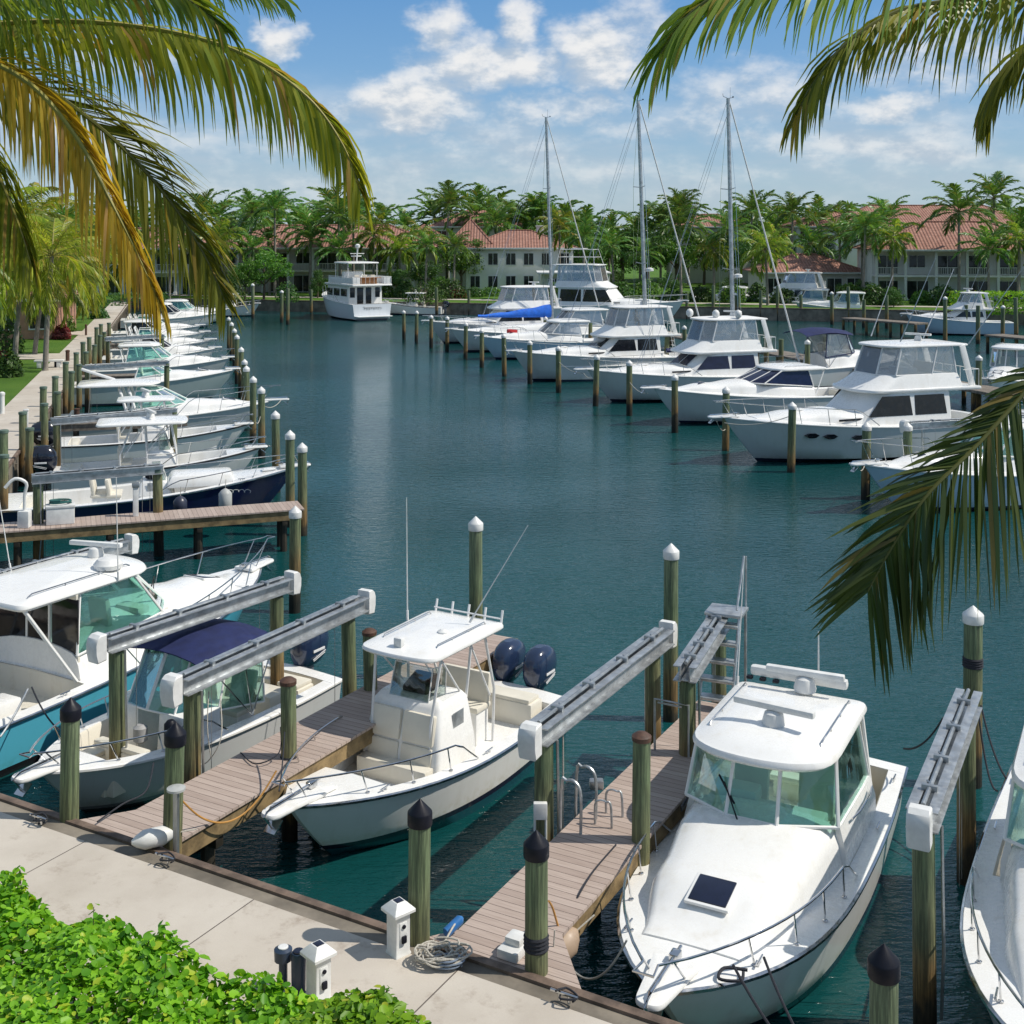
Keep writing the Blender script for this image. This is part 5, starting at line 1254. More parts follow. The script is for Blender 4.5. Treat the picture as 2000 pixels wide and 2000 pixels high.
# far basin
GF = 'boats in the far basin'
for (nm, lb, px, py, ax, Lt, kind) in (
        ('flybridge_boat', 'far white flybridge boat moored left of the third mast forestay', 1415, 608, (.93, -.28), 15.5, 'sf'),
        ('fishing_boat', 'far white fishing boat with raised tower beside the pavilion', 1492, 612, (.95, -.30), 11.5, 'ex'),
        ('ice_blue_boat', 'pale blue-hulled cabin boat alone off the far dock', 1560, 621, (.96, -.27), 11.0, 'ex'),
        ('white_trawler_boat', 'light blue-hulled boat with outriggers near the right dock', 1775, 652, (.96, -.1), 10.5, 'sf2'),
        ('low_boat', 'low white boat tucked between the far flybridge boats', 1345, 606, (.95, -.25), 11.0, 'ex2'),
        ('skiff_boat', 'white skiff with T-top in front of the far left lawn', 524, 618, (-.97, .1), 7.6, 'cc'),
        ('centre_console_boat', 'white console boat with boxy top right of the trawler yacht', 757, 614, (.98, -.15), 7.8, 'cc')):
    p = P(px, py, 0); r = boat(nm, lb, GF, (p.x-.8, p.y), ax, Lt)
    if kind == 'sf': sportfish(r, Lt-.5, 4.6, HICE, 2.2, 1.5, 1.7, (.24, .58), 1.5, (.20, .50), outr=False, rail=.5, tower=False)
    elif kind == 'sf2': sportfish(r, Lt-.5, 3.6, HICE, 2.0, 1.3, 1.6, (.26, .58), 1.1, (.28, .50), outr=True, rail=.5, fz=.9)
    elif kind == 'cc': console_boat(r, Lt-.3, 2.6, HW, 1.6, 1.0, 1, ENGBLACK, True, 1.05, 1, .2, 1.2)
    else: express_boat(r, Lt-.4, 3.4, HICE, 1.9, 1.25, 1.5, .4, (.30, .60), (.6, 1.0), .78, (.6, .2), detail=1, rake_w=.7, rail=.6, panes=2, glass=DARKGLASS if kind == 'ex2' else CLEARGLASS)

# trawler yacht, stern towards us
sc_ = P(727, 626, 0); ax = V((-.52, .855, 0)).normalized()
r = boat('trawler_yacht', 'white double-deck trawler yacht showing its stern below the left villa', GF, (sc_.x+ax.x*13.5, sc_.y+ax.y*13.5), -ax, 13.5)
h = Hull(13.2, 5.2, 2.9, 1.9, rake=1.6, stern=.94, tm=.4, full=2.6, flare=.45, draft=.6); h.build(hullmat('hull_trawler', (.66, .70, .74), (.015, .02, .05), boot=.12), r, rail=WHITE)
h.deck(WHITE, r, .02, .22, .3, 1.3); bow_rail(r, h, .30, .8, .1, 6, tip=.2, r=.025)
rows = []
for (z0, xa, xb, wy) in ((1.7, 1.9, 9.4, 2.15), (4.0, 1.9, 9.0, 2.1)): rows.append([(p[0], p[1], z0) for p in rpoly([(xa, -wy), (xb-.8, -wy), (xb, -wy*.5), (xb, wy*.5), (xb-.8, wy), (xa, wy)], [.05, .3, .3, .3, .3, .05])])
m_ = MB(); m_.grid(rows, True); m_.fan(rows[-1]); m_.fan(rows[0]); hs = m_.build('saloon', WHITE, r, sharp=30)
for (y0, y1) in ((1.35, 1.95), (.28, 1.05), (-.75, -.05), (-1.85, -1.25)):
    g = MB(); zb_ = 1.75 if abs(y0) < 1.3 else 2.6; g.box((1.885, (y0+y1)/2, (zb_+3.75)/2), (.04, y1-y0, 3.75-zb_), .01); g.build('aft_door' if zb_ < 2 else 'window', DARKGLASS, hs)
for s_ in (1, -1):
    for (x0, x1) in ((2.4, 4.1), (4.5, 6.2), (6.6, 8.2)):
        g = MB(); g.box(((x0+x1)/2, s_*2.135, 3.15), (x1-x0, .05, .85), .01); g.build('side_window', DARKGLASS, hs)
m_ = MB(); m_.slab(rpoly([(-.1, -2.55), (8.6, -2.45), (9.6, 0), (8.6, 2.45), (-.1, 2.55)], [.2, .5, .8, .5, .2]), 4.0, .18, .03, .04); m_.build('upper_deck', WHITE, r)
rl = MB(); za = 4.18; pts = [V((7.5, -2.3, za+.85)), V((0.05, -2.45, za+.85)), V((.05, 2.45, za+.85)), V((7.5, 2.3, za+.85))]
rl.tube(pts, .03, 6)
for i in range(3):
    for q in range(9): p = pts[i].lerp(pts[i+1], q/9); rl.tube([p, V((p.x, p.y, za))], .02, 5)
rl.build('deck_rail', ALUWHITE, r)
pn = MB(); 
for s_ in (1, -1): pn.box((3.6, s_*2.38, za+.4), (7.2, .03, .7), .005)
for (y0, y1) in ((-2.4, -1.5), (1.5, 2.4)): pn.box((.07, (y0+y1)/2, za+.42), (.03, y1-y0, .74), .005)
pn.build('rail_cloth', WHITECANVAS, r)
tb = MB(); tb.box((1.2, 0, za+.75), (1.1, 2.9, .08), .02); tb.box((1.2, 0, za+.38), (.3, 2.2, .7), .02); tb.build('deck_table', TEAK, r)
for yy in (-1.0, 0.0, 1.0): seat(r, 2.3, yy, za, .5, .6, .55, 1, TEAK, .4, 'deck_chair')
cn = MB(); cn.box((5.6, 0, za+.7), (.9, 2.4, 1.3), .12); cn.build('helm_console', WHITE, r)
roof(r, rpoly([(2.4, -2.05), (6.6, -2.0), (7.3, 0), (6.6, 2.0), (2.4, 2.05)], .3), za+2.35, .14, .1)
pl = MB()
for s_ in (1, -1):
    for xx in (2.7, 6.3): pl.tube([(xx, s_*1.85, za), (xx, s_*1.85, za+2.4)], .045, 7)
pl.build('roof_post', ALUWHITE, r)
mm = MB(); mm.tube([(4.4, 0, za+2.5), (4.1, 0, za+4.2)], .09, 8); mm.tube([(4.2, -.9, za+3.5), (4.2, .9, za+3.5)], .04, 6); mm.lathe([(.1, 0), (.28, .05), (.30, .3), (.1, .45)], (4.1, 0, za+4.2), 12); mm.box((4.5, 0, za+3.2), (.14, 1.3, .12), .03); mm.build('mast', PLASTW, r)
sw = MB(); sw.slab(rpoly([(-.9, -2.2), (.05, -2.3), (.05, 2.3), (-.9, 2.2)], .15), .45, .10, 0, .03); sw.build('swim_platform', WHITE, r)
scrawl(r, 'transom_name', GREYVINYL, 2.2, .42, Matrix.Translation((-.04, 0, 1.45)) @ Matrix.Rotation(-pi/2, 4, 'Z') @ Matrix.Rotation(pi/2, 4, 'X'))
# ------------------------------------------------------------------ palms
def frond_mb(mb, st, pts, n=40, Lmax=.9, wd=.03, grav=.8, spread0=38, spread1=72, lift=.25, seed=0, r0=.03, prof=None, segs=3, s0=.10, jit=.15, twoside=True, nsm=8, upv=(0, 0, 1), brk=.05, asym=(1, 1), profu=None):
    """leaflets of one palm frond into mb, its stalk into st"""
    rnd = random.Random(seed); c = spline(pts, nsm); m_ = len(c)-1
    if st is not None: st.tube(c, (r0, r0*.22), 6)
    lens = [0.0]
    for i in range(m_): lens.append(lens[-1]+(c[i+1]-c[i]).length)
    tot = lens[-1]; gz = V((0, 0, -1))
    for i in range(n):
        s = s0+(1-s0)*(i+.5)/n; d = s*tot; j = 0
        while j < m_-1 and lens[j+1] < d: j += 1
        t = (d-lens[j])/max(1e-6, lens[j+1]-lens[j]); p = c[j].lerp(c[j+1], t)
        T = (c[min(j+2, m_)]-c[max(j-1, 0)]).normalized()
        side = T.cross(V(upv))
        if side.length < .05: side = V((1, 0, 0))
        side.normalize(); nrm = side.cross(T).normalized()
        pl = (min(1, .45+s*1.9)*(1-.62*max(0, (s-.55)/.45)**1.5)) if prof is None else prof(s)
        ang = radians(90-(spread0+(spread1-spread0)*s))
        for sg in ((1, -1) if twoside else (1,)):
            L = Lmax*pl*rnd.uniform(1-jit, 1+jit*.5)*asym[0 if sg > 0 else 1]*(profu(s) if profu and sg > 0 else 1)
            if rnd.random() < brk: L *= rnd.uniform(.3, .7)
            a2 = ang+rnd.gauss(0, .07)
            d0 = (side*sg*sin(a2)+T*cos(a2)+nrm*(lift+rnd.gauss(0, .06))).normalized()
            g = min(1.6, max(.0, grav+rnd.gauss(0, .10)))
            w0 = wd*rnd.uniform(.8, 1.15); pos = p.copy(); prev = []
            wv0 = T*.9+nrm*rnd.gauss(.25, .25)
            for k_ in range(segs+1):
                u = k_/segs; gu = min(.96, g*(.30+.70*u)); dk = (d0*(1-gu)+gz*gu).normalized()
                wv = wv0-dk*wv0.dot(dk)
                if wv.length < .02: wv = nrm
                wv.normalize(); ww = w0*(.55, 1, .8, .06)[k_] if segs == 3 else w0*((.6, 1, .05)[k_] if segs == 2 else (.55, 1, .95, .65, .05)[k_])
                prev.append((pos-wv*ww*.5, pos+wv*ww*.5)); pos = pos+dk*(L/segs)
            o = len(mb.v)
            for a, b_ in prev: mb.v += [tuple(a), tuple(b_)]
            for k_ in range(segs): mb.f.append((o+2*k_, o+2*k_+1, o+2*k_+3, o+2*k_+2))

def trunk_mb(pts, r0, r1, n=10, rings=True):
    m_ = MB(); c = spline(pts, 6); rr = []
    for i in range(len(c)): rr.append(r0+(r1-r0)*i/(len(c)-1)+(.35*r0 if i == 0 else 0))
    rows = []
    for p, r in zip(c, rr): rows.append([(p.x+r*cos(2*pi*j/n), p.y+r*sin(2*pi*j/n), p.z) for j in range(n)])
    m_.grid(rows, True); m_.fan(rows[-1]); return m_

def crown_mb(nf, L, el0, el1, droop, Lmax, wd, n, grav, seed, lift=.2, segs=2, stemr=.035):
    rnd = random.Random(seed); mb = MB(); st = MB()
    for i in range(nf):
        az = 2*pi*(i*.381966+rnd.uniform(-.03, .03)); u = (i+.5)/nf
        el = radians(el0+(el1-el0)*u+rnd.uniform(-7, 7)); ln = L*rnd.uniform(.85, 1.1)*(1 if u > .12 else .8)
        pts = []; p = V((0, 0, 0)); h_ = V((cos(az), sin(az), 0)); e = el
        for k_ in range(6):
            pts.append(p.copy()); p = p+(h_*cos(e)+V((0, 0, sin(e))))*(ln/5); e -= droop*rnd.uniform(.8, 1.2)*(.4+.25*k_)
        frond_mb(mb, st, pts, n, Lmax, wd, grav, 40, 70, lift, seed*97+i, stemr, segs=segs, nsm=3, s0=.12)
    return mb, st

GP = 'palms along the basin'
CROWNS = {}
def crown_proto(kind, i):
    key = (kind, i)
    if key not in CROWNS:
        if kind == 'royal': mb, st = crown_mb(17, 3.7, -25, 80, .30, 1.05, .12, 30, .60, 11+i, .25)
        elif kind == 'royal_far': mb, st = crown_mb(17, 3.9, -30, 80, .30, 1.15, .19, 19, .55, 31+i, .25)
        elif kind == 'coco': mb, st = crown_mb(21, 4.3, -50, 75, .36, 1.15, .085, 40, .85, 51+i, .10)
        else: mb, st = crown_mb(18, 3.7, -50, 75, .38, 1.1, .15, 24, .8, 71+i, .10)
        CROWNS[key] = (mb, st)
    return CROWNS[key]
PROTO = {}
def palm(kind, base, top, label, crown_i=0, scale=1.0, rz=0.0, leaf=None, group=GP, tr=.17):
    b_ = V(base); t_ = V(top); leaf = leaf or LEAF_ROYAL
    r = thing('palm_tree', label, 'palm tree', b_, 0, group)
    d = t_-b_; mid = d*.5; mid.x *= .75; mid.y *= .75
    royal = kind.startswith('royal')
    trunk_mb([(0, 0, -.3), tuple(mid), tuple(d)], tr, tr*.62, 9).build('trunk', TRUNKG, r)
    key = (kind, crown_i, leaf.name)
    if key not in PROTO:
        mb, st = crown_proto(kind, crown_i); c = mb.build('crown', leaf, None, sharp=0, recalc=False); s_ = st.build('frond_stalk', RACHIS if leaf in (LEAF_YEL, LEAF_GOLD) else RACHISD, c); PROTO[key] = c
    else:
        src = PROTO[key]; c = src.copy(); COL.objects.link(c)
        for ch in src.children: e = ch.copy(); COL.objects.link(e); e.parent = c
    c.parent = r; c.location = d+V((0, 0, .5*scale if royal else 0)); c.rotation_euler = (0, 0, rz); c.scale = (scale,)*3
    if royal:
        cs = MB(); cs.lathe([(tr*.66, 0), (tr*.95, .25), (tr*.8, .8), (tr*.4, 1.3)], tuple(d-V((0, 0, .55))), 9); cs.build('crownshaft', SHAFTG, r)
    return r

# ---- close fronds: the palm whose fronds hang in at the upper left, and the one at the right
def close_palm(label, base, top, fronds):
    r = thing('palm_tree', label, 'palm tree', base, 0, 'palms near the camera'); b_ = V(base)
    d = V(top)-b_; trunk_mb([(0, 0, -.2), tuple(d*.5+V((.2 if d.x > 0 else -.2, 0, 0))), tuple(d)], .20, .13, 14).build('trunk', TRUNKG, r)
    for i, fr in enumerate(fronds):
        mb = MB(); st = MB(); pts = [V(p)-b_ for p in fr['pts']]
        kw = {k_: v_ for k_, v_ in fr.items() if k_ not in ('pts', 'mat')}
        frond_mb(mb, st, pts, seed=200+i+int(abs(base[0])*10), segs=4, **kw)
        o = mb.build('frond', fr['mat'], r, sharp=0, recalc=False); st.build('frond_stalk', RACHIS if fr['mat'] in (LEAF_YEL, LEAF_GOLD) else RACHISD, o)
    return r
def qp(lst): return [Q(*p) for p in lst]
hub = Q(-210, 70, 11.6)
LF = [
 dict(pts=[hub]+qp([(-60, 52, 11.5), (140, 42, 11.4), (330, 62, 11.3), (480, 108, 11.2), (600, 190, 11.1), (670, 285, 11.1), (702, 372, 11.1)]), mat=LEAF_YEL, n=150, Lmax=1.12, wd=.036, grav=.98, lift=.10, r0=.034, s0=.10, spread0=30, spread1=66, upv=(0, -.55, .83)),
 dict(pts=[hub]+qp([(-90, 20, 11.2), (60, -20, 11.0), (230, -40, 10.8), (350, -10, 10.6), (430, 50, 10.5)]), mat=LEAF_MID, n=90, Lmax=.95, wd=.034, grav=.75, lift=.25, r0=.03, upv=(0, -.6, .8)),
 dict(pts=[hub]+qp([(-60, 105, 11.0), (60, 165, 10.8), (150, 270, 10.7), (215, 390, 10.6), (270, 500, 10.6), (310, 590, 10.6)]), mat=LEAF_GOLD, n=120, Lmax=.98, wd=.033, grav=1.05, lift=.15, r0=.032, upv=(0, -.5, .85)),
 dict(pts=[hub]+qp([(-60, 95, 12.2), (80, 165, 12.3), (220, 270, 12.4), (330, 390, 12.5), (400, 500, 12.6), (440, 590, 12.6)]), mat=LEAF_OLIVE, n=130, Lmax=1.08, wd=.036, grav=.66, lift=.10, r0=.034, spread0=36, spread1=66, upv=(0, -.9, .45)),
 dict(pts=[hub]+qp([(-120, 20, 13.0), (20, 10, 13.2), (200, -20, 13.4), (400, -50, 13.6), (540, -10, 13.8)]), mat=LEAF_MID, n=84, Lmax=1.1, wd=.036, grav=.85, lift=.2, upv=(0, -.5, .85)),
 dict(pts=[hub]+qp([(-110, 190, 11.8), (-30, 290, 11.7), (30, 420, 11.7), (62, 520, 11.7)]), mat=LEAF_YEL, n=80, Lmax=.95, wd=.032, grav=1.1, lift=.1, upv=(0, -.5, .85)),
 dict(pts=[hub]+qp([(-150, 0, 11.0), (-40, -60, 10.4), (120, -130, 10.0), (300, -160, 9.6)]), mat=LEAF_MID, n=84, Lmax=1.1, wd=.034, grav=.95, lift=.1, upv=(0, -.5, .85)),
 dict(pts=[hub, hub+V((-1.2, .3, .9)), hub+V((-2.4, .6, 1.0)), hub+V((-3.6, .9, .3))], mat=LEAF_MID, n=60, Lmax=1.0, wd=.036, grav=.9),
 dict(pts=[hub, hub+V((-.8, 1.2, .8)), hub+V((-1.4, 2.4, .9)), hub+V((-2.0, 3.4, .1))], mat=LEAF_MID, n=60, Lmax=1.0, wd=.036, grav=.9),
]
close_palm('coconut palm whose golden and green fronds hang in at the upper left', (hub.x-.5, hub.y, ZL), (hub.x-.05, hub.y, hub.z), LF)
hubr = Q(2480, -60, 9.6)
RF = [
 dict(pts=[hubr]+qp([(2350, 180, 9.6), (2200, 430, 9.5), (2105, 630, 9.4), (2012, 752, 9.3), (1912, 865, 9.2), (1808, 970, 9.1), (1740, 1072, 9.1), (1695, 1155, 9.1)]), mat=LEAF_DARK, n=170, Lmax=1.0, wd=.042, grav=.40, asym=(1.0, 1.36), profu=lambda s: min(1, max(.22, (s-.50)*2.6)), lift=.03, r0=.034, s0=.12, spread0=24, spread1=56, upv=(.1, -.95, .3), prof=lambda s: min(1, .5+s*1.5)*(1-.42*max(0, (s-.65)/.35)**1.4)),
 dict(pts=[hubr]+qp([(2300, -80, 9.4), (2100, -40, 9.2), (1900, -5, 9.0), (1760, 20, 8.9), (1660, 80, 8.8), (1590, 160, 8.8), (1555, 225, 8.8)]), mat=LEAF_OLIVE, n=105, Lmax=.95, wd=.028, grav=.90, lift=.15, r0=.03, upv=(0, -.5, .85)),
 dict(pts=[hubr]+qp([(2250, -190, 9.0), (2000, -150, 8.6), (1750, -105, 8.2), (1560, -70, 7.9), (1440, -30, 7.8), (1350, 25, 7.8), (1290, 105, 7.8)]), mat=LEAF_MID, n=115, Lmax=1.10, wd=.034, grav=.80, lift=.12, r0=.03, upv=(0, -.6, .8)),
 dict(pts=[hubr]+qp([(2330, -20, 10.2), (2180, 20, 10.4), (2050, 60, 10.6), (1960, 140, 10.7), (1930, 220, 10.8)]), mat=LEAF_OLIVE, n=80, Lmax=1.05, wd=.036, grav=1.0, lift=.2),
 dict(pts=[hubr, hubr+V((1.0, .4, .8)), hubr+V((2.2, .8, .9)), hubr+V((3.4, 1.2, .2))], mat=LEAF_MID, n=60, Lmax=1.0, wd=.036, grav=.9),
]
close_palm('coconut palm whose dark fronds hang in from the right and upper right', (hubr.x+.6, hubr.y-.3, ZL), (hubr.x+.03, hubr.y, hubr.z), RF)

# ---- coconut palms beside the garden walk (left)
left_palms = [(28, 716, 45, 530, 1.0, 0), (67, 692, 92, 545, 1.05, 1), (88, 724, 102, 500, 1.05, 2), (98, 660, 112, 520, 1.35, 0), (112, 645, 126, 500, 1.4, 1), (134, 628, 146, 500, 1.4, 2), (-20, 705, -50, 470, 1.4, 1), (-110, 790, -90, 500, 1.0, 2), (55, 640, 60, 455, 1.5, 1), (178, 612, 190, 470, 1.6, 0), (30, 640, 20, 440, 1.5, 2)]
LPN = ['by the nearest lawn corner, trunk leaning right', 'behind the branch path, trunk leaning right', 'tall, at the edge of the walk with a pale lower trunk', 'behind the flowering shrubs', 'slender, third from the walk junction', 'beside the round hedge at the end of the lawn', 'with a crown cut by the left edge', 'lowest crown at the left edge, golden tips', 'behind the others with a high crown', 'farthest along the walk', 'back of the group by the left edge']
for i, (bx, by, tx, ty, sc, ci) in enumerate(left_palms):
    b_ = P(bx, by, ZL); t_ = Q(tx, ty, b_.y+.3*(i % 3))
    palm('coco', b_, t_, 'coconut palm '+LPN[i], ci, sc, i*1.3, LEAF_YEL if i % 3 != 1 else LEAF_MID, 'coconut palms beside the garden walk', .19)

# ---- palms in front of and behind the far villas
far_p = [(485, 572, 492, 425, 'royal', 1.15), (537, 576, 537, 418, 'royal', 1.05), (605, 572, 607, 455, 'royal', 1.2), (664, 575, 662, 432, 'royal', 1.1), (690, 572, 690, 440, 'royal', 1.1), (745, 565, 742, 470, 'coco2', 1.0), (820, 575, 820, 468, 'coco2', 1.15),
         (870, 560, 876, 405, 'royal', 1.25), (968, 560, 970, 448, 'royal', 1.3), (1000, 556, 1004, 430, 'royal', 1.15), (1056, 555, 1055, 422, 'royal', 1.2), (1108, 556, 1108, 446, 'royal', 1.15), (1290, 556, 1292, 450, 'royal', 1.15), (1325, 556, 1330, 415, 'royal', 1.2),
         (1470, 560, 1468, 420, 'royal', 1.15), (1512, 565, 1512, 480, 'coco2', 1.3), (1585, 572, 1584, 485, 'royal', 1.05), (1640, 575, 1640, 470, 'royal', 1.15), (1684, 580, 1684, 475, 'royal', 1.15), (1717, 585, 1706, 470, 'royal', 1.2), (1738, 578, 1733, 440, 'royal', 1.15), (1785, 580, 1780, 492, 'coco2', 1.15), (1822, 580, 1812, 484, 'coco2', 1.15),
         (1873, 590, 1873, 425, 'royal', 1.3), (1938, 575, 1942, 398, 'royal', 1.3), (1990, 590, 1992, 470, 'royal', 1.3), (430, 580, 425, 470, 'coco2', 1.2), (250, 588, 246, 500, 'coco2', 1.3), (330, 586, 336, 480, 'royal', 1.2), (1545, 570, 1548, 425, 'royal', 1.1)]
for i, (bx, by, tx, ty, kd, sc) in enumerate(far_p):
    D_ = 24; Y = F*(H-1.5)/(by-457.0); t_ = Q(tx, ty, Y); b_ = V(((bx-1000)*Y/F, Y, 1.4))
    nm = 'feathery royal palm' if kd == 'royal' else 'drooping coconut palm'
    palm(kd, b_, t_, f'{nm} before the far villas, {ORD[i] if i < 25 else "number "+str(i+1)} in the scattered row', i % 3, sc*1.12, i*.9, LEAF_ROYAL if kd == 'royal' else LEAF_MID, 'palms before the far villas', .22)
rnd = random.Random(5)
bg = []
skyline = [(395, 378), (425, 385), (500, 390), (540, 392), (585, 398), (625, 382), (650, 372), (700, 392), (745, 392), (790, 402), (850, 385), (880, 372), (930, 378), (965, 372), (1010, 392), (1045, 388), (1090, 395), (1140, 410), (1190, 420), (1250, 418), (1290, 398), (1330, 380), (1345, 395), (1400, 415), (1440, 402), (1475, 388), (1520, 402), (1545, 405), (1600, 396), (1640, 392), (1670, 395), (1720, 412), (1745, 405), (1800, 420), (1890, 405), (1960, 385), (2040, 390), (2120, 400), (330, 390), (270, 400), (200, 395), (130, 400), (60, 400), (-20, 395)]
for i, (px, py) in enumerate(skyline):
    Y = 205+rnd.uniform(0, 28); t_ = Q(px, py+50, Y); b_ = V((t_.x, Y, 1.4))
    palm('royal_far', b_, t_, 'royal palm rising in the dense belt behind the villa roofs', i % 3, rnd.uniform(1.35, 1.75), rnd.uniform(0, 6), LEAF_ROYAL, 'royal palms in the belt behind the villas', .22)

# ------------------------------------------------------------------ broad-leaved trees and bushes
def leaf_ball(mb, c, r, n, ls, rnd, flat=.8):
    for _ in range(n):
        d = V((rnd.gauss(0, 1), rnd.gauss(0, 1), rnd.gauss(0, 1))).normalized(); q = r*rnd.uniform(.55, 1.05)
        p = V(c)+V((d.x*q, d.y*q, d.z*q*flat)); nn = (d+V((rnd.gauss(0, .5), rnd.gauss(0, .5), rnd.gauss(0, .5)+.35))).normalized()
        a = nn.cross(V((rnd.gauss(0, 1), rnd.gauss(0, 1), rnd.gauss(0, 1)))).normalized(); b_ = nn.cross(a); l = ls*rnd.uniform(.7, 1.25); w_ = l*.42
        mb.add([p-a*l*.5, p+b_*w_*.5, p+a*l*.5, p-b_*w_*.5], [(0, 1, 2, 3)])
TREES = {}
def tree_crown(i, ncl=46, per=75, ls=.10):
    if i not in TREES:
        rnd = random.Random(90+i); mb = MB()
        for k_ in range(ncl):
            d = V((rnd.gauss(0, 1), rnd.gauss(0, 1), rnd.gauss(0, 1))).normalized(); q = rnd.uniform(.35, .88)
            c = V((d.x*q, d.y*q, d.z*q*.72+.05)); leaf_ball(mb, c, rnd.uniform(.17, .30), per, ls, rnd)
        TREES[i] = mb
    return TREES[i]
TPROTO = {}
def tree(label, base, height, width, i=0, leaf=None, group='broad-leaved trees behind the basin', name='broadleaf_tree', cat='tree', low=.22):
    leaf = leaf or LEAF_TREE; r = thing(name, label, cat, base, 0, group); rnd = random.Random(int(abs(base[0])*13)+i)
    tm = MB(); tm.tube([(0, 0, -.3), (.1, 0, height*.3), (.0, .1, height*.6)], (.22*height/8, .10*height/8), 8)
    for k_ in range(6):
        a = k_*1.05+rnd.random(); tm.tube([(0.05, 0, height*.28), (cos(a)*width*.17, sin(a)*width*.17, height*.48), (cos(a)*width*.33, sin(a)*width*.33, height*.7)], (.10*height/8, .03*height/8), 6)
    tm.build('trunk', TRUNKB, r)
    key = (i, leaf.name)
    if key not in TPROTO: c = tree_crown(i).build('crown', leaf, None, sharp=0, recalc=False); TPROTO[key] = c
    else: c = TPROTO[key].copy(); COL.objects.link(c)
    c.parent = r; ch = height*(1-low)/2; c.location = (0, 0, height*low+ch); c.scale = (width/2, width/2, ch*1.25); c.rotation_euler = (0, 0, rnd.uniform(0, 6)); return r
def tpx(px, pyb, pyt, wpx, label, i=0, leaf=None, Y=None, **kw):
    Y = Y or F*(H-1.4)/(pyb-457.0); b_ = V(((px-1000)*Y/F, Y, 1.4)); t_ = Q(px, pyt, Y); return tree(label, b_, t_.z-1.4, wpx*Y/F, i, leaf, **kw)
tpx(515, 586, 482, 125, 'round bright green tree on the lawn left of the trawler yacht', 0, LEAF_TREE)
tpx(478, 588, 500, 70, 'small green tree overlapping the round lawn tree', 1, LEAF_TREE)
tpx(900, 573, 455, 105, 'broad dense tree left of the cream villa', 1, LEAF_TREE)
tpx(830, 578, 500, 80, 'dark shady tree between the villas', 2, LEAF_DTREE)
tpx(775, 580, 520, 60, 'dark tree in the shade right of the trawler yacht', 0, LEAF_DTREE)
for i, (px, pt, w_) in enumerate(((1130, 440, 70), (1165, 430, 80), (1215, 425, 95), (1265, 430, 90), (1320, 440, 90), (1375, 440, 95), (1425, 445, 90), (1480, 450, 90), (1545, 460, 70), (1610, 455, 70))):
    tpx(px, 562-(i % 3)*3, pt, w_*1.25, f'mid green tree in the grove right of the cream villa, {ORD[i]} from the villa', i % 3, LEAF_TREE if i % 3 else LEAF_DTREE)
for i, px in enumerate(range(-60, 2200, 44)):
    Y = 222+(i*7 % 23); pt = 402+(i*37 % 34); b_ = V(((px-1000)*Y/F, Y, 1.4)); t_ = Q(px, pt, Y)
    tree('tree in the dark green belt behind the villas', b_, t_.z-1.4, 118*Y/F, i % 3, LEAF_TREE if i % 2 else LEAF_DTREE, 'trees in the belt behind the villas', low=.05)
for i, (px, pb, pt, w_) in enumerate(((1745, 600, 560, 55), (1690, 592, 545, 60), (1650, 590, 548, 50), (620, 582, 520, 40), (1425, 582, 540, 60), (1560, 584, 545, 50), (1200, 574, 520, 60), (1310, 576, 530, 60))):
    tpx(px, pb, pt, w_, f'low dark tree beneath the palms of the far shore, {ORD[i]} listed', i % 3, LEAF_DTREE, low=.02)
rnd = random.Random(77)
n_extra = 0
for px in range(360, 2020, 60):
    if 600 < px < 640 or 925 < px < 1075 or 1540 < px < 1640 or 1775 < px < 1900: continue
    px2 = px+rnd.uniform(-16, 16); ysh = (151-.28*(px2-1000)*155/F)+rnd.uniform(6, 16); Y = ysh; ty = rnd.uniform(440, 505)
    b_ = V(((px2-1000)*Y/F, Y, 1.4)); t_ = Q(px2+rnd.uniform(-5, 5), ty, Y); kd = rnd.choice(('royal', 'royal', 'coco2'))
    palm(kd, b_, t_, ('young royal palm' if kd == 'royal' else 'short arching palm')+f' on the far lawn edge, {ORD[n_extra] if n_extra < 25 else "number "+str(n_extra+1)} of the front rank', n_extra % 3, rnd.uniform(.85, 1.2), rnd.uniform(0, 6), LEAF_ROYAL if kd == 'royal' else LEAF_MID, 'front rank of palms on the far lawn', .19); n_extra += 1
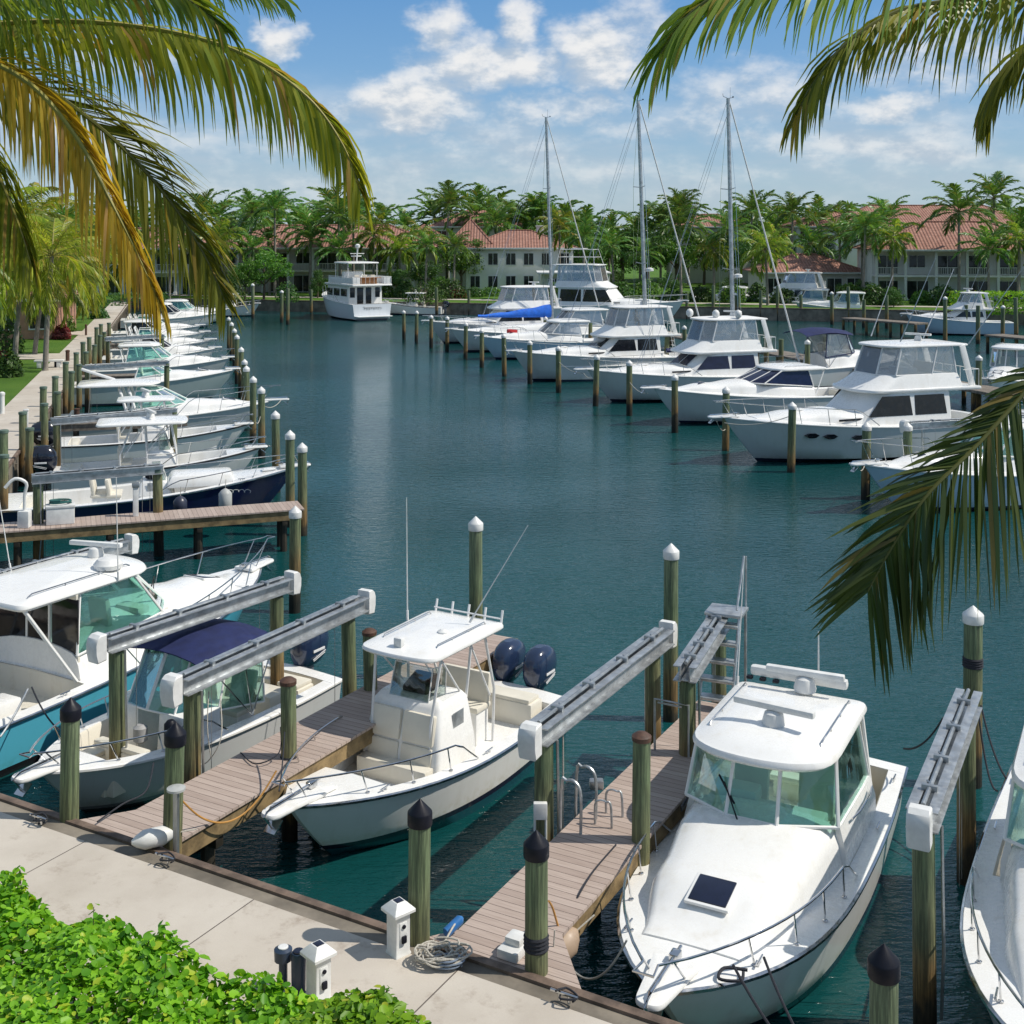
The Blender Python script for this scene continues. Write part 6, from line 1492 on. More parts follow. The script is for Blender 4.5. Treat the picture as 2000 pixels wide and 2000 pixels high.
# bushes
def bush(label, c, sx, sy, sz, leaf, n=700, ls=.30, seed=0, group='bushes on the shore lawns', name='bush', boxy=False):
    rnd = random.Random(seed); mb = MB(); r = thing(name, label, 'bush', c, 0, group)
    for _ in range(n):
        if boxy:
            p = V((rnd.uniform(-1, 1)*sx/2, rnd.uniform(-1, 1)*sy/2, rnd.uniform(0, 1)*sz)); f = rnd.randrange(3)
            if f == 0: p.z = sz*rnd.uniform(.92, 1.04)
            elif f == 1: p.y = -sy/2*rnd.uniform(.9, 1.05)
            else: p.x = sx/2*rnd.choice((-1, 1))*rnd.uniform(.9, 1.03)
            d = V((0, 0, 1)) if f == 0 else V((0, -1, .3))
        else:
            d = V((rnd.gauss(0, 1), rnd.gauss(0, 1), abs(rnd.gauss(0, 1)))).normalized(); q = rnd.uniform(.7, 1.05); p = V((d.x*q*sx/2, d.y*q*sy/2, d.z*q*sz))
        nn = (d+V((rnd.gauss(0, .6), rnd.gauss(0, .6), rnd.gauss(0, .5)))).normalized(); a = nn.cross(V((rnd.gauss(0, 1), rnd.gauss(0, 1), rnd.gauss(0, 1)))).normalized(); b_ = nn.cross(a); l = ls*rnd.uniform(.7, 1.3)
        mb.add([p-a*l*.5, p+b_*l*.25, p+a*l*.5, p-b_*l*.25], [(0, 1, 2, 3)])
    mb.build('foliage', leaf, r, sharp=0, recalc=False)
    st = MB(); st.tube([(0, 0, -.1), (0, 0, sz*.7)], .05*sz, 6); [st.tube([(0, 0, .05), (sx*.3*cos(a), sy*.3*sin(a), sz*.7)], .02*sz, 5) for a in (0.4, 1.9, 3.3, 5.0)]; st.build('stem', TRUNKB, r); return r
def bpx(px, py, w_, hpx, label, leaf, **kw):
    c = P(px, py, ZL); s_ = c.y/F; bush(label, c, w_*s_, w_*s_*.8, hpx*s_, leaf, seed=px+py, **kw)
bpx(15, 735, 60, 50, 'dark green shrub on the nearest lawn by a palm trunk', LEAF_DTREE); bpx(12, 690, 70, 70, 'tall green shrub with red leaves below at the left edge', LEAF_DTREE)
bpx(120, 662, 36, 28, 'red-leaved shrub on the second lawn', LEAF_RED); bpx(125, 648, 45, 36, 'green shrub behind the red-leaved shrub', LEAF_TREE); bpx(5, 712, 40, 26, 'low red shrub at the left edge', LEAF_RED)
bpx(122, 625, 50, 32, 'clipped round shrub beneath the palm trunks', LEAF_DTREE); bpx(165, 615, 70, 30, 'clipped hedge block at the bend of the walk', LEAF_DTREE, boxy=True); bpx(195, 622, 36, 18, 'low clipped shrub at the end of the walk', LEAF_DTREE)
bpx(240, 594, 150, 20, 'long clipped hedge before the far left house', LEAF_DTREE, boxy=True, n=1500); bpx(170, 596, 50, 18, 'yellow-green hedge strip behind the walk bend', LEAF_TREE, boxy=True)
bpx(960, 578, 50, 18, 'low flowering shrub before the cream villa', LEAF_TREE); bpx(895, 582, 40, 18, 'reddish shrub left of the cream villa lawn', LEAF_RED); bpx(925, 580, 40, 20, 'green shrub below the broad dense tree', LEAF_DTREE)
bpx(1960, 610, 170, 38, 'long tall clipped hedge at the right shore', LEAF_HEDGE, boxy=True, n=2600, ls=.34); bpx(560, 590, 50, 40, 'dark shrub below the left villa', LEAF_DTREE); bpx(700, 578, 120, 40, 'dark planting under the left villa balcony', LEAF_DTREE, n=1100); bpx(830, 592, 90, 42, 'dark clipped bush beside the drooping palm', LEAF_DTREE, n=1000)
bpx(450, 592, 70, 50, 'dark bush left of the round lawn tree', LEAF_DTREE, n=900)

rnd = random.Random(78)
for i, px in enumerate((380, 420, 640, 680, 740, 790, 860, 880, 1050, 1085, 1150, 1210, 1260, 1320, 1370, 1430, 1480, 1530, 1660, 1705, 1740, 1800, 1840)):
    Y = (151-.28*(px-1000)*155/F)+rnd.uniform(10, 15); s_ = Y/F; w_ = rnd.uniform(42, 75)*s_
    bush(f'leafy shrub in the planting along the far villas, {ORD[i]} in line', V(((px-1000)*s_, Y, 1.4)), w_, w_*.8, rnd.uniform(22, 42)*s_, LEAF_DTREE if i % 3 else LEAF_TREE, n=750, ls=.42, seed=px, group='shrubs along the far villas')
# ------------------------------------------------------------------ the clusia hedge along the walk
def hedge(label, a0, a1, o0, o1, z0, z1, n, seed, ls=.100):
    rnd = random.Random(seed); r = thing('hedge', label, 'hedge', wpt((a0+a1)/2, -(o0+o1)/2)+V((0, 0, ZL)), rot_of(WD), 'leafy hedges beside the walk'); mb = MB(); st = MB()
    La = (a1-a0)/2; Lb = (o1-o0)/2; ph = [rnd.uniform(0, 6) for _ in range(8)]
    def top(x, y): return z1-ZL+.10*sin(x*2.3+ph[0])+.08*sin(x*5.1+ph[1]+y*3)+.06*sin(y*6+ph[2]+x)
    def leaf(p, nn, l):
        a = nn.cross(V((rnd.gauss(0, 1), rnd.gauss(0, 1), rnd.gauss(0, 1)))).normalized(); b_ = nn.cross(a); w_ = l*.36
        c_ = nn*l*.10
        mb.add([p-a*l*.5, p-a*l*.22+b_*w_*.8+c_, p+a*l*.18+b_*w_+c_, p+a*l*.44+b_*w_*.55+c_*.6, p+a*l*.5, p+a*l*.44-b_*w_*.55+c_*.6, p+a*l*.18-b_*w_+c_, p-a*l*.22-b_*w_*.8+c_], [(0, 1, 2, 3, 4), (0, 4, 5, 6, 7)])
    for i in range(n):
        f = rnd.random(); x = rnd.uniform(-La, La); y = rnd.uniform(-Lb, Lb)
        if f < .62: zz = top(x, y)-abs(rnd.gauss(0, .09)); d = V((0, 0, 1))
        elif f < .80: y = -Lb+abs(rnd.gauss(0, .10))-.12*sin(x*4+ph[3]); zz = rnd.uniform(.05, top(x, y)); d = V((0, -1, .35))
        elif f < .95: y = Lb-abs(rnd.gauss(0, .10))+.10*sin(x*3.3+ph[4]); zz = rnd.uniform(.05, top(x, y)); d = V((0, 1, .35))
        else: x = La*rnd.choice((-1, 1))*rnd.uniform(.96, 1.01); zz = rnd.uniform(.05, top(x, y)); d = V((1 if x > 0 else -1, 0, .3))
        nn = (d+V((rnd.gauss(0, .42), rnd.gauss(0, .42), rnd.gauss(0, .35)))).normalized(); leaf(V((x, y, zz)), nn, ls*rnd.choice((rnd.uniform(.45, .9), rnd.uniform(.8, 1.45))))
    ns = int((a1-a0)*Lb*2*5)
    for i in range(ns):                     # upright shoots with leaf pairs
        x = rnd.uniform(-La, La); y = rnd.uniform(-Lb, Lb); z_ = top(x, y)-.12; d = V((rnd.gauss(0, .25), rnd.gauss(0, .25), 1)).normalized(); ln = rnd.uniform(.12, .34)
        st.tube([(x, y, z_-.3), tuple(V((x, y, z_))+d*ln)], .006, 4)
        for k_ in range(4):
            p = V((x, y, z_))+d*ln*(k_+1)/4; o = V((cos(k_*1.57+i), sin(k_*1.57+i), .5)).normalized()
            for s_ in (1, -1): leaf(p+V((o.x*s_, o.y*s_, .3))*ls*.4, (V((-o.y*s_*.3+o.x*s_*.7, o.x*s_*.3+o.y*s_*.7, .8))).normalized(), ls*rnd.uniform(.7, 1.15))
    for i in range(int((a1-a0)*8)):
        x = rnd.uniform(-La, La); y = rnd.uniform(-Lb*.8, Lb*.8); st.tube([(x, y, 0), (x+rnd.gauss(0, .15), y+rnd.gauss(0, .1), z1-ZL-.15)], .012, 5)
    mb.build('foliage', LEAF_HEDGE, r, sharp=0, recalc=False); st.build('stem', TRUNKB, r)
    return r
hedge('glossy round-leaved hedge filling the lower left corner', -7.0, 3.05, 2.62, 4.95, ZL, 2.42, 33000, 4)
hedge('tips of a second leafy hedge at the bottom edge right of the walk light', 3.25, 5.6, 2.55, 4.2, ZL, 2.62, 6400, 9)
# ------------------------------------------------------------------ villas
def hip_roof(mb, x0, x1, y0, y1, z, rise, ov=.7):
    x0 -= ov; x1 += ov; y0 -= ov; y1 += ov; hw = min((y1-y0)/2, (x1-x0)/2); ym = (y0+y1)/2; zt = z+rise
    a, b_, c, d = (x0, y0, z), (x1, y0, z), (x1, y1, z), (x0, y1, z); e, f = (x0+hw, ym, zt), (x1-hw, ym, zt)
    mb.add([a, b_, c, d, e, f], [(0, 1, 5, 4), (1, 2, 5), (2, 3, 4, 5), (3, 0, 4)])
    mb.add([(p[0], p[1], z-.05) for p in (a, b_, c, d)], [(3, 2, 1, 0)])
    # ridge tiles
    mb.tube([(e[0], e[1], zt+.02), (f[0], f[1], zt+.02)], .14, 6)
    for p, q in ((a, e), (d, e), (b_, f), (c, f)): mb.tube([p, q], .12, 6)
def villa(label, cx, Y, W, D, zs, storeys, rise, rz=0.0, cols=6, balcony=True, mat=None, roofs=None, chimney=False, floor_h=3.3, porch=2.2, pattern=None):
    mat = mat or STUCCO; r = thing('villa', label, 'house', (cx, Y, 1.4), rz, 'villas around the far basin'); hz = storeys*floor_h
    m_ = MB(); m_.box((0, D/2, hz/2), (W, D, hz), .02); m_.build('wall', mat, r, sharp=20)
    rf = MB(); hip_roof(rf, -W/2, W/2, -porch if balcony else 0, D, hz, rise); ro = rf.build('roof', TILE, r, sharp=20)
    for (x0, x1, y0, y1, z, rr) in (roofs or []):
        q = MB(); hip_roof(q, x0, x1, y0, y1, z, rr, .5); q.build('roof', TILE, r, sharp=20)
        q = MB(); q.box(((x0+x1)/2, (y0+y1)/2, z/2), (x1-x0, y1-y0, z-.06), .01); q.build('wing_wall', mat, r, sharp=20)
    m_ = MB(); m_.box((0, -(porch if balcony else 0)-.68, hz-.10), (W+1.3, .14, .24), .02); m_.build('gutter', TRIMW, r)
    if chimney:
        m_ = MB(); m_.box((W*.2, D*.55, hz+rise*.75), (1.1, 1.1, rise), .03); m_.box((W*.2, D*.55, hz+rise*1.27), (1.35, 1.35, .2), .03); m_.build('chimney', mat, ro)
    bay = W/cols
    for s_ in range(storeys):
        zf = s_*floor_h
        for i in range(cols):
            xc = -W/2+bay*(i+.5); kind = (pattern[s_][i % len(pattern[s_])] if pattern else ('d' if (i+s_) % 3 == 0 else 'w'))
            if kind == '-': continue
            ww, z0, z1 = (bay*.72, .08, 2.45) if kind == 'd' else (bay*.52, .85, 2.5)
            f_ = MB()
            for (x0, x1, za, zb_) in ((xc-ww/2-.10, xc-ww/2, z0, z1), (xc+ww/2, xc+ww/2+.10, z0, z1), (xc-ww/2-.10, xc+ww/2+.10, z1, z1+.12), (xc-ww/2-.12, xc+ww/2+.12, z0-.12, z0), (xc-.035, xc+.035, z0, z1)):
                f_.box(((x0+x1)/2, -.05, zf+(za+zb_)/2), (x1-x0, .14, zb_-za), .01)
            fo = f_.build('glass_door' if kind == 'd' else 'window', TRIMW, r, sharp=20)
            g = MB(); g.box((xc, -.012, zf+(z0+z1)/2), (ww, .02, z1-z0), 0); g.build('pane', ROOMGLASS, fo)
    if balcony:
        sl_ = MB()
        if storeys > 1: sl_.box((0, -porch/2, floor_h-.13), (W, porch, .26), .02); sl_.build('balcony_floor', mat, r)
        for i in range(cols+1):
            xc = -W/2+bay*i; xc = max(-W/2+.2, min(W/2-.2, xc)); m_ = MB(); m_.box((xc, -porch+.2, hz/2), (.34, .34, hz-.05), .03); m_.box((xc, -porch+.2, .2), (.5, .5, .4), .03); m_.build('column', TRIMW, r, sharp=25)
        if storeys > 1:
            rl = MB(); zr = floor_h
            rl.box((0, -porch+.14, zr+.98), (W-.2, .08, .07), .01); rl.box((0, -porch+.14, zr+.14), (W-.2, .06, .05), .01)
            x = -W/2+.2
            while x < W/2-.1: rl.box((x, -porch+.14, zr+.55), (.05, .05, .84), 0); x += .22
            rl.build('balcony_railing', TRIMW, r, sharp=20)
    return r
def at(px, Y): return (px-1000)*Y/F
villa('two-storey cream villa with long terracotta roof behind the trawler yacht', at(640, 182), 182, 33, 13, 0, 2, 3.3, 0, 9, True, STUCCO, pattern=['d-dd-d', 'wddwd'], roofs=[(10.5, 17.5, -1.0, 10, 7.4, 2.6)])
villa('cream two-storey villa with many tall windows left of the first mast', at(1015, 178), 178, 15.5, 12, 0, 2, 2.5, 0, 6, False, STUCCOW, pattern=['wwwwww', 'wwwwww'], roofs=[(-10.0, -4.5, 1.2, 11, 7.2, 3.6)], chimney=True)
villa('single-storey pavilion with terracotta hip roof beside the far fishing boats', at(1590, 170), 170, 14, 11, 0, 1, 2.4, 0, 5, False, STUCCO, pattern=['dd-dd'])
villa('large white columned villa with deep balcony at the right shore', at(1880, 160), 160, 23, 12, 0, 2, 3.6, -.12, 6, True, STUCCOW, pattern=['dd-ddd', 'dwdddw'], porch=2.6)
villa('villa with high terracotta roof seen above the palms at the right', at(1840, 196), 196, 34, 15, 0, 3, 3.4, 0, 8, False, STUCCOW, pattern=['------', '------', 'w-w-w-w-'])
villa('distant villa with red hip roof rising over the trees right of the masts', at(1632, 205), 205, 13, 11, 0, 3, 2.6, 0, 5, False, STUCCOW, pattern=['-----', '-----', 'w-w-w'])
villa('far villa roof peeping over the trees right of the second mast', at(1395, 215), 215, 14, 11, 0, 3, 2.2, 0, 4, False, STUCCOW, pattern=['----', '----', 'w-ww'])
villa('villa roof behind the broad dense tree', at(935, 212), 212, 16, 12, 0, 3, 3.0, 0, 5, False, STUCCOW, pattern=['-----', '-----', 'w-w-w'])
villa('small white house under the palms beyond the walk end', at(250, 176), 176, 22, 10, 0, 2, 2.8, 0, 6, True, STUCCOW, pattern=['ddd', 'wdw'])
villa('terracotta house among the coconut palms at the left edge', at(-20, 100), 100, 10, 12, 0, 1, 2.4, .2, 4, False, plain('stucco_salmon', (.45, .24, .16), .85), pattern=['wdww'])
# flat-roofed white boathouse behind the yacht
r = thing('boathouse', 'white flat-roofed boathouse with canopy between villa and yacht', 'house', (at(1120, 168), 168, 1.4), 0)
m_ = MB(); m_.box((0, 3, 1.6), (8.5, 6, 3.2), .03); m_.build('wall', STUCCOW, r); m_ = MB(); m_.box((0, 2.0, 3.3), (10.0, 8.6, .24), .03); m_.build('roof', WHITECANVAS, r)
for x in (-4.7, -1.6, 1.6, 4.7): m_ = MB(); m_.box((x, -2.0, 1.6), (.22, .22, 3.2), .02); m_.build('column', TRIMW, r)
for x in (-2.6, 0, 2.6): m_ = MB(); m_.box((x, -.02, 1.4), (1.6, .06, 2.4), .02); m_.build('glass_door', ROOMGLASS, r)
# ------------------------------------------------------------------ small things
def pedestal(c, rz, label):
    r = thing('power_pedestal', label, 'power pedestal', c, rz, 'white power pedestals on the walk'); r.scale = (.74, .74, .68)
    m_ = MB(); rows = []
    for (z_, s_) in ((0, .155), (.03, .150), (.05, .138), (.72, .140), (.74, .15)): rows.append([(x*s_, y*s_, z_) for x, y in rpoly([(-1, -1), (1, -1), (1, 1), (-1, 1)], .16, 3)])
    m_.grid(rows, True); m_.fan(rows[-1]); m_.build('body', PLASTW, r, sharp=35)
    m_ = MB(); rows = []
    for (z_, s_) in ((.72, .13), (.735, .205), (.78, .205), (.80, .19), (.90, .10), (.915, .085)): rows.append([(x*s_, y*s_, z_) for x, y in rpoly([(-1, -1), (1, -1), (1, 1), (-1, 1)], .08, 3)])
    m_.grid(rows, True); m_.fan(rows[0]); m_.fan(rows[-1]); cp = m_.build('cap', PLASTW, r, sharp=30)
    m_ = MB(); m_.box((0, 0, .918), (.13, .13, .012), .004); m_.build('solar_panel', SOLAR, cp)
    m_ = MB(); m_.box((.142, 0, .42), (.016, .14, .34), .006); ol = m_.build('outlet_cover', PLASTW, r)
    m_ = MB(); m_.lathe([(.035, 0), (.035, .02), (.02, .025)], (0, 0, 0), 10); o_ = m_.build('socket', PLASTB, ol); o_.rotation_euler = (0, pi/2, 0); o_.location = (.15, 0, .52)
    m_ = MB(); m_.box((.165, .0, .30), (.04, .09, .13), .02); m_.build('plug', PLASTB, ol); return r
c = P(778, 1861, ZL); pedestal((c.x, c.y, ZL+.006), rot_of(WD)-.35, 'white power pedestal beside the yellowish black-capped piling')
c = P(622, 1952, ZL); pedestal((c.x, c.y, ZL+.006), rot_of(WD)-.30, 'white power pedestal at the end of the hedge')
for i, (px, py) in enumerate(((553, 1905), (583, 1913))):
    c = P(px, py+25, ZL); r = thing('path_light', ('dark ring-topped light beside the hedge' if i == 0 else 'dark cylinder light against the white pedestal'), 'light', (c.x, c.y, ZL+.006))
    m_ = MB(); m_.lathe([(.05, 0), (.05, .30), (.10, .32), (.105, .44), (.07, .46)] if i == 0 else [(.08, 0), (.085, .42), (.075, .45)], n=14); m_.build('body', plain('path_light_navy', (.03, .05, .09), .4), r)
    m_ = MB(); m_.lathe([(.06, .455), (.06, .47), (.04, .475)], n=12); m_.build('lens', PLASTW if i == 0 else SOLAR, r)

def rope(label, pts, rad=.012, mat=None, name='mooring_line', cat='rope', sm=5, group=None):
    m_ = MB(); m_.tube(pts, rad, 6, smooth=sm); return tag(m_.build(name, mat or ROPEK, None), label, cat, group)
def sag(a, b_, s_=.3, n=6):
    a = V(a); b_ = V(b_); return [a.lerp(b_, i/n)-V((0, 0, s_*4*(i/n)*(1-i/n))) for i in range(n+1)]
# hose post and orange hose
c = P(344, 1690, 1.2); r = thing('hose_post', 'grey metal post with coiled top beside the first pier piling', 'post', (c.x, c.y, 1.0))
m_ = MB(); m_.tube([(0, 0, -.6), (0, 0, 1.25)], .045, 10); m_.build('post', STEELPOST, r); m_ = MB(); m_.lathe([(.06, 0), (.13, .03), (.13, .06), (.05, .08)], (0, 0, 1.22), 14); m_.build('hose_ring', FENDGREY, r)
rope('orange hose drooping over the water from the first pier to the centre console bow', sag(P(352, 1560, 1.9), P(540, 1505, 1.75), .55), .014, HOSE, 'water_hose', 'hose')
rope('orange hose hanging from the piling on the second pier', [P(1072, 1760, 1.75), P(1080, 1775, 1.6), P(1092, 1815, 1.3), P(1107, 1850, 1.1)], .014, HOSE, 'water_hose', 'hose')
rope('pale line from the second pier piling to the big cruiser bow cleat', sag(P(1080, 1830, 1.0), P(1225, 1835, 1.75), .5), .014, FENDGREY)
# boat 4 bow lines
rope('dark bow line from the big cruiser rail down to the bottom edge', sag(P(1432, 1885, 1.62), P(1545, 2060, 1.5), .05), .016, group=None)
rope('second dark bow line of the big cruiser, farther right', sag(P(1492, 1870, 1.6), P(1570, 2040, 1.5), .05), .016)
rope('black stern line from the big cruiser to the far piling', sag(P(1765, 1462, 1.35), P(1842, 1402, 2.2), .16), .016)
rope('black line from the thick white-capped piling to the edge cruiser', sag(P(1916, 1378, 2.1), P(1965, 1520, 1.5), .15), .016)
rope('second black line from the thick white-capped piling to the edge cruiser', sag(P(1912, 1400, 2.1), P(1948, 1545, 1.4), .30), .016)
rope('line from the blue cruiser gunwale down to its near side', sag(P(62, 1342, 1.6), P(115, 1425, 1.3), .1), .015); rope('pale line from the blue cruiser cleat to the seawall', sag(P(55, 1345, 1.6), P(0, 1440, 1.0), .05), .02, ALU)
rope('bow line of the navy-canopy boat to the corner piling', sag(P(150, 1575, 1.3), P(75, 1608, 1.45), .08), .013)
rope('tangled line from the navy-canopy boat over the pier corner', [P(300, 1490, 1.5), P(285, 1545, 1.4), P(240, 1570, 1.45), P(190, 1605, 1.40)], .013)
rope('white line hanging beside the second lift beam near piling', [P(408, 1350, 2.4), P(405, 1420, 1.9), P(412, 1480, 1.40)], .010, ROPEW); rope('white shore line hanging to the first pier', [P(430, 1360, 2.3), P(432, 1440, 1.8), P(405, 1488, 1.40), P(380, 1492, 1.40)], .010, ROPEW)
rope('line from centre console bow to the brown-capped piling', sag(P(545, 1545, 1.85), P(556, 1430, 1.9), .12), .012); rope('dark line draped along the first pier edge', [P(548, 1420, 1.8), P(545, 1470, 1.5), P(500, 1492, 1.4), P(470, 1470, 1.38)], .011)
rope('dark power cord crossing the second pier', [P(1203, 1650, 1.40), P(1160, 1700, 1.38), P(1132, 1745, 1.38), P(1115, 1782, 1.2)], .012)
# rope heap
rnd = random.Random(8)
c = P(862, 1880, ZL); pts = []
for i in range(120):
    a = i*.62+rnd.uniform(-.2, .2); q = .05+.15*abs(sin(i*.37))+rnd.uniform(0, .07); pts.append(V((c.x+q*1.35*cos(a), c.y+q*.9*sin(a), ZL+.03+.10*abs(sin(i*.9))*(1-q)+.0006*i)))
rope('heap of off-white rope on the walk at the start of the second pier', pts, .011, ROPEW, 'rope_coil', 'rope', 3)
rope('off-white rope running from the heap up to the pier cleat', [P(850, 1870, ZL+.05), P(868, 1840, 1.5), P(885, 1810, 1.55), P(893, 1800, 1.4)], .012, ROPEW, 'rope')
pts = [V((P(875, 1892, ZL).x+.16*cos(i*.5)*(1+.2*sin(i*.3)), P(875, 1892, ZL).y+.10*sin(i*.5), ZL+.03+.003*i)) for i in range(40)]
rope('blue grey coil at the right side of the off-white rope heap', pts, .011, plain('blue_grey_rope', (.20, .25, .33), .8), 'rope_coil', 'rope', 3)
m_ = MB(); m_.lathe([(.02, 0), (.06, .03), (.06, .26), (.02, .30)], n=10); o_ = m_.build('mooring_float', plain('float_blue', (.03, .16, .42), .4), None); o_.location = P(868, 1825, 1.42); o_.rotation_euler = (0, 1.2, .7); tag(o_, 'small blue float lying with rope at the second pier corner', 'float')
# dock box and fenders
c = P(1005, 1862, 1.35); r = thing('shore_box', 'small beige box on the second pier beside the rope-wrapped piling', 'box', (c.x, c.y, 1.352), rot_of(VD)); m_ = MB(); m_.box((0, 0, .06), (.40, .28, .12), .03); m_.build('base', PLASTW, r); m_ = MB(); m_.box((.04, 0, .15), (.22, .22, .12), .04); m_.build('lid', PLASTW, r)
def fender(p, label, mat, R=.17, L=.55, rot=(0, 0, 0)):
    t = thing('fender', label, 'fender', p, 0, 'boat fenders'); m_ = MB(); m_.lathe([(.03, -L/2-.05), (R*.6, -L/2+.01), (R, -L/2+.12), (R, L/2-.12), (R*.6, L/2-.01), (.03, L/2+.05)], n=16); m_.build('body', mat, t); m_ = MB(); m_.tube([(0, 0, L/2), (.02, 0, L/2+.35)], .01, 5); m_.build('line', ROPEW, t); t.rotation_euler = rot; return t
fender(P(1090, 1852, 1.05), 'large tan fender hanging against the second pier edge', FENDTAN, .19, .55, (0, 1.15, .6)); fender(P(1080, 1905, 1.0), 'smaller tan fender at the second pier corner', FENDTAN, .10, .40)
fender(P(300, 1636, 1.55), 'white bagged fender lying on the first pier behind the piling', PLASTW, .13, .5, (0, pi/2, .5))
fender(Q(352, 988, 39.9), 'dark navy fender hanging on the navy hull', FENDNAVY, .22, .55); fender(Q(440, 979, 40.6), 'grey fender hanging on the navy hull nearer its bow', FENDGREY, .22, .75)
# cleats on the seawall
for (px, py, lb) in ((75, 1612, 'steel dock cleat with dark rope left of the corner piling'), (322, 1690, 'steel dock cleat at the right corner of the first pier'), (1102, 1962, 'steel dock cleat with line at the right corner of the second pier')):
    c = P(px, py, ZL); r = thing('dock_cleat', lb, 'cleat', (c.x, c.y, ZL+.03), rot_of(WD), 'steel dock cleats'); m_ = MB(); m_.tube([(-.17, 0, .09), (.17, 0, .09)], .02, 7); [m_.tube([(s_, 0, 0), (s_, 0, .09)], .018, 7) for s_ in (-.06, .06)]; m_.build('horn', CHROME, r)
    m_ = MB(); m_.tube([V((.17*cos(i*.8)*(.6+.4*sin(i)), .08*sin(i*.8), .03+.008*i)) for i in range(14)], .012, 6, smooth=3); m_.build('rope_turns', ROPEK, r)
# pier ladders: two hooped hand rails each
def ladder(c, rz, label):
    r = thing('pier_ladder', label, 'ladder', c, rz, 'metal ladders on the second pier')
    for y in (-.26, .26): m_ = MB(); m_.tube([(-.42, y, 0), (-.42, y, .55), (-.34, y, .72), (-.20, y, .72), (-.10, y, .55), (-.08, y, -1.3)], .024, 8, smooth=4); m_.build('handrail', ALU, r)
    m_ = MB(); [m_.box((-.08, 0, -.25-.28*i), (.09, .52, .035), .01) for i in range(4)]; m_.build('rung', ALU, r); return r
pa = rot_of(V((.480, .877, 0)))
c = P(1125, 1598, 1.35); ladder((c.x-.20, c.y-.05, 1.352), pa+pi/2, 'bright hooped pier ladder on the left side of the second pier')
c = P(1228, 1612, 1.35); ladder((c.x-.10, c.y+.05, 1.352), pa-pi/2, 'low metal ladder at the right side of the second pier near the brown-capped piling')
lad2 = [o for o in COL.objects if o.name.startswith('pier_ladder')][-1]; lad2.scale = (.8, .75, .5)
c = P(1165, 1540, 1.35); m_ = MB(); m_.box((0, 0, .07), (.22, .16, .14), .03); o_ = m_.build('utility_box', STEELPOST, None); o_.location = (c.x, c.y, 1.352); tag(o_, 'small grey utility box on the second pier behind the ladder', 'box')
c = P(1318, 1470, 1.35); r = thing('hand_rail', 'square metal frame standing on the second pier by the lift piling', 'rail', (c.x-.1, c.y, 1.352), pa); m_ = MB(); m_.tube([(0, -.35, 0), (0, -.35, .85), (0, .25, .85), (0, .25, 0)], .022, 7); m_.build('frame', ALU, r); m_ = MB(); m_.box((0, -.05, .80), (.02, .5, .03), .005); m_.build('top_bar', ALU, r)
# step ladder on the lift
c = P(1405, 1378, 1.35); r = thing('step_ladder', 'grey aluminium boarding steps with platform at the end of the second pier', 'steps', (c.x, c.y, 1.352), pa+.1)
for y in (-.30, .30):
    m_ = MB(); m_.tube([(-.35, y, 0), (.30, y, 1.55)], .03, 7); m_.tube([(.85, y, -.2), (.85, y, 1.55)], .03, 7); m_.build('stringer', ALU, r)
for i in range(5): m_ = MB(); t = (i+.7)/5.2; m_.box((-.35+.65*t+.05, 0, 1.55*t), (.26, .60, .05), .01); m_.build('step', ALU, r)
m_ = MB(); m_.box((.58, 0, 1.57), (.62, .70, .06), .01); m_.build('platform', ALU, r); m_ = MB(); m_.tube([(.88, -.3, 1.55), (.88, -.3, 2.55), (.70, -.3, 2.6), (.1, -.3, 1.75)], .022, 7); m_.build('handrail', ALU, r)
# white box and pipe on the lift piling
p = under(A4, B4, .05); r = thing('junction_box', 'white junction box with conduit on the lift piling left of the second pier', 'electric box', (p.x-.05, p.y-.17, 1.55)); m_ = MB(); m_.box((0, 0, .1), (.20, .10, .24), .02); m_.build('box', PLASTW, r); m_ = MB(); m_.tube([(-.08, .03, .0), (-.08, .03, -1.2)], .018, 6); m_.tube([(.08, .03, .0), (.08, .03, -1.2)], .018, 6); m_.build('conduit', PLASTW, r)
rope('pale lift line hanging at the second pier edge', [V((p.x+.30, p.y+.35, 2.6)), V((p.x+.30, p.y+.37, 1.5)), V((p.x+.29, p.y+.36, .6))], .013, ROPEW)
# items along the left seawall
for i, (s_, zt, w_) in enumerate(((17.2, 2.4, .16), (22.5, 2.55, .14), (25.6, 2.5, .15), (33.5, 2.3, .12))):
    c = lwall(s_, .35); r = thing('power_pedestal', f'slim white shore pedestal on the left seawall, {ORD[i]} from the near end', 'power pedestal', (c.x, c.y, ZL), rot_of(WL), 'white pedestals on the left seawall'); m_ = MB(); m_.box((0, 0, (zt-ZL)/2), (w_*1.6, w_*1.6, zt-ZL), .03); m_.build('body', PLASTW, r); m_ = MB(); m_.box((0, 0, zt-ZL+.04), (w_*1.9, w_*1.9, .09), .03); m_.build('cap', PLASTW, r)
for (px, py, hgt, rr, mt, lb) in ((4, 808, 1.05, .12, PLASTW, 'white post light at the lawn edge by the left border'), (132, 705, .75, .13, BROWNCAP, 'brown bollard light at the path junction'), (168, 655, .95, .09, BROWNCAP, 'brown post beside the second lawn'), (172, 622, 1.3, .10, TRUNKB, 'timber post at the far bend of the walk'), (110, 717, .45, .13, PLASTB, 'dark low light next to the stone bench'), (150, 812, .35, .13, BROWNCAP, 'short reddish walk light among the inner pilings')):
    c = P(px, py, ZL); r = thing('bollard_light', lb, 'bollard', (c.x, c.y, ZL), 0, 'posts and bollard lights along the garden walk'); m_ = MB(); m_.lathe([(rr, 0), (rr, hgt*.85)], n=12); m_.build('post', mt, r); m_ = MB(); m_.lathe([(rr*1.15, hgt*.85), (rr*1.15, hgt*.95), (rr*.5, hgt)], n=12); m_.build('cap', mt, r)
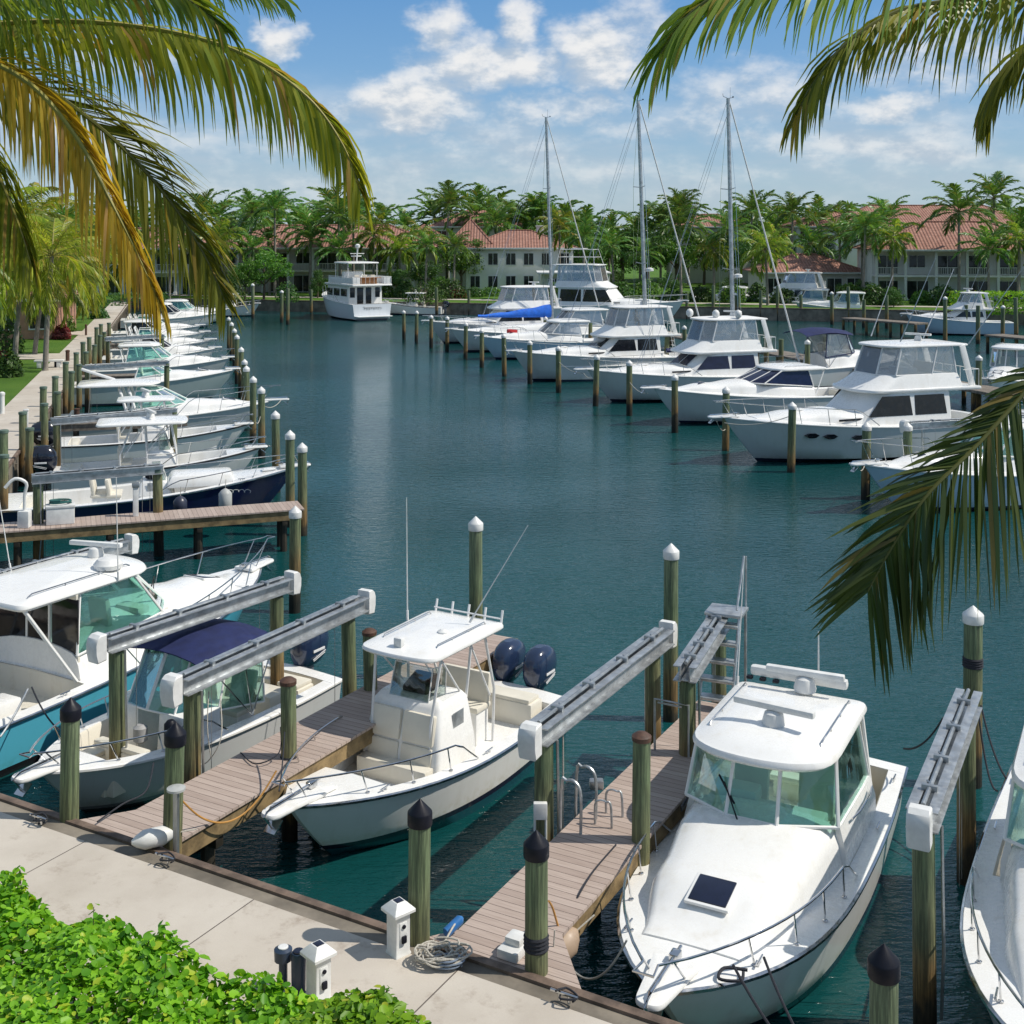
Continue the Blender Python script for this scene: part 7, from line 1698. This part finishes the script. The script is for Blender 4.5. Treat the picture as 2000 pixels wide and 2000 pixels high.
c = P(96, 718, ZL); r = thing('bench', 'pale stone bench on the first lawn beside the walk', 'bench', (c.x, c.y, ZL), .2); m_ = MB(); m_.box((0, 0, .45), (1.8, .5, .12), .02); m_.build('seat', STUCCOW, r); [MB().box((x, 0, .2), (.25, .45, .4), .02).build('leg', STUCCOW, r) for x in (-.6, .6)]
# far right dock
def dock(label, a, b_, wd, zt=1.5):
    d = V(b_)-V(a); r = thing('dock', label, 'dock', (a[0], a[1], 0), rot_of(d), 'docks of the far basin'); L = d.length; m_ = MB(); m_.box((L/2, 0, zt-.08), (L, wd, .16), .01); m_.build('decking', OLDWOOD, r)
    for i in range(int(L/3)+1):
        for s_ in (1, -1): m_ = MB(); m_.tube([(i*3+.2, s_*wd*.4, -1), (i*3+.2, s_*wd*.4, zt-.15)], .14, 7); m_.build('support', PILE, r)
a = P(1940, 655, 1.4); b_ = P(2080, 668, 1.4); dock('grey dock with pilings at the far right', (a.x, a.y), (b_.x, b_.y), 2.2)
a = P(1655, 622, 1.4); b_ = P(1800, 633, 1.4); dock('grey dock below the grove on the right shore', (a.x, a.y), (b_.x, b_.y), 2.0)
a = P(1205, 640, 1.2); b_ = P(1840, 745, 1.2); dock('long central dock behind the right row boats', (10.5, 118), (31, 57), 2.2, 1.25)

# mooring lines of the rows: bow cleat to the outer pilings
def line_to(px0, py0, z0, px1, py1, Y1, label, sg=.25):
    rope(label, sag(P(px0, py0, z0), Q(px1, py1, Y1), sg), .016, ROPEW, group=None)
for (a, lb) in (((600, 908, 1.9, 591, 900, 40.8), 'navy console boat bow to the nearest outer piling'), ((600, 908, 1.9, 567, 872, 42.0), 'navy console boat bow to the second outer piling'), ((525, 870, 1.75, 540, 840, 47.6), 'T-top boat bow to the third outer piling'),
                ((500, 825, 1.7, 511, 800, 54.8), 'low boat bow to the fourth outer piling'), ((550, 780, 1.8, 511, 790, 54.8), 'green glass boat to the fourth outer piling'), ((468, 720, 1.85, 482, 735, 64), 'grey hull boat to the sixth outer piling')):
    line_to(*a, 'white mooring line from the '+lb)
for (a, lb) in (((1400, 823, 1.9, 1417, 838, 0), 'largest sportfisher bow to the piling on its left'), ((1415, 826, 1.9, 1545, 812, 0), 'largest sportfisher bow to the piling before its hull'), ((1265, 768, 1.7, 1229, 745, 0), 'express cruiser bow to the piling on its left'),
                ((1140, 729, 1.8, 1091, 706, 0), 'blue-wrapped motor yacht bow to the piling on its left'), ((1140, 729, 1.8, 1163, 735, 0), 'blue-wrapped motor yacht bow to the near piling'), ((1000, 692, 1.9, 985, 672, 0), 'ladder flybridge boat bow to the piling beside it'), ((1675, 912, 1.7, 1690, 905, 0), 'half hidden bow to its piling')):
    base = {1417: (1417, 880), 1545: (1545, 922), 1229: (1229, 812), 1091: (1091, 767), 1163: (1163, 793), 985: (985, 735), 1690: (1690, 975)}[a[3]]
    line_to(*a[:5], P(*base, 0).y, 'white mooring line from the '+lb, .2)

c = P(265, 1008, 1.35); r = thing('dock_post', 'white post with box standing on the long pier before the navy hull', 'post', (c.x, c.y, 1.35), rot_of(V((.94, .342, 0)))); m_ = MB(); m_.box((0, 0, .45), (.16, .16, .9), .02); m_.build('post', PLASTW, r); m_ = MB(); m_.box((0, 0, .95), (.22, .22, .14), .03); m_.build('cap', STEELPOST, r)
c = P(48, 1030, 1.35); r = thing('davit', 'white bent davit arm at the left end of the long pier', 'davit', (c.x, c.y, 1.35)); m_ = MB(); m_.tube([(0, 0, 0), (0, 0, .9), (.05, 0, 1.3), (-.25, -.1, 1.45), (-.5, -.2, 1.2)], .05, 8, smooth=4); m_.build('arm', PLASTW, r); m_ = MB(); m_.box((0, 0, .25), (.34, .28, .5), .04); m_.build('base', PLASTW, r)
c = P(118, 1022, 1.35); r = thing('dock_box', 'white dock box with green gear on the long pier', 'box', (c.x, c.y, 1.35), .35); m_ = MB(); m_.box((0, 0, .25), (.8, .45, .5), .04); m_.build('box', PLASTW, r); m_ = MB(); m_.box((0, 0, .53), (.84, .49, .09), .03); m_.build('lid', PLASTW, r); m_ = MB(); m_.tube([(.3*cos(i), .2*sin(i), .60+.01*i) for i in range(12)], .03, 6, smooth=3); m_.build('green_line', GREENBOX, r)
